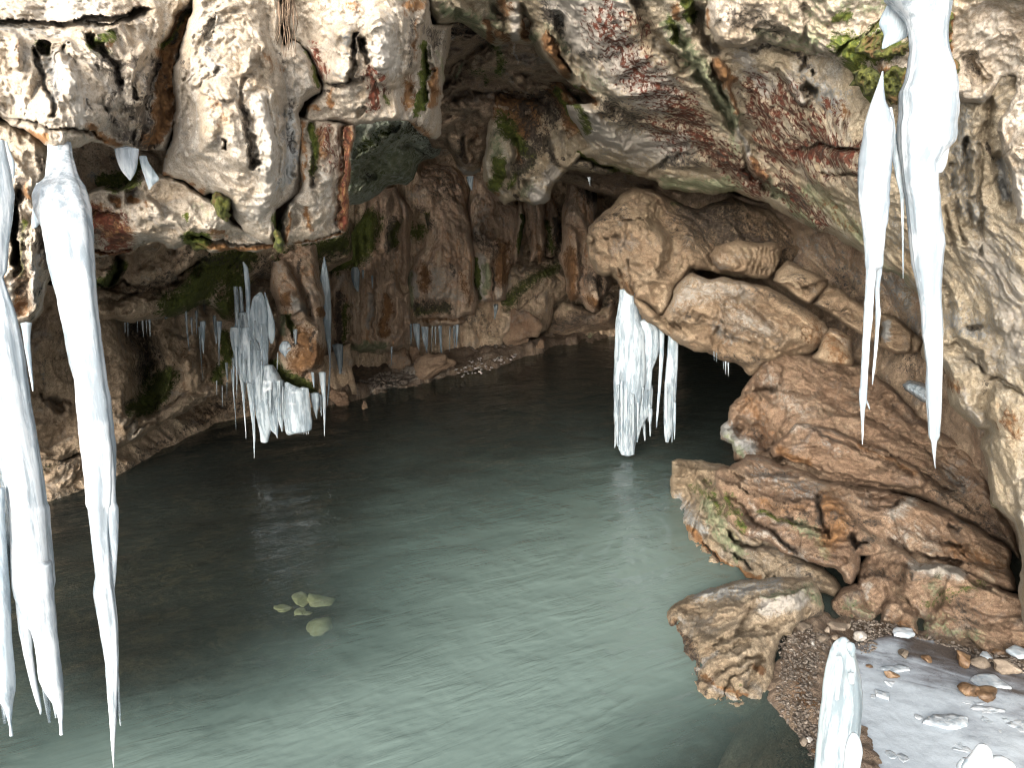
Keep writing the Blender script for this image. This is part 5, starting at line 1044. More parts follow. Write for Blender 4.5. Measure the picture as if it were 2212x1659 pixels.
C_('hanging_lobe', [(400, -110)] + c(1, '1180 -60, 1180 40, 1120 220, 1095 310, 1075 420, 1060 540, 1075 640, 1080 760, 1050 850, 1015 930, 1000 1000, 1000 1080, 1070 1100, 1130 1110, 1180 1140, 1210 1180, 1260 1210, 1300 1200, 1390 1230, 1420 1290, 1440 1340, 1480 1390, 1500 1410, 1580 1470, 1690 1505, 1705 1440, 1690 1340, 1700 1290, 1770 1240, 1850 1185, 1860 1080, 1850 960, 1850 800, 1850 700, 1880 620, 1980 560, 1990 530, 1950 430, 1900 330, 1850 280, 1800 255, 1740 290, 1725 200, 1720 0') + [(600, -110)],
   [(420, 0, 4.5), (380, 200, 4.35), (370, 300, 4.35), (355, 370, 4.4), (430, 420, 4.45), (520, 480, 4.5), (590, 525, 4.6), (600, 450, 4.55), (650, 400, 4.8), (650, 250, 4.75), (690, 190, 4.75), (610, 90, 4.6), (600, 0, 4.6), (500, 100, 4.2), (500, 250, 4.05), (560, 350, 4.1), (450, 300, 4.1)],
   M['cream'], noise=CR, rim=(24, .2), step=2.6, back=1.2,
   feats=[('h', c(1, '1500 260, 1560 330, 1540 420'), 22, -.12), ('g', c(1, '1240 400, 1220 470, 1190 500'), 16, -.1), ('g', c(1, '1480 560, 1520 480, 1600 400'), 12, .1), ('g', c(1, '1480 600, 1540 850, 1570 1000'), 14, .12), ('h', c(1, '1380 530, 1300 540'), 26, -.08), ('g', c(1, '1620 600, 1680 900, 1640 1200'), 40, -.16), ('g', c(1, '1770 680, 1790 900, 1780 1080'), 16, .12), ('g', c(1, '1280 220, 1330 120'), 12, .14), ('h', c(1, '1340 440, 1360 430'), 9, .08), ('g', c(1, '1160 300, 1150 420, 1130 500'), 9, .08), ('s', c(1, '1300 1200, 1400 1240, 1440 1360'), 14, .1), ('h', c(1, '1590 300, 1580 440'), 16, -.08), ('g', c(1, '1220 560, 1300 700, 1240 900'), 36, -.1), ('g', c(1, '1380 860, 1385 920'), 6, .08)],
   stains=[('dark', c(1, '1320 80, 1260 200, 1240 240'), 16, .7), ('dark', c(1, '1280 290, 1260 330'), 12, .6), ('dark', c(1, '1110 360, 1150 460'), 12, .7), ('rust', c(1, '1300 620, 1380 720'), 26, .4), ('dark', c(1, '1490 650, 1510 780, 1530 900, 1570 1010'), 10, .85), ('dark', c(1, '1380 870, 1380 920'), 5, .95), ('dark', c(1, '1790 620, 1770 760, 1790 900'), 18, .65), ('grey', c(1, '1780 700, 1790 900, 1770 1080, 1730 1130'), 22, .85), ('rust', c(1, '1640 340, 1740 420'), 22, .4), ('grey', c(1, '1280 270, 1330 400'), 26, .5), ('grey', c(1, '1460 240, 1520 360'), 26, .4),
           ('rust', c(1, '1030 950, 960 960, 980 1060, 1060 1100, 1170 1130'), 9, .8), ('rust', c(1, '1220 1190, 1260 1280'), 14, .7), ('moss', c(1, '1700 1340, 1740 1450, 1700 1480'), 14, .85), ('moss', c(1, '1890 310, 1950 440, 1970 530'), 8, .7), ('dark', c(1, '1850 650, 1860 800, 1860 1000'), 9, .7), ('pale', c(1, '1600 650, 1650 1000, 1600 1300'), 70, .7), ('dark', c(1, '1730 340, 1760 400'), 10, .6), ('dark', c(1, '1730 1080, 1700 1120'), 10, .6), ('rust', c(1, '1400 1430, 1480 1450'), 14, .5), ('grey', c(1, '1440 300, 1380 220'), 26, .4), ('dark', c(1, '1280 1420, 1420 1450'), 10, .5)])
C_('hanging_block', c(1, '1840 720, 2000 730, 2190 760, 2180 860, 2160 1000, 2150 1250, 2145 1380, 2130 1430, 2080 1460, 1970 1490, 1860 1505, 1760 1520, 1700 1515, 1700 1400, 1760 1250, 1850 1180'),
   [(650, 260, 4.9), (765, 270, 5.0), (755, 440, 5.0), (745, 505, 5.1), (600, 525, 4.9), (680, 450, 4.75), (700, 350, 4.75)], M['cream'], noise=dict(lump=(.08, .6), mid=(.05, .2), fine=(.028, .06), flute=(.07, .25, .25)), rim=(8, .18), step=2.2, back=1.2, warp=(4, 40),
   feats=[('s', c(1, '2180 760, 2120 800, 2110 1100, 2080 1420'), 26, .15), ('g', c(1, '1920 780, 1950 1000, 1930 1150'), 14, .14), ('g', c(1, '1780 1200, 1700 1330, 1730 1460'), 18, .22), ('g', c(1, '1790 1260, 1770 1480'), 9, -.15), ('g', c(1, '2000 800, 2010 1100'), 20, -.08), ('s', c(1, '1780 1500, 1950 1460, 2130 1410'), 12, .2)],
   stains=[('rust', c(1, '2150 800, 2130 1100, 2110 1400'), 15, .9), ('red', c(1, '2150 800, 2130 1100, 2110 1400'), 16, .9), ('moss', c(1, '1920 780, 1950 900, 1930 1050'), 13, .8), ('dark', c(1, '1930 960, 1940 1150'), 11, .7), ('rust', c(1, '1980 820, 1990 960'), 26, .6), ('rust', c(1, '1860 760, 1870 1100'), 8, .6), ('red', c(1, '2000 800, 2080 1000'), 34, .6), ('rust', c(1, '1890 1300, 1910 1400'), 9, .7), ('rust', c(1, '1760 1500, 1790 1300'), 7, .7), ('moss', c(1, '1690 1340, 1720 1440'), 12, .8), ('rust', c(1, '1800 1500, 2100 1440'), 7, .6), ('pale', c(1, '1990 1050, 2060 1350'), 30, .5)])
C_('hanging_block', [(605, -110)] + c(1, '1735 0, 1760 140, 1790 240, 1850 270, 1910 340, 1990 540, 1985 570, 1890 640, 1870 720, 1880 760') + c(2, '0 740, 60 760, 150 775, 220 760, 300 745, 380 745, 440 735, 500 755, 540 800, 580 830, 620 860, 655 868, 690 830, 690 740, 690 620, 710 500, 720 400, 740 260, 760 150, 640 150, 620 60') + [(930, -110)],
   [(620, 0, 4.9), (660, 110, 4.85), (700, 190, 4.85), (670, 250, 4.9), (780, 260, 5.0), (880, 255, 5.2), (920, 30, 5.6), (905, 100, 5.5), (890, 200, 5.5), (955, 100, 6.6), (950, 220, 6.4), (940, 295, 6.4), (760, 100, 4.75), (830, 130, 4.85), (720, 150, 4.75), (800, 20, 4.85)],
   M['cream'], noise=CR, rim=(12, .2), step=2.4, back=1.4, warp=(5, 40),
   feats=[('h', c(2, '370 180, 400 400'), 50, -.22), ('h', c(2, '300 180, 310 330'), 34, -.1), ('h', c(2, '100 230, 80 420'), 34, -.12), ('g', c(2, '165 200, 150 420, 130 490'), 9, .2), ('g', c(2, '215 240, 240 380'), 10, .22), ('s', c(2, '10 500, 130 500, 180 480'), 20, .15), ('g', c(2, '530 420, 500 600, 470 700'), 16, .1), ('s', c(2, '590 60, 520 300, 500 460, 560 520, 550 700'), 24, -.2), ('g', c(2, '580 300, 600 500, 570 680'), 9, .25), ('g', c(2, '640 300, 660 560'), 10, -.2), ('h', c(2, '200 690, 200 700'), 9, .1), ('s', c(1, '1850 270, 1990 300, 2170 340'), 30, -.08)],
   stains=[('red', c(2, '250 450, 280 560, 260 660'), 22, 1.0), ('red', c(2, '330 480, 350 560'), 14, .8), ('rust', c(2, '500 500, 500 640'), 20, .7), ('rust', c(2, '560 30, 480 60'), 20, .7), ('moss', c(2, '580 280, 590 500, 570 660'), 11, .9), ('rust', c(2, '640 440, 650 580, 620 640'), 12, .8), ('dark', c(2, '620 180, 690 260, 620 330'), 22, .7), ('dark', c(2, '160 190, 155 260'), 4, .95), ('dark', c(2, '210 230, 230 320'), 5, .8), ('dark', c(2, '20 505, 120 505'), 6, .8), ('rust', c(2, '20 540, 10 640'), 12, .6), ('red', c(1, '1930 290, 1960 380, 1980 440'), 22, .9), ('rust', c(2, '120 20, 160 30'), 18, .5), ('moss', c(2, '350 590, 370 640'), 8, .6), ('rust', c(2, '480 760, 560 800, 620 820'), 14, .6), ('dark', c(2, '520 120, 500 400'), 10, .6), ('rust', c(2, '530 350, 540 120'), 9, .5), ('grey', c(2, '100 200, 130 300, 60 420'), 34, .5), ('green', c(2, '680 320, 700 480'), 12, .6), ('moss', c(2, '560 560, 540 720'), 8, .7), ('pale', c(2, '330 180, 400 400, 300 300'), 46, .8), ('dark', c(1, '1880 640, 2000 560, 2080 510'), 8, .7), ('rust', c(1, '1890 640, 1960 660'), 14, .7), ('dark', c(2, '540 760, 590 800'), 8, .6)])
C_('brow', [(-110, -110), (425, -110)] + c(1, '1210 0, 1195 60, 1130 200, 1110 300, 1090 400, 1080 500, 1090 600, 1090 760, 1060 860, 1020 925, 920 920, 840 918, 780 925, 720 925, 700 900, 620 880, 560 870, 500 895, 420 925, 340 945, 290 890, 200 830, 100 775, 0 720') + [(-110, 235)],
   [(-60, -60, 4.0), (-60, 200, 3.5), (0, 100, 3.6), (0, 245, 3.65), (100, 0, 4.0), (100, 120, 3.6), (120, 220, 3.4), (115, 300, 3.3), (220, 0, 4.1), (220, 130, 3.75), (240, 240, 3.8), (260, 315, 4.0), (330, 100, 4.3), (330, 200, 4.2), (350, 300, 4.3), (380, 60, 4.5), (420, 0, 4.6), (380, 200, 4.6), (360, 320, 4.45)],
   M['cream'], noise=CR, rim=(22, .2), step=2.5, back=1.2,
   feats=[('s', c(1, '0 100, 180 120, 400 130, 540 100, 700 80, 850 60'), 40, .2), ('h', c(1, '270 280, 285 320'), 15, .2), ('g', c(1, '100 240, 110 400'), 16, -.1), ('g', c(1, '390 330, 430 560'), 26, -.1), ('g', c(1, '220 320, 300 560, 330 700'), 10, .1), ('g', c(1, '550 230, 640 330, 720 400, 740 520'), 16, .2), ('g', c(1, '880 300, 820 350, 780 480'), 26, -.12), ('h', c(1, '800 540, 830 620'), 18, -.12), ('h', c(1, '900 440, 890 560'), 16, -.1), ('g', c(1, '830 540, 840 590'), 6, .15), ('h', c(1, '660 380, 680 420'), 10, -.1), ('h', c(1, '690 600, 680 640'), 14, -.1), ('h', c(1, '580 700, 620 740'), 22, -.08),
          ('g', c(1, '1180 50, 1080 200, 1020 320, 1000 440, 1010 600, 1000 760, 940 880'), 26, .2), ('g', c(1, '960 400, 930 560, 900 660'), 9, .15), ('g', c(1, '740 780, 780 880'), 14, -.12), ('g', c(1, '850 820, 820 900'), 10, -.1), ('s', c(1, '0 720, 100 740, 300 780, 500 790, 640 830'), 16, .15), ('h', c(1, '400 290, 410 300'), 7, .1), ('s', c(1, '560 130, 700 140, 820 60'), 22, .12)],
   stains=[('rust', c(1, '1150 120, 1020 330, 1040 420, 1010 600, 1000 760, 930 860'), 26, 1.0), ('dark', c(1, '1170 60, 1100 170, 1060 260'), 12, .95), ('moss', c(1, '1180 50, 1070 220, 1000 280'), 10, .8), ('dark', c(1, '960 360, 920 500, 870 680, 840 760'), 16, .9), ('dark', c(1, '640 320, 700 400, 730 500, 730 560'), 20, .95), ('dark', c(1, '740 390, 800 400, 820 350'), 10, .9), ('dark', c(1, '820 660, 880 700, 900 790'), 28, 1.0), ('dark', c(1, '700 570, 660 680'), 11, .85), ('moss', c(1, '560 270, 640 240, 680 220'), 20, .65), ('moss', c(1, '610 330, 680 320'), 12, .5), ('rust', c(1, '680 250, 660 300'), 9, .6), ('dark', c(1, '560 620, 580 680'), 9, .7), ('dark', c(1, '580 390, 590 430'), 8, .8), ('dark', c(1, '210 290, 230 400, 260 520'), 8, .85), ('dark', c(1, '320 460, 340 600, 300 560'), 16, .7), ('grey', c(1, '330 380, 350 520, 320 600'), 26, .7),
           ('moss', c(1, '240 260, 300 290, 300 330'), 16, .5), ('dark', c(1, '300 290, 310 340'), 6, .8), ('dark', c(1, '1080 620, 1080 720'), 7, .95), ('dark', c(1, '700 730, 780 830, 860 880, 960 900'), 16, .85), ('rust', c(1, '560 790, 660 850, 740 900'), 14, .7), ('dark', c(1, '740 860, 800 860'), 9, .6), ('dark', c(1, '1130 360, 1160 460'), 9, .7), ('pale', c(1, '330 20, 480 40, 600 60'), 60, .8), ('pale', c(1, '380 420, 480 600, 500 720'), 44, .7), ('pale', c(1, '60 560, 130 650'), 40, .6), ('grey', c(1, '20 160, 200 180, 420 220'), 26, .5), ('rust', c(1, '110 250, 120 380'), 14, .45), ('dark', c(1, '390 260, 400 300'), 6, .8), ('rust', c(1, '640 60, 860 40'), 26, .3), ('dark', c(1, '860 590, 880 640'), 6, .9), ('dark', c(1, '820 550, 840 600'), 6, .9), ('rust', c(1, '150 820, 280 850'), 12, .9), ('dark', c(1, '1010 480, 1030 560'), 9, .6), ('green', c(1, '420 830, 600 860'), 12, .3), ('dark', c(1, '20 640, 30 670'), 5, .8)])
# ------------------------------------------------------------------ gravel bank, frozen pool, far shore
def poly_ground(name, poly, zf, mat, step=4.0, kind='structure', attrs=None, edge_drop=.25, edge_px=22, noise=(.03, .12)):
    """Ground patch: outline given on the level, height zf(world points, px points), falling off at its edge."""
    P = np.array(poly, np.float32)
    x0, y0 = P.min(0) - 4; x1, y1 = P.max(0) + 4
    gx = np.arange(x0, x1, step); gy = np.arange(y0, y1, step)
    X, Yg = np.meshgrid(gx, gy)
    q = np.stack([X.ravel(), Yg.ravel()], -1).astype(np.float32)
    qw = q + np.stack([fbm(np.c_[q / 40, np.full(len(q), 3.3)], 3), fbm(np.c_[q / 40, np.full(len(q), 9.3)], 3)], -1) * 8
    d, _, _ = seg_dist(qw, P, closed=True)
    d = np.where(inside(qw, P), d, -d)
    D = d.reshape(X.shape)
    keep = D > -step
    cell = keep[:-1, :-1] & keep[1:, :-1] & keep[:-1, 1:] & keep[1:, 1:]
    used = np.zeros(X.shape, bool)
    for a in (slice(None, -1), slice(1, None)):
        for b in (slice(None, -1), slice(1, None)):
            used[a, b] |= cell
    idx = np.full(X.shape, -1, np.int32); idx[used] = np.arange(used.sum())
    qf = q.reshape(*X.shape, 2)[used]; df = np.maximum(D[used], 0)
    w = on_level(qf[:, 0], qf[:, 1], 0.0)
    z = zf(w, qf) + noise[0] * fbm(w / noise[1], 4, gain=.6) - edge_drop * (1 - np.clip(df / edge_px, 0, 1)) ** 2
    w = at(qf[:, 0], qf[:, 1], w[:, 1])
    w[:, 2] = z
    quads = np.stack([idx[:-1, :-1][cell], idx[1:, :-1][cell], idx[1:, 1:][cell], idx[:-1, 1:][cell]], -1)
    me, b = mesh_from(name, w, [quads])
    for mk, st in (attrs or {}).items():
        v = np.zeros(len(qf), np.float32)
        for pts, r, amp in st:
            dd, _, _ = seg_dist(qf, pts); v = np.maximum(v, amp * np.clip(1 - dd / r, 0, 1))
        a = me.attributes.new(mk, 'FLOAT', 'POINT'); a.data.foreach_set('value', v)
    return tag(link(name, me, mat, None, b), kind=kind)

shore_poly = [(690, 890), (730, 872), (790, 862), (880, 842), (950, 822), (990, 812), (1040, 806), (1090, 792), (1130, 776), (1180, 760), (1240, 747), (1330, 728), (1335, 712), (1200, 715), (1000, 730), (860, 760), (700, 800), (660, 850)]
poly_ground('shore', shore_poly, lambda w, q: .06 + .22 * np.clip((perlin(w / 1.1) + .2), 0, 1), M['mud'], step=2.2, edge_drop=.30, edge_px=12, noise=(.07, .3),
            attrs={'pale': [([(800, 845), (860, 830), (960, 800), (930, 815)], 26, .6), ([(1000, 800), (1100, 770)], 18, .35)], 'dark': [([(720, 840), (850, 780)], 40, .6)]})
def bank_z(q):
    q = np.atleast_2d(q)
    sh = np.interp(q[:, 1], [1330, 1512, 1537, 1597, 1659, 1760], [1640, 1655, 1681, 1734, 1766, 1790])      # the water's edge
    x = q[:, 0] - sh
    return np.where(x > 0, .10 * np.clip(x / 60, 0, 1) ** .8 * np.clip((175 - x) / 60, .15, 1), .005 * x)
bank_poly = [(1500, 1560), (1560, 1500), (1650, 1450), (1690, 1420), (1700, 1380), (1720, 1340), (1790, 1320), (1860, 1330), (1950, 1350), (2440, 1390), (2440, 1700), (1760, 1790), (1640, 1790), (1650, 1680), (1620, 1620), (1560, 1600)]
poly_ground('gravel_bank', bank_poly, lambda w, q: bank_z(q), M['mud'], step=3, edge_drop=.1, edge_px=14, noise=(.018, .1),
            attrs={'dark': [([(1720, 1540), (1750, 1640)], 26, .9), ([(1760, 1440), (1730, 1500)], 40, .5)], 'rust': [([(1740, 1480), (1720, 1530), (1760, 1560)], 36, .6)], 'pale': [([(1700, 1400), (1740, 1430)], 30, .4)]})
pool_poly = c('g', '640 300, 760 330, 880 270, 1000 260, 1200 250, 1400 310, 1600 350, 1900 480, 2230 560, 2900 640') + [(2400, 1720), (2100, 1780), (1790, 1780)] + c('g', '380 1391, 420 1000, 340 780, 400 600, 500 400')
poly_ground('frozen_pool', pool_poly, lambda w, q: .075 + 0 * q[:, 0], M['frozen'], step=4, edge_drop=.04, edge_px=10, noise=(.004, .2),
            attrs={'pale': [(c('g', '760 900, 1100 1000, 1500 1250, 1000 1200, 800 1350, 1500 1391, 2000 1391'), 170, .9), (c('g', '850 420, 1000 400, 1040 440'), 44, .55), (c('g', '850 750, 1100 780, 1300 800'), 60, .6), (c('g', '1400 900, 1700 950, 2212 1150, 1900 1300'), 110, .7), (c('g', '1000 640, 1200 700, 1500 760'), 60, .45), (c('g', '420 700, 380 820'), 40, .7), (c('g', '800 600, 900 640'), 40, .35), (c('g', '2000 700, 2200 760'), 40, .4), (c('g', '1250 300, 1380 340'), 9, .5)]})

# ------------------------------------------------------------------ loose stones and ice chunks
def blob_mesh(name, seed, shape=(1, 1, .7), rough=.22, sub=2, cut=.0):
    bm = bmesh.new()
    bmesh.ops.create_icosphere(bm, subdivisions=sub, radius=1)
    me = bpy.data.meshes.new(name); bm.to_mesh(me); bm.free()
    n = len(me.vertices)
    v = np.zeros(n * 3, np.float32); me.vertices.foreach_get('co', v); v = v.reshape(-1, 3)
    rr = np.random.RandomState(seed)
    for _ in range(9):                       # flats, so that it reads as a broken stone
        nn = rr.normal(size=3); nn /= np.linalg.norm(nn)
        h = .42 + .38 * rr.rand()
        t = v @ nn
        v = v - np.maximum(0, t - h)[:, None] * nn * .95
    v = v * (1 + rough * fbm(v * 1.1 + seed * 3.1, 2) + rough * .35 * fbm(v * 4 + seed, 2))[:, None]
    v = v * np.array(shape)
    v[:, 2] -= v[:, 2].min()
    me.vertices.foreach_set('co', v.astype(np.float32).ravel())
    me.polygons.foreach_set('use_smooth', np.full(len(me.polygons), True))
    me.update()
    return me
def ground_z(px, py): return .06
def put(name, me, px, py, width_px, z, mat, rot, label, cat, group=None, sq=(1, 1, 1), tilt=(0, 0), share=True):
    p = on_level(px, py, z)
    r = width_px / 2 / F0 * float(np.linalg.norm(p - np.array([0, 0, CAMZ])))
    o = bpy.data.objects.new(name, me)
    if not me.materials: me.materials.append(mat)
    COL.objects.link(o)
    o.location = p; o.scale = (r * sq[0], r * sq[1], r * sq[2]); o.rotation_euler = (tilt[0], tilt[1], rot)
    return tag(o, label, cat, group)
def box_of(k, s):
    a = [float(x) for x in s.split()]
    ox, oy, q_ = KK[k]
    return ((a[0] + a[2]) / 2 * q_ + ox, a[3] * q_ + oy, (a[2] - a[0]) * q_, (a[3] - a[1]) * q_)
def stone(k, s, mat, label, seed, z=.075, rot=0., sub=3, cat='stone', name='stone', rough=.25, flat=1.0):
    px, by, wpx, hpx = box_of(k, s)
    dep = CAMZ / float(level_Y(by))
    pitch = math.atan(dep)
    # footprint and height that fill the box when seen from above at this slope
    hgt = max(.25, min(1.1, hpx / wpx * .75)) * flat
    d = max(.4, (hpx / (wpx) - hgt * .5 * math.cos(pitch)) / max(.25, math.sin(pitch)))
    d = min(d, 1.3)
    me = blob_mesh(name, seed, (1, d, hgt), rough, sub)
    fy = by - hpx * .42
    return put(name, me, px, fy, wpx * 1.02, z - .012, mat, rot, label, cat)
ST, SO, SP = M['stone'], M['stone_orange'], M['stone_pale']
stone('g', '1065 340 1190 438', ST, 'round flat brown stone frozen into the dark ice', 11, cat='stone')
stone('g', '1295 385 1392 475', SO, 'small pointed orange stone standing alone on the dark ice', 12)
stone('g', '1580 370 1740 528', SO, 'brown stone with a dark hollow at the edge of the frozen pool', 13)
stone('g', '1735 425 1910 525', ST, 'wedge shaped tan stone leaning on the hollow brown stone', 14)
stone('g', '948 540 1072 622', SO, 'dark wet brown stone below the narrow ice slab', 15)
stone('g', '1625 660 1800 800', SO, 'reddish brown rock by the biggest pale ice plate', 16)
stone('g', '1770 700 1975 825', SO, 'low rust brown rock joined to the reddish one on the ice', 17)
stone('g', '1925 330 2012 405', SO, 'small orange stone behind the layered dark stone', 18)
stone('g', '1925 425 2085 485', ST, 'flat layered stone with a pale top edge', 19)
stone('g', '1930 470 2150 590', ST, 'dark low stone at the right edge of the pool', 20)
stone('g', '455 95 655 200', ST, 'pinkish brown stone at the foot of the mottled rock', 21, z=.10)
stone('g', '415 138 465 212', ST, 'small upright stone beside the pinkish one', 22, z=.09)
stone('g', '690 190 805 290', SP, 'pale rounded stone behind the ice stalagmite', 23, z=.08)
stone('g', '300 205 460 300', ST, 'tan stone on the gravel left of the stalagmite tip', 24, z=.07)
stone('g', '270 270 350 390', SP, 'grey pebble patch stone in the gravel', 25, z=.06)
stone('g', '365 440 455 500', ST, 'flat tan stone on the gravel beside the stalagmite', 26, z=.05)
stone('g', '475 215 560 275', ST, 'small tan stone right behind the stalagmite tip', 27, z=.08)
stone('g', '780 475 850 515', SO, 'tiny orange stone in the grey ice', 28)
stone('g', '245 1130 310 1190', SP, 'white pebble on the black gravel by the water', 29, z=.03)
stone('g', '190 1130 265 1215', ST, 'black round pebble beside the white one', 30, z=.02)
stone('g', '300 955 390 1020', SP, 'pale flat pebble at the waterside', 31, z=.05)
stone('g', '305 1225 370 1295', SO, 'yellow brown wet stone at the waterside', 32, z=.04)
stone('g', '290 885 345 960', ST, 'tan chip of stone on the waterside gravel', 33, z=.05)
stone(8, '800 770 900 850', ST, 'brown stone wedged under the pale boulder', 34, z=.10)

IC = M['ice_chunk']
def plate_mesh(name, seed, n, aspect, thick):
    """A broken plate of ice: an irregular outline, bevelled rims, slightly domed and pitted top."""
    rr = np.random.RandomState(seed)
    ang = np.sort(rr.rand(n) * .7 + np.arange(n)) * 2 * math.pi / n
    rad = .8 + .3 * rr.rand(n)
    m = 40
    t = np.linspace(0, 2 * math.pi, m, endpoint=False)
    # straight broken edges between the corners
    cx, cy = np.cos(ang) * rad, np.sin(ang) * rad * aspect
    ac = np.r_[ang, ang[0] + 2 * math.pi]
    per = np.interp(np.where(t < ang[0], t + 2 * math.pi, t), ac, np.arange(n + 1))
    X = np.interp(per, np.arange(n + 1), np.r_[cx, cx[0]]); Y = np.interp(per, np.arange(n + 1), np.r_[cy, cy[0]])
    rings = [(1.0, 0.), (1.03, thick * .35), (1.0, thick * .75), (.93, thick), (.6, thick * 1.04), (.25, thick * 1.06)]
    V = [np.stack([X * s, Y * s, np.full(m, z)], -1) for s, z in rings]
    V = np.concatenate(V)
    V = np.concatenate([V, [[0, 0, thick * 1.05], [0, 0, 0]]])
    V = V + .05 * np.stack([fbm(V * 2.2 + seed + k * 5, 3) for k in range(3)], -1)
    q = []
    for r in range(len(rings) - 1):
        a = np.arange(m) + r * m; b = (np.arange(m) + 1) % m + r * m
        q.append(np.stack([a, b, b + m, a + m], -1))
    top = (len(rings) - 1) * m
    tri = np.concatenate([np.stack([top + np.arange(m), top + (np.arange(m) + 1) % m, np.full(m, len(V) - 2)], -1), np.stack([(np.arange(m) + 1) % m, np.arange(m), np.full(m, len(V) - 1)], -1)])
    me, _ = mesh_from(name, V, [np.concatenate(q), tri], centre=False)
    return me
def chunk(k, s, label, seed, n=6, thick=.22, rot=0., tilt=(0, 0), z=.075, cat='ice chunk', name='ice_chunk', mat=None):
    px, by, wpx, hpx = box_of(k, s)
    cy = by - hpx * .5
    sl = math.sin(math.atan(CAMZ / float(level_Y(cy))))
    asp = max(.25, min(1.2, (hpx / wpx - thick * .4) / sl))
    return put(name, plate_mesh(name, seed, n, asp, thick), px, cy + hpx * .05, wpx * 1.0, z - .01, mat or IC, rot, label, cat, tilt=tilt)
chunk('g', '940 475 1195 550', 'narrow white ice slab lying on the dark ice above the wet brown stone', 41, 6, .16, .1)
chunk('g', '950 598 1082 685', 'tilted clear ice shard just below the wet brown stone', 42, 4, .25, .3, (.35, .2))
chunk('g', '885 690 1000 805', 'square frosty ice lump beside the stalagmite', 43, 4, .5)
chunk('g', '805 735 900 780', 'thin ice splinter touching the square frosty lump', 44, 4, .2)
chunk('g', '1738 550 2068 705', 'biggest pale ice plate, behind the reddish brown rock', 45, 5, .12, .05)
chunk('g', '1318 930 1690 1055', 'oval white ice plate in the middle of the frozen pool', 46, 8, .2)
chunk('g', '1230 900 1295 985', 'small white ice bit left of the oval plate', 47, 5, .5)
chunk('g', '1750 838 2025 925', 'flat translucent ice plate below the rust brown rock', 48, 5, .12)
chunk('g', '1750 900 2065 1010', 'long thin ice sheet frozen in obliquely below the translucent plate', 49, 4, .08)
chunk('g', '1880 1010 2110 1095', 'faint ice sheet frozen flush into the pool', 50, 5, .06)
chunk('g', '2070 965 2260 1075', 'ice plate cut by the right edge of the photo', 51, 5, .14)
chunk('g', '1535 1155 1745 1275', 'angular cloudy ice block sunk in the pool', 52, 4, .12)
chunk('g', '968 1238 1062 1335', 'round frosty ice lump at the bottom of the pool', 53, 7, .4)
chunk('g', '1078 1250 1170 1385', 'larger frosty ice lump next to the round one', 54, 6, .4)
chunk('g', '1028 128 1208 235', 'bluish ice chunk lying on the gravel at the foot of the mottled rock', 55, 6, .35, .3, z=.10)
chunk('g', '1818 358 1912 440', 'small bluish ice lump between the stones at the pool edge', 56, 5, .6)
chunk('g', '2085 308 2260 420', 'grey ice slab against the right wall', 57, 5, .3)
chunk('g', '350 552 450 725', 'pale ice lobe just left of the stalagmite', 58, 7, .35)
chunk('g', '285 770 440 945', 'lower ice lobe spreading left from the stalagmite foot', 59, 7, .2)
chunk('g', '1650 800 1860 840', 'narrow ice rim in front of the reddish brown rock', 60, 5, .12)
chunk('g', '735 425 830 475', 'little white ice sliver on the gravel right of the stalagmite', 61, 4, .3)
chunk('g', '0 565 55 598', 'tiny white ice bit on the gravel below the pale boulder', 62, 4, .5, z=.05)
chunk('g', '245 222 292 268', 'tiny bluish ice bit under the pale boulder', 63, 5, .5, z=.07)
chunk('g', '55 350 145 425', 'whitish ice bit on the gravel beside the pale boulder', 64, 5, .4, z=.06)
rock('ice_mound', c(6, '1460 892, 1500 862, 1560 868, 1640 905, 1680 960, 1680 1020, 1600 1005, 1530 970, 1480 930'), [(1950, 830, 7.5), (2010, 830, 7.4), (2020, 870, 7.2), (1970, 860, 7.3)], M['ice_blue'], noise=dict(lump=(.03, .5), mid=(.015, .2), fine=(.004, .08)),
     rim=(12, .3), warp=(2, 30), back=.5, label='rounded grey ice mass in the dark gap behind the long right-hand icicle', cat='ice mound')

def scatter(poly, n, smin, smax, seed, zf, name, mat, flat=.6, sub=1):
    """Loose stones as one heap (gravel)."""
    rr = np.random.RandomState(seed)
    P = np.array(poly, np.float32)
    base = [blob_mesh('gravel_stone', 200 + k, (1, .7 + .4 * (k % 3) / 2, flat), .3, 2) for k in range(8)]
    VT, FT = [], []
    off = 0
    for b in base: b.calc_loop_triangles()
    co = []
    for b in base:
        a = np.zeros(len(b.vertices) * 3, np.float32); b.vertices.foreach_get('co', a)
        t = np.array([tuple(x.vertices) for x in b.polygons], np.int32)
        co.append((a.reshape(-1, 3), t))
    cnt = 0
    while cnt < n:
        xy = P.min(0) + rr.rand(2) * (P.max(0) - P.min(0))
        if not inside(xy[None].astype(np.float32), P)[0]: continue
        w = on_level(xy[0], xy[1], 0)
        s = (smin + (smax - smin) * rr.rand() ** 3)
        v, t = co[rr.randint(8)]
        a = rr.rand() * 6.28
        x = v * s
        x = np.stack([x[:, 0] * math.cos(a) - x[:, 1] * math.sin(a), x[:, 0] * math.sin(a) + x[:, 1] * math.cos(a), x[:, 2] - s * .25], -1) + w
        x[:, 2] += zf(xy)
        VT.append(x); FT.append(t + off); off += len(x); cnt += 1
    me, b = mesh_from(name, np.concatenate(VT), [np.concatenate(FT)])
    return tag(link(name, me, mat, None, b), kind='stuff')
scatter(c('g', '-20 300, 150 210, 400 250, 560 260, 560 420, 470 520, 420 600, 330 560, 330 760, 300 900, 380 960, 390 1391, 200 1391, 200 1100, 60 900, -20 820, 20 600'), 1500, .004, .020, 3, lambda q: float(bank_z(q)[0]) + .004, 'gravel', M['gravel'])
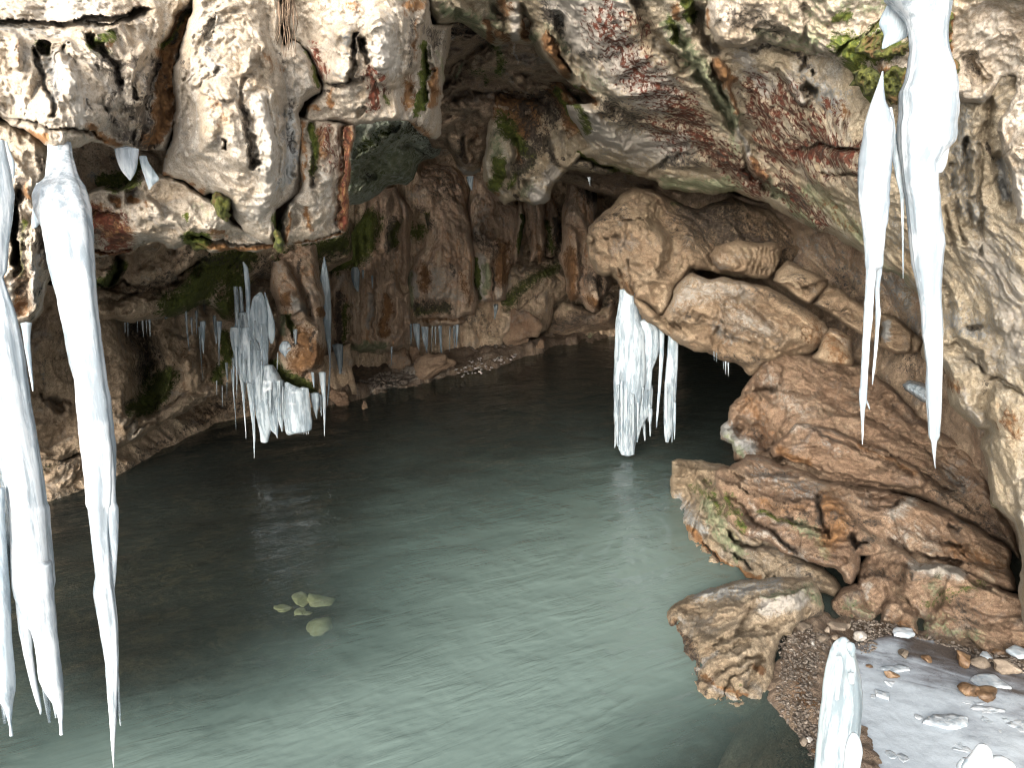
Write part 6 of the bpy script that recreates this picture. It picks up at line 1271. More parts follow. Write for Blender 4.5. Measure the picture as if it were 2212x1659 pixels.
scatter(c('g', '640 150, 1000 170, 1200 240, 1100 275, 880 270, 860 440, 740 460, 680 330'), 420, .004, .022, 4, lambda q: .075, 'gravel', M['gravel'])
scatter(c('g', '640 300, 1000 250, 1250 270, 1500 330, 1800 420, 2212 520, 2212 640, 1900 540, 1600 420, 1300 330, 1000 290, 800 330'), 420, .004, .024, 9, lambda q: .07, 'gravel', M['gravel'])
scatter(c('g', '-120 820, 60 900, 220 1100, 230 1391, 120 1391, 60 1150, -60 960'), 260, .004, .02, 10, lambda q: float(bank_z(q)[0]) - .004, 'gravel', M['gravel'])
scatter(c('g', '180 960, 400 1000, 390 1391, 220 1391'), 260, .005, .024, 5, lambda q: float(bank_z(q)[0]) - .01, 'gravel', M['gravel'])
scatter(c(5, '100 930, 280 880, 420 830, 520 880, 470 930, 330 960, 150 960') , 220, .02, .09, 6, lambda q: .10, 'gravel', M['gravel'])
scatter(c(5, '700 680, 900 640, 1250 620, 1300 680, 1150 700, 850 740'), 120, .02, .10, 8, lambda q: .14, 'gravel', M['gravel'])
# pale pebbles on the far shore, one by one
rr = np.random.RandomState(21)
pebs = [blob_mesh('pebble', 300 + k, (1, .75, .5), .18, 2) for k in range(5)]
pz = np.array(c(5, '790 760, 900 740, 1000 710, 1180 700, 1100 770, 1010 800, 900 850, 800 860, 770 820'), np.float32)
k = 0
while k < 70:
    xy = pz.min(0) + rr.rand(2) * (pz.max(0) - pz.min(0))
    if not inside(xy[None].astype(np.float32), pz)[0]: continue
    put('pebble', pebs[k % 5], xy[0], xy[1], (6 + 8 * rr.rand() ** 2), .06 + .05 * rr.rand(), SP, rr.rand() * 6, 'pale pebble in the bright patch of shingle on the far shore', 'pebble', 'pale pebbles on the far shore')
    k += 1
# boulders on the far shore
def shore_rock(k, s, label, seed, z=.05, mat=None):
    px, by, wpx, hpx = box_of(k, s)
    p = on_level(px, by, z); dist = float(np.linalg.norm(p - np.array([0, 0, CAMZ]))); r = wpx / 2 / F0 * dist
    me = blob_mesh('shore_rock', seed, (1, .8, hpx / wpx * 1.7), .4, 4)
    o = put('shore_rock', me, px, by - hpx * .15, wpx, z, mat or M['pile'], 0, label, 'rock')
shore_rock(5, '350 725 490 825', 'jagged pale brown rock on the left of the far shore', 71, .12)
shore_rock(5, '490 705 585 800', 'smaller brown rock right of the jagged one on the far shore', 72, .12)
shore_rock(5, '1040 545 1280 695', 'pointed brown rock at the back of the far shore', 73, .08)
shore_rock(5, '940 610 980 660', 'little brown rock left of the pointed rock on the far shore', 74, .12)
shore_rock(5, '1262 655 1335 695', 'low brown stone at the water right of the pointed rock', 75, .04)
shore_rock(5, '500 790 775 890', 'long low crumbly brown rock at the water edge of the far shore', 76, .0)
shore_rock(5, '0 975 120 1040', 'low brown rock in the water beside the ice cluster', 77, -.02)
shore_rock(5, '200 1020 240 1055', 'lone small brown stone just out of the water', 78, -.01)
# sunken yellow stones
def sunk(k, s, label, seed, mat=None):
    px, by, wpx, hpx = box_of(k, s)
    cy = by - hpx / 2
    sl = math.sin(math.atan(CAMZ / float(level_Y(cy))))
    me = blob_mesh('sunken_stone', seed, (1, min(1.4, hpx / wpx / sl), .35), .25, 3)
    o = put('sunken_stone', me, px, cy, wpx * 1.32, -.10, mat or M['sunk'], 0, label, 'stone')
    o.location.z = -.13 - .35 * o.scale.z
sunk(7, '1890 575 2022 660', 'largest upper stone of the yellow sunken group under the water', 81)
sunk(7, '1795 560 1895 640', 'slanting upper left stone of the yellow sunken group', 82)
sunk(7, '1690 640 1778 672', 'small leftmost stone of the yellow sunken group', 83)
sunk(7, '1805 660 1866 698', 'small middle stone of the yellow sunken group', 84)
sunk(7, '1868 672 1912 698', 'tiny stone between the two big yellow sunken stones', 85)
sunk(7, '1885 708 2034 795', 'lowest broad stone of the yellow sunken group', 86)
# ------------------------------------------------------------------ ice: icicles, curtains, stalagmites
def icicle_mesh(name, sec, Y, ratio=.8, seed=0, step=3.0, seg=22, ripple=.04, flute=.08, nfl=3, lean=0.0, cap=True):
    """sec: (y, left, right) widths from root to tip in the picture; Y: distance. A solid with round section, growth ripples and run-off ribs."""
    S = np.array(sec, float)
    ys = np.arange(S[0, 0], S[-1, 0], step); ys = np.append(ys, S[-1, 0])
    l = np.interp(ys, S[:, 0], S[:, 1]); r = np.interp(ys, S[:, 0], S[:, 2])
    if len(ys) > 9:                                     # soften the corners of the profile
        kf = np.array([1, 2, 3, 2, 1.]) / 9
        def sm(a): return np.convolve(np.pad(a, 2, mode='edge'), kf, 'valid')
        l, r = sm(l), sm(r)
    w = np.maximum(r - l, .8); cx = (l + r) / 2
    if np.ndim(Y) == 0: Yd = np.full(len(ys), float(Y))
    elif np.ndim(Y) == 1: Yd = np.interp(ys, [ys[0], ys[-1]], Y)
    else: Yd = np.interp(ys, [a for a, _ in Y], [b for _, b in Y])        # picture row -> distance
    ctr = at(cx, ys, Yd)
    a = w / 2 / F0 * np.linalg.norm(ctr - np.array([0, 0, CAMZ]), axis=1)
    b = np.minimum(a * ratio, .05 + .45 * a) if ratio < .99 else a
    th = np.linspace(0, 2 * np.pi, seg, endpoint=False)
    rr = np.random.RandomState(seed)
    A = np.cos(th)[None] * np.ones((len(ys), 1)); B = np.sin(th)[None] * np.ones((len(ys), 1))
    L = ctr[:, 2][:, None] * np.ones((1, seg))
    nz = np.stack([A.ravel() * 1.2 + seed * 3.7, B.ravel() * 1.2, L.ravel() * .9], -1)
    rib = fbm(nz * np.array([nfl, nfl, .5]), 3).reshape(A.shape)
    rip = fbm(np.stack([A.ravel() * .7 + seed, B.ravel() * .7, L.ravel() * 16], -1), 2).reshape(A.shape)
    lump = fbm(np.stack([A.ravel() * .6 + seed, B.ravel() * .6, L.ravel() * 4], -1), 2).reshape(A.shape)
    rad = 1 + flute * rib + ripple * rip + ripple * 1.4 * lump
    V = np.stack([ctr[:, 0][:, None] + a[:, None] * A * rad, ctr[:, 1][:, None] + b[:, None] * B * rad, L + 0 * A], -1).reshape(-1, 3)
    n = len(ys)
    i = np.arange(n * seg).reshape(n, seg)
    q = np.stack([i[:-1], np.roll(i, -1, 1)[:-1], np.roll(i, -1, 1)[1:], i[1:]], -1).reshape(-1, 4)[:, ::-1]
    V = np.concatenate([V, ctr[:1] + [[0, 0, .25 * a[0]]], ctr[-1:] - [[0, 0, .5 * a[-1]]]])
    t1 = np.stack([i[0], np.roll(i[0], -1), np.full(seg, n * seg)], -1)
    t2 = np.stack([np.roll(i[-1], -1), i[-1], np.full(seg, n * seg + 1)], -1)
    return V, [q, np.concatenate([t1, t2])]
def sec(k, s):
    """'y l r, ...' on detail k -> picture sections"""
    ox, oy, qq = KK[k]
    out = []
    for a in s.split(','):
        y, l, r = (float(v) for v in a.split())
        out.append((y * qq + oy, l * qq + ox, r * qq + ox))
    return out
ISEED = [0]
def ice(name, sections, Y, mat, label=None, cat=None, group=None, parent=None, **kw):
    ISEED[0] += 1
    V, F = icicle_mesh(name, sections, Y, seed=ISEED[0], **kw)
    me, b = mesh_from(name, V, F)
    if parent is None: b2 = b
    return tag(link(name, me, mat, parent, b), label, cat, group)
IW, IB, ICL = M['ice'], M['ice_blue'], M['ice_clear']

# the great icicle at the left
e = empty('icicle', at(155, 340, 3.05), 'longest thick white icicle, hanging in front of the left wall down to the lower edge', 'icicle')
ice('column', sec('l', '150 410 535, 225 405 545, 275 404 548, 330 402 558, 400 398 575, 460 395 592, 520 340 618, 600 325 642, 700 335 668, 850 385 690, 1000 412 702, 1200 446 720, 1380 492 737, 1500 515 752, 1655 542 772') + sec(4, '760 452 622, 868 482 636, 980 490 655, 1100 500 668, 1300 522 688, 1500 542 688, 1640 548 682')
    + sec(7, '30 556 678, 110 562 670, 200 570 665, 350 584 672, 480 598 678, 520 590 678, 570 586 688, 650 600 700, 800 625 716, 1000 655 724, 1200 668 720, 1400 680 712, 1500 685 706, 1600 692 703, 1658 698 702'), [(300, 3.45), (340, 3.36), (400, 3.2), (470, 3.1), (600, 3.04), (1659, 2.95)], IW, parent=e, ripple=.03, flute=.16, nfl=2.2, seg=36, step=2.5)
ice('side_strand', sec(4, '1200 640 676, 1300 648 690, 1400 650 699, 1520 652 706, 1640 660 714') + sec(7, '0 664 722, 110 664 728, 180 672 726, 300 682 722, 450 690 715, 560 694 706, 640 698 703'), 3.0, IW, parent=e, ripple=.05)
ice('side_strand', sec(7, '1040 712 724, 1120 712 734, 1250 722 738, 1330 732 742, 1400 739 746'), 2.97, ICL, parent=e)
ice('side_strand', sec(7, '1250 712 722, 1320 716 726, 1370 719 724'), 2.97, ICL, parent=e)
ice('side_strand', sec('l', '1360 490 520, 1450 495 522, 1550 512 530, 1650 525 536, 1700 532 538'), 3.02, ICL, parent=e)
ice('ice_foot', sec('l', '500 300 420, 560 285 400, 640 272 380, 720 268 370, 800 256 330, 850 255 290'), 3.25, IB, parent=e, ratio=.5)
# the group of joined icicles at the left edge
e = empty('icicle_group', at(20, 420, 2.95), 'bundle of grown-together icicles at the left edge of the photo', 'icicle')
ice('column', sec('l', '160 -60 20, 300 -90 40, 420 -110 60, 600 -120 80, 760 -120 66, 1000 -130 40, 1200 -140 30') + sec(4, '230 -70 6, 300 -70 26, 430 -60 70, 560 -60 98, 700 -50 122, 1000 -20 162, 1300 20 212, 1500 60 244, 1640 78 262') + sec(7, '40 84 272, 150 90 278, 300 96 286, 420 98 296, 520 104 302, 600 120 292, 700 150 268, 800 186 240'), (3.0, 2.9), IW, parent=e, ripple=.02, flute=.2, nfl=2, seg=40, step=2.5)
ice('strand', sec(7, '500 104 190, 620 108 186, 700 114 184, 800 124 186, 950 150 196, 1100 182 216, 1200 208 236, 1270 228 250, 1300 242 258, 1330 246 254'), 2.9, IW, parent=e, ripple=.04)
ice('strand', sec(7, '400 180 300, 600 190 316, 750 204 330, 900 236 346, 1000 250 358, 1100 262 374, 1180 294 380, 1260 336 384, 1340 360 386, 1400 368 384, 1455 370 388'), 2.88, IW, parent=e, ripple=.03, flute=.12)
ice('strand', sec(7, '650 186 232, 800 212 262, 950 240 284, 1100 254 296, 1230 272 300, 1300 284 308, 1380 300 311'), 2.9, ICL, parent=e)
ice('strand', sec(7, '1150 296 330, 1230 318 342, 1300 332 346, 1352 340 347'), 2.88, ICL, parent=e)
ice('strand', sec(4, '1250 -10 60, 1400 -10 58, 1500 8 50, 1640 12 44') + sec(7, '100 18 60, 250 36 76, 400 58 86, 500 78 98, 590 92 106'), 2.92, ICL, parent=e)
ice('strand', sec(7, '-60 -30 20, 100 -40 16, 300 -40 28, 500 -40 40, 700 -40 50, 850 -40 54, 1000 -40 66, 1120 -36 78, 1200 -20 76, 1280 30 72, 1380 54 68, 1420 60 74, 1462 62 80'), 2.86, IB, parent=e, flute=.1)
ice('strand', sec(7, '300 10 40, 500 30 50, 700 46 60, 850 58 72, 942 66 72'), 2.9, ICL, parent=e)
ice('strand', sec(7, '1100 -20 30, 1250 6 36, 1340 18 38, 1385 24 36'), 2.86, ICL, parent=e)
ice('icicle', sec('l', '170 10 50, 250 34 76, 330 50 108, 400 62 114, 440 84 112, 460 96 108'), 3.3, IB, 'small grey icicle with a blunt tip above the left edge bundle', 'icicle', ratio=.6)
ice('icicle', sec(4, '515 132 190, 560 140 182, 640 150 182, 720 164 190, 800 176 196, 880 190 204, 935 200 207'), 3.9, IB, 'thin icicle under the dark pendant rock at the left', 'icicle', ripple=.08)
ice('icicle', sec(4, '515 76 96, 560 86 106, 620 102 112'), 3.9, ICL, 'tiny icicle left of the thin one under the dark pendant rock', 'icicle')
ice('icicle', sec(1, '915 716 838, 960 722 838, 1010 738 836, 1050 756 830, 1080 774 820, 1095 790 812, 1108 797 804'), 3.9, IW, 'short blunt white icicle under the pale brow', 'icicle', ratio=.6, flute=.12)
ice('icicle', sec(1, '960 858 900, 1000 866 912, 1050 880 945, 1085 892 968, 1105 900 982, 1120 904 960, 1150 912 930, 1165 916 922'), 4.15, IB, 'crooked flat icicle right of the short blunt one', 'icicle', ratio=.3)
# right-hand icicles
e = empty('icicle', at(1985, 0, 3.5), 'widest white icicle at the right, running from the top edge to a long tip', 'icicle')
ice('column', sec(3, '-120 1380 1730, 0 1410 1716, 60 1468 1712, 120 1514 1710, 200 1530 1708, 300 1538 1716, 400 1530 1740, 500 1510 1752, 560 1484 1753, 620 1486 1754, 700 1484 1752, 800 1472 1750, 870 1470 1736, 930 1474 1690, 1000 1482 1652, 1100 1490 1655, 1200 1504 1670, 1300 1514 1676, 1400 1524 1690, 1500 1534 1702, 1650 1548 1692')
    + sec(6, '200 1556 1692, 300 1572 1690, 400 1586 1692, 500 1596 1700, 600 1600 1702, 700 1612 1704, 800 1620 1702, 900 1616 1696, 1000 1618 1696, 1100 1626 1692, 1200 1630 1686, 1222 1632 1684, 1238 1642 1672, 1300 1648 1668, 1360 1656 1665, 1410 1664 1668'), (3.5, 3.45), IW, parent=e, ripple=.035, flute=.14, nfl=2.2, seg=36, step=2.5)
ice('side_strand', sec(3, '780 1660 1750, 850 1686 1748, 920 1688 1744, 980 1684 1734, 1030 1672 1722, 1058 1668 1702'), 3.46, IW, parent=e)
ice('side_strand', sec(3, '800 1440 1478, 840 1415 1478, 900 1404 1478, 1000 1410 1482, 1080 1424 1484, 1150 1440 1486, 1200 1450 1474, 1400 1459 1472, 1650 1463 1472') + sec(6, '120 1464 1471, 240 1465 1469'), 3.55, IB, parent=e, ratio=.5)
ice('side_strand', sec(3, '1000 1482 1520, 1200 1488 1530, 1400 1500 1540, 1600 1530 1560') + sec(6, '60 1535 1566, 160 1552 1570'), 3.52, ICL, parent=e, ratio=.6)
ice('ice_flange', sec(3, '-60 1420 1520, 0 1395 1520, 60 1368 1530, 110 1346 1532, 150 1338 1530, 180 1356 1530, 215 1365 1490, 245 1352 1452, 270 1342 1400, 295 1337 1352'), 3.6, IB, parent=e, ratio=.22, flute=.06)
e = empty('icicle', at(1900, 155, 3.45), 'slender double-tipped icicle left of the widest one at the right', 'icicle')
ice('column', sec(3, '436 1338 1345, 500 1320 1346, 560 1302 1348, 620 1284 1354, 680 1270 1380, 760 1254 1400, 850 1238 1398, 950 1222 1392, 1050 1214 1388, 1150 1212 1382, 1250 1216 1378, 1350 1222 1368, 1420 1230 1352, 1550 1240 1340, 1650 1244 1336')
    + sec(6, '60 1245 1336, 120 1246 1310, 200 1243 1298, 300 1239 1288, 400 1232 1284, 500 1228 1277, 600 1222 1265, 700 1218 1258, 800 1212 1250, 900 1207 1245, 940 1198 1243, 1000 1200 1240, 1050 1205 1230, 1150 1210 1224, 1200 1212 1224, 1265 1214 1218'), 3.45, IW, parent=e, ripple=.05, flute=.12, seg=28, step=2.2)
ice('side_strand', sec(3, '660 1385 1398, 720 1372 1408, 800 1360 1416, 900 1360 1408, 1000 1364 1396, 1080 1370 1388'), 3.48, IW, parent=e)
ice('side_strand', sec(6, '40 1300 1338, 120 1302 1336, 200 1300 1333, 300 1295 1319, 400 1296 1322, 450 1300 1328, 550 1298 1318, 650 1290 1312, 750 1285 1300, 800 1278 1295, 895 1275 1280'), 3.47, IW, parent=e, ripple=.07)
ice('side_strand', sec(6, '990 1236 1246, 1020 1246 1258, 1046 1258 1264'), 3.45, ICL, parent=e)
# small drips on the far right wall
for s, lb in (('1000 2138 2146, 1040 2140 2144', 'tiny drip icicle on the right wall beside the white lobe'), ('1560 1880 1890, 1600 1882 1892, 1640 1884 1888', 'tiny icicle low on the fluted right wall')):
    pass

# curtain under the tan boulder
e = empty('ice_curtain', at(1400, 640, 8.35), 'thick ice curtain hanging from the tan boulder down to the water', 'ice curtain')
TS = [('310 1792 1884, 380 1788 1896, 440 1778 1910, 500 1766 1925, 560 1762 1950, 620 1760 1960, 700 1757 1962, 800 1757 1960, 900 1757 1950, 1000 1757 1930, 1100 1757 1908, 1200 1768 1896, 1280 1780 1884, 1322 1800 1880', IB, .16),
      ('500 1900 2000, 560 1900 2034, 640 1900 2034, 720 1900 2024, 800 1910 1992, 900 1910 1985, 1000 1895 1980, 1080 1895 1970, 1150 1895 1925, 1200 1895 1912, 1250 1892 1900', IB, .15),
      ('1000 1920 1950, 1100 1924 1950, 1240 1940 1950', ICL, .1), ('900 1962 1996, 1000 1966 1992, 1100 1968 1986, 1212 1974 1982', ICL, .1), ('540 2030 2066, 700 2034 2062, 800 2032 2054, 900 2026 2046, 1000 2020 2036, 1100 2014 2026, 1160 2014 2019', IB, .1),
      ('590 2090 2150, 700 2086 2150, 800 2076 2146, 900 2068 2142, 1000 2062 2135, 1100 2060 2128, 1180 2062 2116, 1225 2066 2100, 1250 2076 2088', IB, .14), ('1000 2100 2134, 1100 2108 2128, 1180 2106 2122, 1250 2106 2116', ICL, .1),
      ('1150 1757 1784, 1230 1757 1778, 1285 1754 1762', ICL, .1), ('1200 1840 1884, 1280 1850 1882, 1326 1864 1880', IB, .1), ('1200 1800 1830, 1290 1806 1826, 1325 1800 1818', IB, .1), ('1200 1820 1850, 1270 1828 1844, 1312 1832 1838', ICL, .1)]
for s, m_, f_ in TS:
    ice('strand', sec(5, s), 8.78, m_, parent=e, flute=f_ * .9, nfl=6, ripple=.018, ratio=.7, seg=34, step=2.5)
rt = random.Random(11)
for k in range(22):
    x = rt.uniform(1760, 1985) if k < 16 else rt.uniform(2064, 2130)
    hi_ = 1255 if k >= 16 else (1330 if x < 1890 else 1240 - (x - 1890) * .6)
    y0 = rt.uniform(820, 1050); y1 = hi_ - rt.uniform(0, 70); w = rt.uniform(4, 11)
    ice('fine_strand', sec(5, '%f %f %f, %f %f %f, %f %f %f' % (y0, x - w, x + w, (y0 + y1) / 2, x - w * .8, x + w * .8, y1, x - 1.5, x + 1.5)), 8.62, ICL if k % 2 else IB, parent=e, seg=8, step=4)
# cluster on the column rock
e = empty('ice_cluster', at(580, 660, 8.55), 'big cluster of fused icicles on the left of the hanging column rock', 'ice cluster')
CS = [('60 262 272, 100 268 302, 200 275 318, 300 284 322, 400 290 322, 500 286 332, 600 290 336, 660 300 330', IB), ('255 192 222, 330 196 230, 420 200 236, 500 202 230, 600 204 220', ICL), ('255 236 254, 330 240 266, 450 244 272, 560 250 276, 660 256 276', ICL),
      ('300 398 410, 325 360 430, 360 342 446, 450 326 462, 550 326 470, 620 345 468, 700 396 466, 800 414 464, 900 430 462, 1000 430 470, 1100 434 470', IB),
      ('575 170 330, 620 163 345, 680 170 370, 740 184 392, 820 198 402, 880 208 412, 940 225 425, 1000 260 410', IB), ('840 215 280, 920 224 276, 1000 240 270, 1100 255 276, 1200 265 280, 1300 274 285, 1400 283 291, 1462 288 292', IB),
      ('850 280 360, 950 288 352, 1050 298 352, 1150 312 356, 1250 326 358, 1350 338 362, 1450 346 364, 1530 349 360, 1615 353 356', IB),
      ('880 400 500, 940 380 530, 1000 362 560, 1080 360 585, 1180 368 540, 1260 376 520, 1340 388 510, 1420 400 480, 1470 404 466, 1485 408 464', IB), ('1000 470 590, 1100 470 592, 1180 480 588, 1260 500 580, 1320 540 580, 1370 562 580, 1405 572 578', IB), ('1150 460 560, 1250 470 550, 1340 474 546, 1400 490 544, 1430 528 542, 1455 534 540', IB),
      ('300 432 442, 380 448 468, 450 462 492, 520 466 512, 600 466 520, 660 470 516, 705 484 502', IB), ('460 222 300, 520 228 310, 600 236 320, 680 250 330', ICL), ('760 350 420, 860 360 410, 950 396 410, 1005 398 404', IB), ('1240 415 440, 1350 425 440, 1490 428 440', ICL)]
for s, m_ in CS:
    ice('strand', sec('m', s), 8.5 + .05 * random.Random(len(s)).random(), m_, parent=e, flute=.16, nfl=3.5, ratio=.7, seg=22, step=2.0)
for k in range(18):
    x = rt.uniform(175, 590); y0 = rt.uniform(500, 900) if x < 460 else rt.uniform(980, 1080)
    y1 = y0 + rt.uniform(200, 420); y1 = min(y1, 1480); w = rt.uniform(4, 10)
    ice('fine_strand', sec('m', '%f %f %f, %f %f %f, %f %f %f' % (y0, x - w, x + w, (y0 + y1) / 2, x - w * .8, x + w * .8, y1, x - 1, x + 1)), 8.42, ICL if k % 2 else IB, parent=e, seg=8, step=3)
e = empty('ice_curtain', at(640, 835, 8.5), 'short ice curtain with a fringed lower edge under the hanging column rock', 'ice curtain')
for s, m_ in (('1015 596 620, 1050 594 690, 1075 592 770, 1100 592 782, 1200 592 790, 1300 594 800, 1370 600 802, 1400 606 800, 1425 612 640', IB), ('1060 700 782, 1200 740 800, 1300 750 803, 1390 756 803', IB), ('1080 594 640, 1250 590 632, 1380 602 630, 1424 612 630', ICL)):
    ice('sheet', sec('m', s), 8.5, m_, parent=e, flute=.2, nfl=5, ratio=.5, seg=30, step=2.0)
for k in range(13):
    x = 622 + k * 13.5
    ice('fringe_tip', sec('m', '1380 %d %d, 1410 %d %d, %d %d %d' % (x - 6, x + 6, x - 4, x + 4, 1418 + (k * 7) % 13, x - 1, x + 1)), 8.5, ICL, parent=e, seg=8, step=2)
def small(k, s, Y, label, mat=None, group=None, **kw):
    kw.setdefault('seg', 12); kw.setdefault('step', 2.2)
    return ice('icicle', sec(k, s), Y, mat or ICL, label, 'icicle', group, **kw)
small('m', '20 906 912, 60 898 922, 120 886 934, 200 876 946, 300 882 958, 400 890 962, 480 886 964, 560 892 963, 640 912 962, 720 934 962, 800 944 960, 880 950 960, 1000 940 956, 1100 934 948, 1200 929 936', 9.6, 'tall spindle shaped icicle on the right of the hanging column rock', IB, seg=18)
small('m', '1100 796 868, 1150 802 876, 1210 818 868, 1250 830 856, 1302 845 852', 8.6, 'short double icicle at the right foot of the column rock', IB)
small('m', '935 866 922, 1000 876 922, 1080 886 922, 1180 896 922, 1280 902 920, 1380 906 916, 1440 909 912', 8.65, 'long thin icicle at the right foot of the column rock', IB)
small('m', '1110 858 890, 1200 872 892, 1280 884 890', 8.62, 'thin drip between the two icicles at the right foot of the column', ICL)
small('m', '935 806 826, 980 810 832, 1030 820 832, 1055 826 831', 8.5, 'small icicle on the mossy lower edge of the column rock', IB)
small('m', '595 660 696, 640 664 694, 700 672 690, 785 678 684', 8.6, 'thin icicle on the orange bump of the column rock', ICL)
small('m', '690 580 620, 720 552 642, 760 548 644, 790 580 630, 822 602 616', 8.6, 'white ice knob stuck on the column rock', IB, ratio=.5, seg=18)
small('m', '780 536 546, 850 534 544, 955 528 534', 8.6, 'hair thin icicle left of the ice knob', ICL)
small('m', '715 970 1060, 760 985 1060, 820 1000 1058, 880 1016 1056, 940 1028 1046, 1000 1032 1038', 11.6, 'ragged little icicle fan right of the spindle shaped icicle', IB)
small('b', '1490 176 200, 1560 180 196, 1650 182 192', 13.7, 'leftmost thin icicle under the broad flowstone drape', ICL)
def hem(s, lb, mat=IB): small(5, s, 13.65, lb, mat)
hem('520 514 560, 560 518 560, 600 526 560, 640 536 558, 690 544 554, 715 546 550', 'widest icicle under the broad flowstone drape')
hem('538 566 592, 600 572 596, 640 582 602, 680 596 606, 706 602 606', 'second icicle from the left of the group under the broad drape')
hem('538 590 612, 600 594 610, 660 598 608, 690 600 604', 'third icicle from the left under the broad drape')
hem('534 630 642, 600 630 640, 650 629 634, 690 628 631', 'thin middle icicle under the broad drape', ICL)
hem('534 648 660, 590 650 660, 650 653 657', 'short thin icicle right of the middle one under the drape', ICL)
hem('532 672 694, 600 676 694, 660 682 696, 720 688 697, 795 692 695', 'longest icicle under the broad drape')
hem('540 738 750, 620 740 747, 690 741 744', 'thin icicle near the right end of the broad drape', ICL)
hem('530 762 776, 600 764 774, 672 768 772', 'second icicle from the right under the broad drape', ICL)
hem('525 778 800, 580 778 796, 640 780 790, 662 782 786', 'stubby icicle at the right end of the broad drape')
hem('520 498 510, 600 500 508, 720 502 505', 'hair thin icicle at the left end of the broad drape', ICL)
small(5, '660 378 392, 720 381 388, 775 383 386', 12.9, 'single thin icicle low on the mossy back wall', IB)
small(5, '400 1012 1042, 440 1014 1036, 490 1016 1022', 14.3, 'faint thin icicle under the second drape', ICL)
small(5, '172 142 178, 200 134 190, 240 136 188, 280 150 186, 318 170 184', 12.4, 'fat white ice drop high on the mossy back wall', IB, ratio=.6)
small(5, '188 200 216, 215 202 214, 240 206 212', 12.4, 'little ice drop right of the fat white one', IB)
small(5, '224 258 272, 260 260 270, 302 264 268', 12.9, 'thin pale icicle on the fluted back wall', IB)
small(2, '1086 846 890, 1120 854 886, 1150 866 884, 1172 876 882', 9.7, 'clear icicle under the brown pendant rock in the roof', ICL)
small(2, '1090 1590 1612, 1120 1598 1610, 1142 1604 1608', 8.8, 'tiny icicle under the edge of the pale roof', ICL)
for s, lb in (('690 299 306, 745 302 304', 'first of the tiny drips under the long tan boulder'), ('698 315 322, 755 318 320', 'second tiny drip under the long tan boulder, near the first'), ('755 358 366, 800 361 363', 'tiny drip under the boulder left of the longest drip there'), ('750 370 379, 830 374 376', 'tiny drip under the boulder between two others'), ('758 386 396, 845 389 391', 'longest tiny drip under the long tan boulder')):
    small(6, s, 8.2, lb, ICL, seg=8)
# rows of little icicles under the dark left ledge
LI = [(4, '480 868 882, 540 874 884, 598 883 887', 8.2), (4, '470 895 906, 540 899 906, 582 903 905', 8.2), (4, '458 910 928, 520 916 928, 596 923 927', 8.2), (4, '500 842 850, 570 844 848', 8.1), (4, '512 764 776, 575 768 772', 8.0), (4, '512 782 792, 600 787 790', 8.0), (4, '330 1022 1036, 400 1026 1034, 488 1028 1032', 8.4),
      (4, '440 1138 1152, 560 1146 1158, 690 1164 1168', 8.7), (4, '480 1172 1186, 560 1178 1186, 590 1182 1185', 8.7), (4, '440 1202 1218, 520 1206 1216, 580 1210 1213', 8.75), (4, '505 1230 1264, 570 1236 1262, 640 1242 1258, 700 1250 1256', 8.8), (4, '540 1220 1236, 640 1228 1238, 760 1238 1243, 870 1250 1253', 8.8), (4, '470 1310 1330, 560 1318 1336, 640 1328 1338', 8.9), (4, '505 1335 1368, 580 1340 1362, 650 1344 1354, 780 1348 1351', 8.9),
      (4, '300 1026 1034, 420 1028 1032', 8.4), (4, '170 1368 1376, 250 1376 1380, 285 1379 1381', 9.0), (4, '160 1396 1404, 290 1400 1403', 9.0), (4, '320 1252 1260, 440 1255 1258', 8.8), (4, '305 1072 1080, 370 1075 1077', 8.5), (4, '760 1386 1402, 850 1394 1404, 870 1400 1403', 9.1), (4, '800 1420 1432, 950 1434 1444, 1060 1446 1452, 1170 1452 1456', 8.9), (4, '730 1428 1446, 800 1434 1444, 860 1438 1442', 8.9),
      (4, '870 1330 1340, 960 1334 1338', 9.2), (4, '900 1364 1374, 1035 1368 1371', 9.2), (4, '880 1392 1402, 990 1396 1399', 9.2), (4, '460 958 968, 500 961 964', 8.3), (4, '460 1010 1030, 490 1016 1024', 8.4)]
LBL = ['tallest of three small icicles in the row over the left alcove', 'middle one of three small icicles over the left alcove', 'right one of three small icicles over the left alcove', 'hair thin icicle just left of the three over the alcove', 'leftmost hair thin icicle at the edge of the dark ledge', 'second hair thin icicle from the left edge of the dark ledge', 'long thin icicle on the face of the dark left ledge',
       'first long thin drip left of the green wall patch', 'short drip right of the first long one', 'faint drip between the short one and the white icicle', 'broadest small white icicle in the rows left of the cluster', 'longest thread of ice left of the cluster', 'thin icicle right of the longest thread', 'rightmost white icicle of the rows, nearest the cluster',
       'fine drip high on the face of the dark ledge', 'left one of the two fine drips in the moss', 'right one of the two fine drips in the moss', 'fine drip above the broadest small icicle', 'short fine drip in the middle of the mossy ledge', 'small icicle touching the lower left of the cluster', 'long thread of ice hanging left of the cluster', 'stubby icicle at the top of the long thread by the cluster',
       'lowest left drip over the undercut wall', 'middle low drip over the undercut wall', 'right low drip over the undercut wall', 'tiny tooth of ice on the ledge edge', 'tiny white tooth right of the other tooth on the ledge edge']
for i_, (k_, s_, Y_) in enumerate(LI):
    small(k_, s_, Y_ - .1, LBL[i_], IB if i_ in (2, 10, 13) else ICL, 'small icicles under the dark left ledge', seg=9)
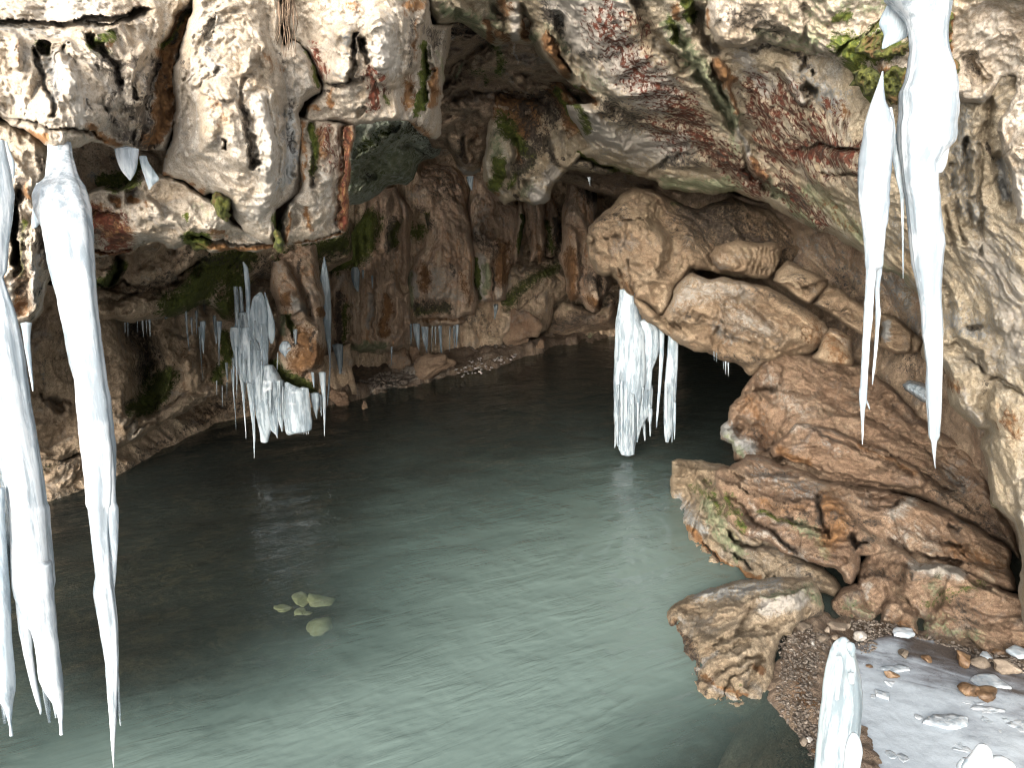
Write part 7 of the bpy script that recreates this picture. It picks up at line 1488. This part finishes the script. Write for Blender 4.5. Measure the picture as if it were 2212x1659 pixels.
# stalagmites on the near ice
def mite(k, s, base_w, Y, label, foot=.06, **kw):
    S = sec(k, s)
    yb = float(row_of(Y, foot))
    w = S[-1][2] - S[-1][1]; cxx = (S[-1][1] + S[-1][2]) / 2
    S.append((S[-1][0] + 60, cxx - w * .55, cxx + w * .55))
    S.append((yb, cxx - w * .55 * base_w, cxx + w * .55 * base_w))
    o = empty('ice_stalagmite', at(cxx, yb, Y), label, 'ice stalagmite')
    ice('column', S, Y, kw.pop('mat', M['ice_smooth']), parent=o, **kw)
    return o
o = mite('g', '222 576 604, 240 546 632, 262 524 650, 290 508 662, 340 492 676, 400 480 688, 460 466 700, 520 456 708, 600 446 720, 700 438 728, 800 430 732, 900 416 722, 1000 404 712, 1100 396 704, 1200 384 702, 1390 368 700', 1.25, 2.6, 'tall pale ice stalagmite in the right foreground', ripple=.02, flute=.10, nfl=1.6, seg=34)
ice('knob', sec('g', '270 630 676, 300 622 690, 340 630 692, 375 648 686, 395 660 680'), 2.52, M['ice_smooth'], parent=o)
ice('frozen_drip', sec('g', '390 520 570, 460 516 580, 540 518 576, 620 518 560, 700 520 552, 780 514 546'), 2.51, M['ice_smooth'], parent=o, ratio=.5)
ice('knob', sec('g', '540 640 680, 570 634 688, 610 640 686, 640 650 680'), 2.53, M['ice_smooth'], parent=o, ratio=.6)
mite('g', '1083 672 696, 1100 652 716, 1130 640 730, 1180 628 740, 1240 616 748, 1300 610 738, 1391 604 722', 1.2, 2.1, 'small bright ice stalagmite leaning on the tall one', mat=M['ice_bright'], ripple=.02, flute=.06)
mite('g', '1188 1818 1866, 1205 1798 1890, 1240 1784 1906, 1300 1752 1908, 1345 1720 1908, 1391 1690 1908', 1.3, 2.0, 'rounded ice stalagmite at the bottom edge, left of its smaller twin', mat=M['ice_bright'], ripple=.02, flute=.06)
mite('g', '1318 1668 1720, 1345 1648 1750, 1391 1630 1780', 1.3, 2.02, 'low ice bump at the left side of the rounded stalagmite', mat=M['ice_bright'], ripple=.02, flute=.06)
mite('g', '1304 1970 2030, 1320 1936 2072, 1345 1918 2096, 1391 1906 2112', 1.3, 2.0, 'smaller blunt ice stalagmite at the bottom right corner', mat=M['ice_bright'], ripple=.02, flute=.06)

# ------------------------------------------------------------------ moss cushions and dry roots
MS = dict(lump=(.05, .25), mid=(.05, .1), fine=(.035, .035))
def mossy(outl, ctrl, label):
    rock('moss', outl, ctrl, M['moss'], noise=MS, rim=(14, .15), step=2.0, back=.25, warp=(12, 30), label=label, cat='moss')
mossy(c(3, '1150 430, 1260 400, 1340 440, 1420 400, 1490 430, 1500 520, 1430 580, 1400 640, 1330 560, 1290 620, 1220 560, 1170 500'), [(1840, 150, 4.35), (1960, 150, 4.1), (1890, 220, 4.3), (1900, 180, 4.2)], 'dark green moss cushion behind the slender icicle at the upper right')
mossy(c(3, '1290 140, 1340 120, 1360 190, 1350 290, 1440 260, 1530 190, 1540 260, 1480 310, 1380 350, 1300 360, 1240 350, 1180 320, 1230 250'), [(1850, 110, 4.35), (1890, 50, 4.3), (1970, 80, 4.05), (1900, 120, 4.2)], 'green moss under the clear ice flange at the upper right')
mossy(c(3, '1715 0, 1760 -30, 1780 60, 1760 180, 1750 300, 1790 380, 1815 440, 1800 540, 1765 560, 1750 440, 1735 340, 1715 200'), [(2040, 0, 3.95), (2050, 100, 3.95), (2060, 190, 3.95), (2068, 150, 3.95)], 'strip of yellow green moss right of the widest icicle')
mossy(c(1, '1310 1190, 1370 1180, 1410 1200, 1440 1280, 1430 1330, 1390 1350, 1330 1320, 1290 1250'), [(455, 415, 4.3), (505, 430, 4.3), (480, 470, 4.3), (480, 440, 4.28)], 'round moss tuft below the big white lobe')
mossy(c(1, '1165 1440, 1230 1470, 1280 1480, 1290 1560, 1220 1550, 1160 1510'), [(410, 505, 4.85), (450, 520, 4.85), (420, 540, 4.9), (430, 525, 4.83)], 'brown green moss on the lower edge of the left overhang')
mossy(c(1, '1680 1440, 1720 1420, 1755 1500, 1755 1550, 1700 1540, 1660 1490'), [(590, 505, 4.5), (612, 510, 4.5), (610, 540, 4.55), (600, 525, 4.48)], 'bright moss tuft at the lowest corner of the left overhang')

r_ = random.Random(5)
e = empty('root_tangle', at(612, 40, 4.3), 'bunch of dry brown roots hanging in the crack of the upper left rock', 'roots')
for k in range(18):
    x, y = 1725 + r_.random() * 80, -80
    pts = []
    L_ = 180 + r_.random() * 260
    dx = r_.uniform(-.12, .12)
    for j in range(12):
        t = j / 11
        pts.append((x + dx * t * L_ + 14 * math.sin(t * 7 + k) * t, y + t * L_))
    V, F = [], []
    P3 = [at(a * .3507, b * .3507, 4.32 - .06 * math.sin(j * .6 + k) - .05 * r_.random()) for j, (a, b) in enumerate(pts)]
    rad = .003 + .004 * r_.random()
    for j, p in enumerate(P3):
        for a in range(5):
            an = a * 2 * math.pi / 5
            q_ = rad * (1 - .7 * j / 11)
            V.append((p[0] + q_ * math.cos(an), p[1] + q_ * math.sin(an), p[2]))
    for j in range(11):
        for a in range(5):
            F.append((j * 5 + a, j * 5 + (a + 1) % 5, (j + 1) * 5 + (a + 1) % 5, (j + 1) * 5 + a))
    me, b = mesh_from('root', np.array(V), [np.array(F)])
    link('root', me, M['root'], e, b)
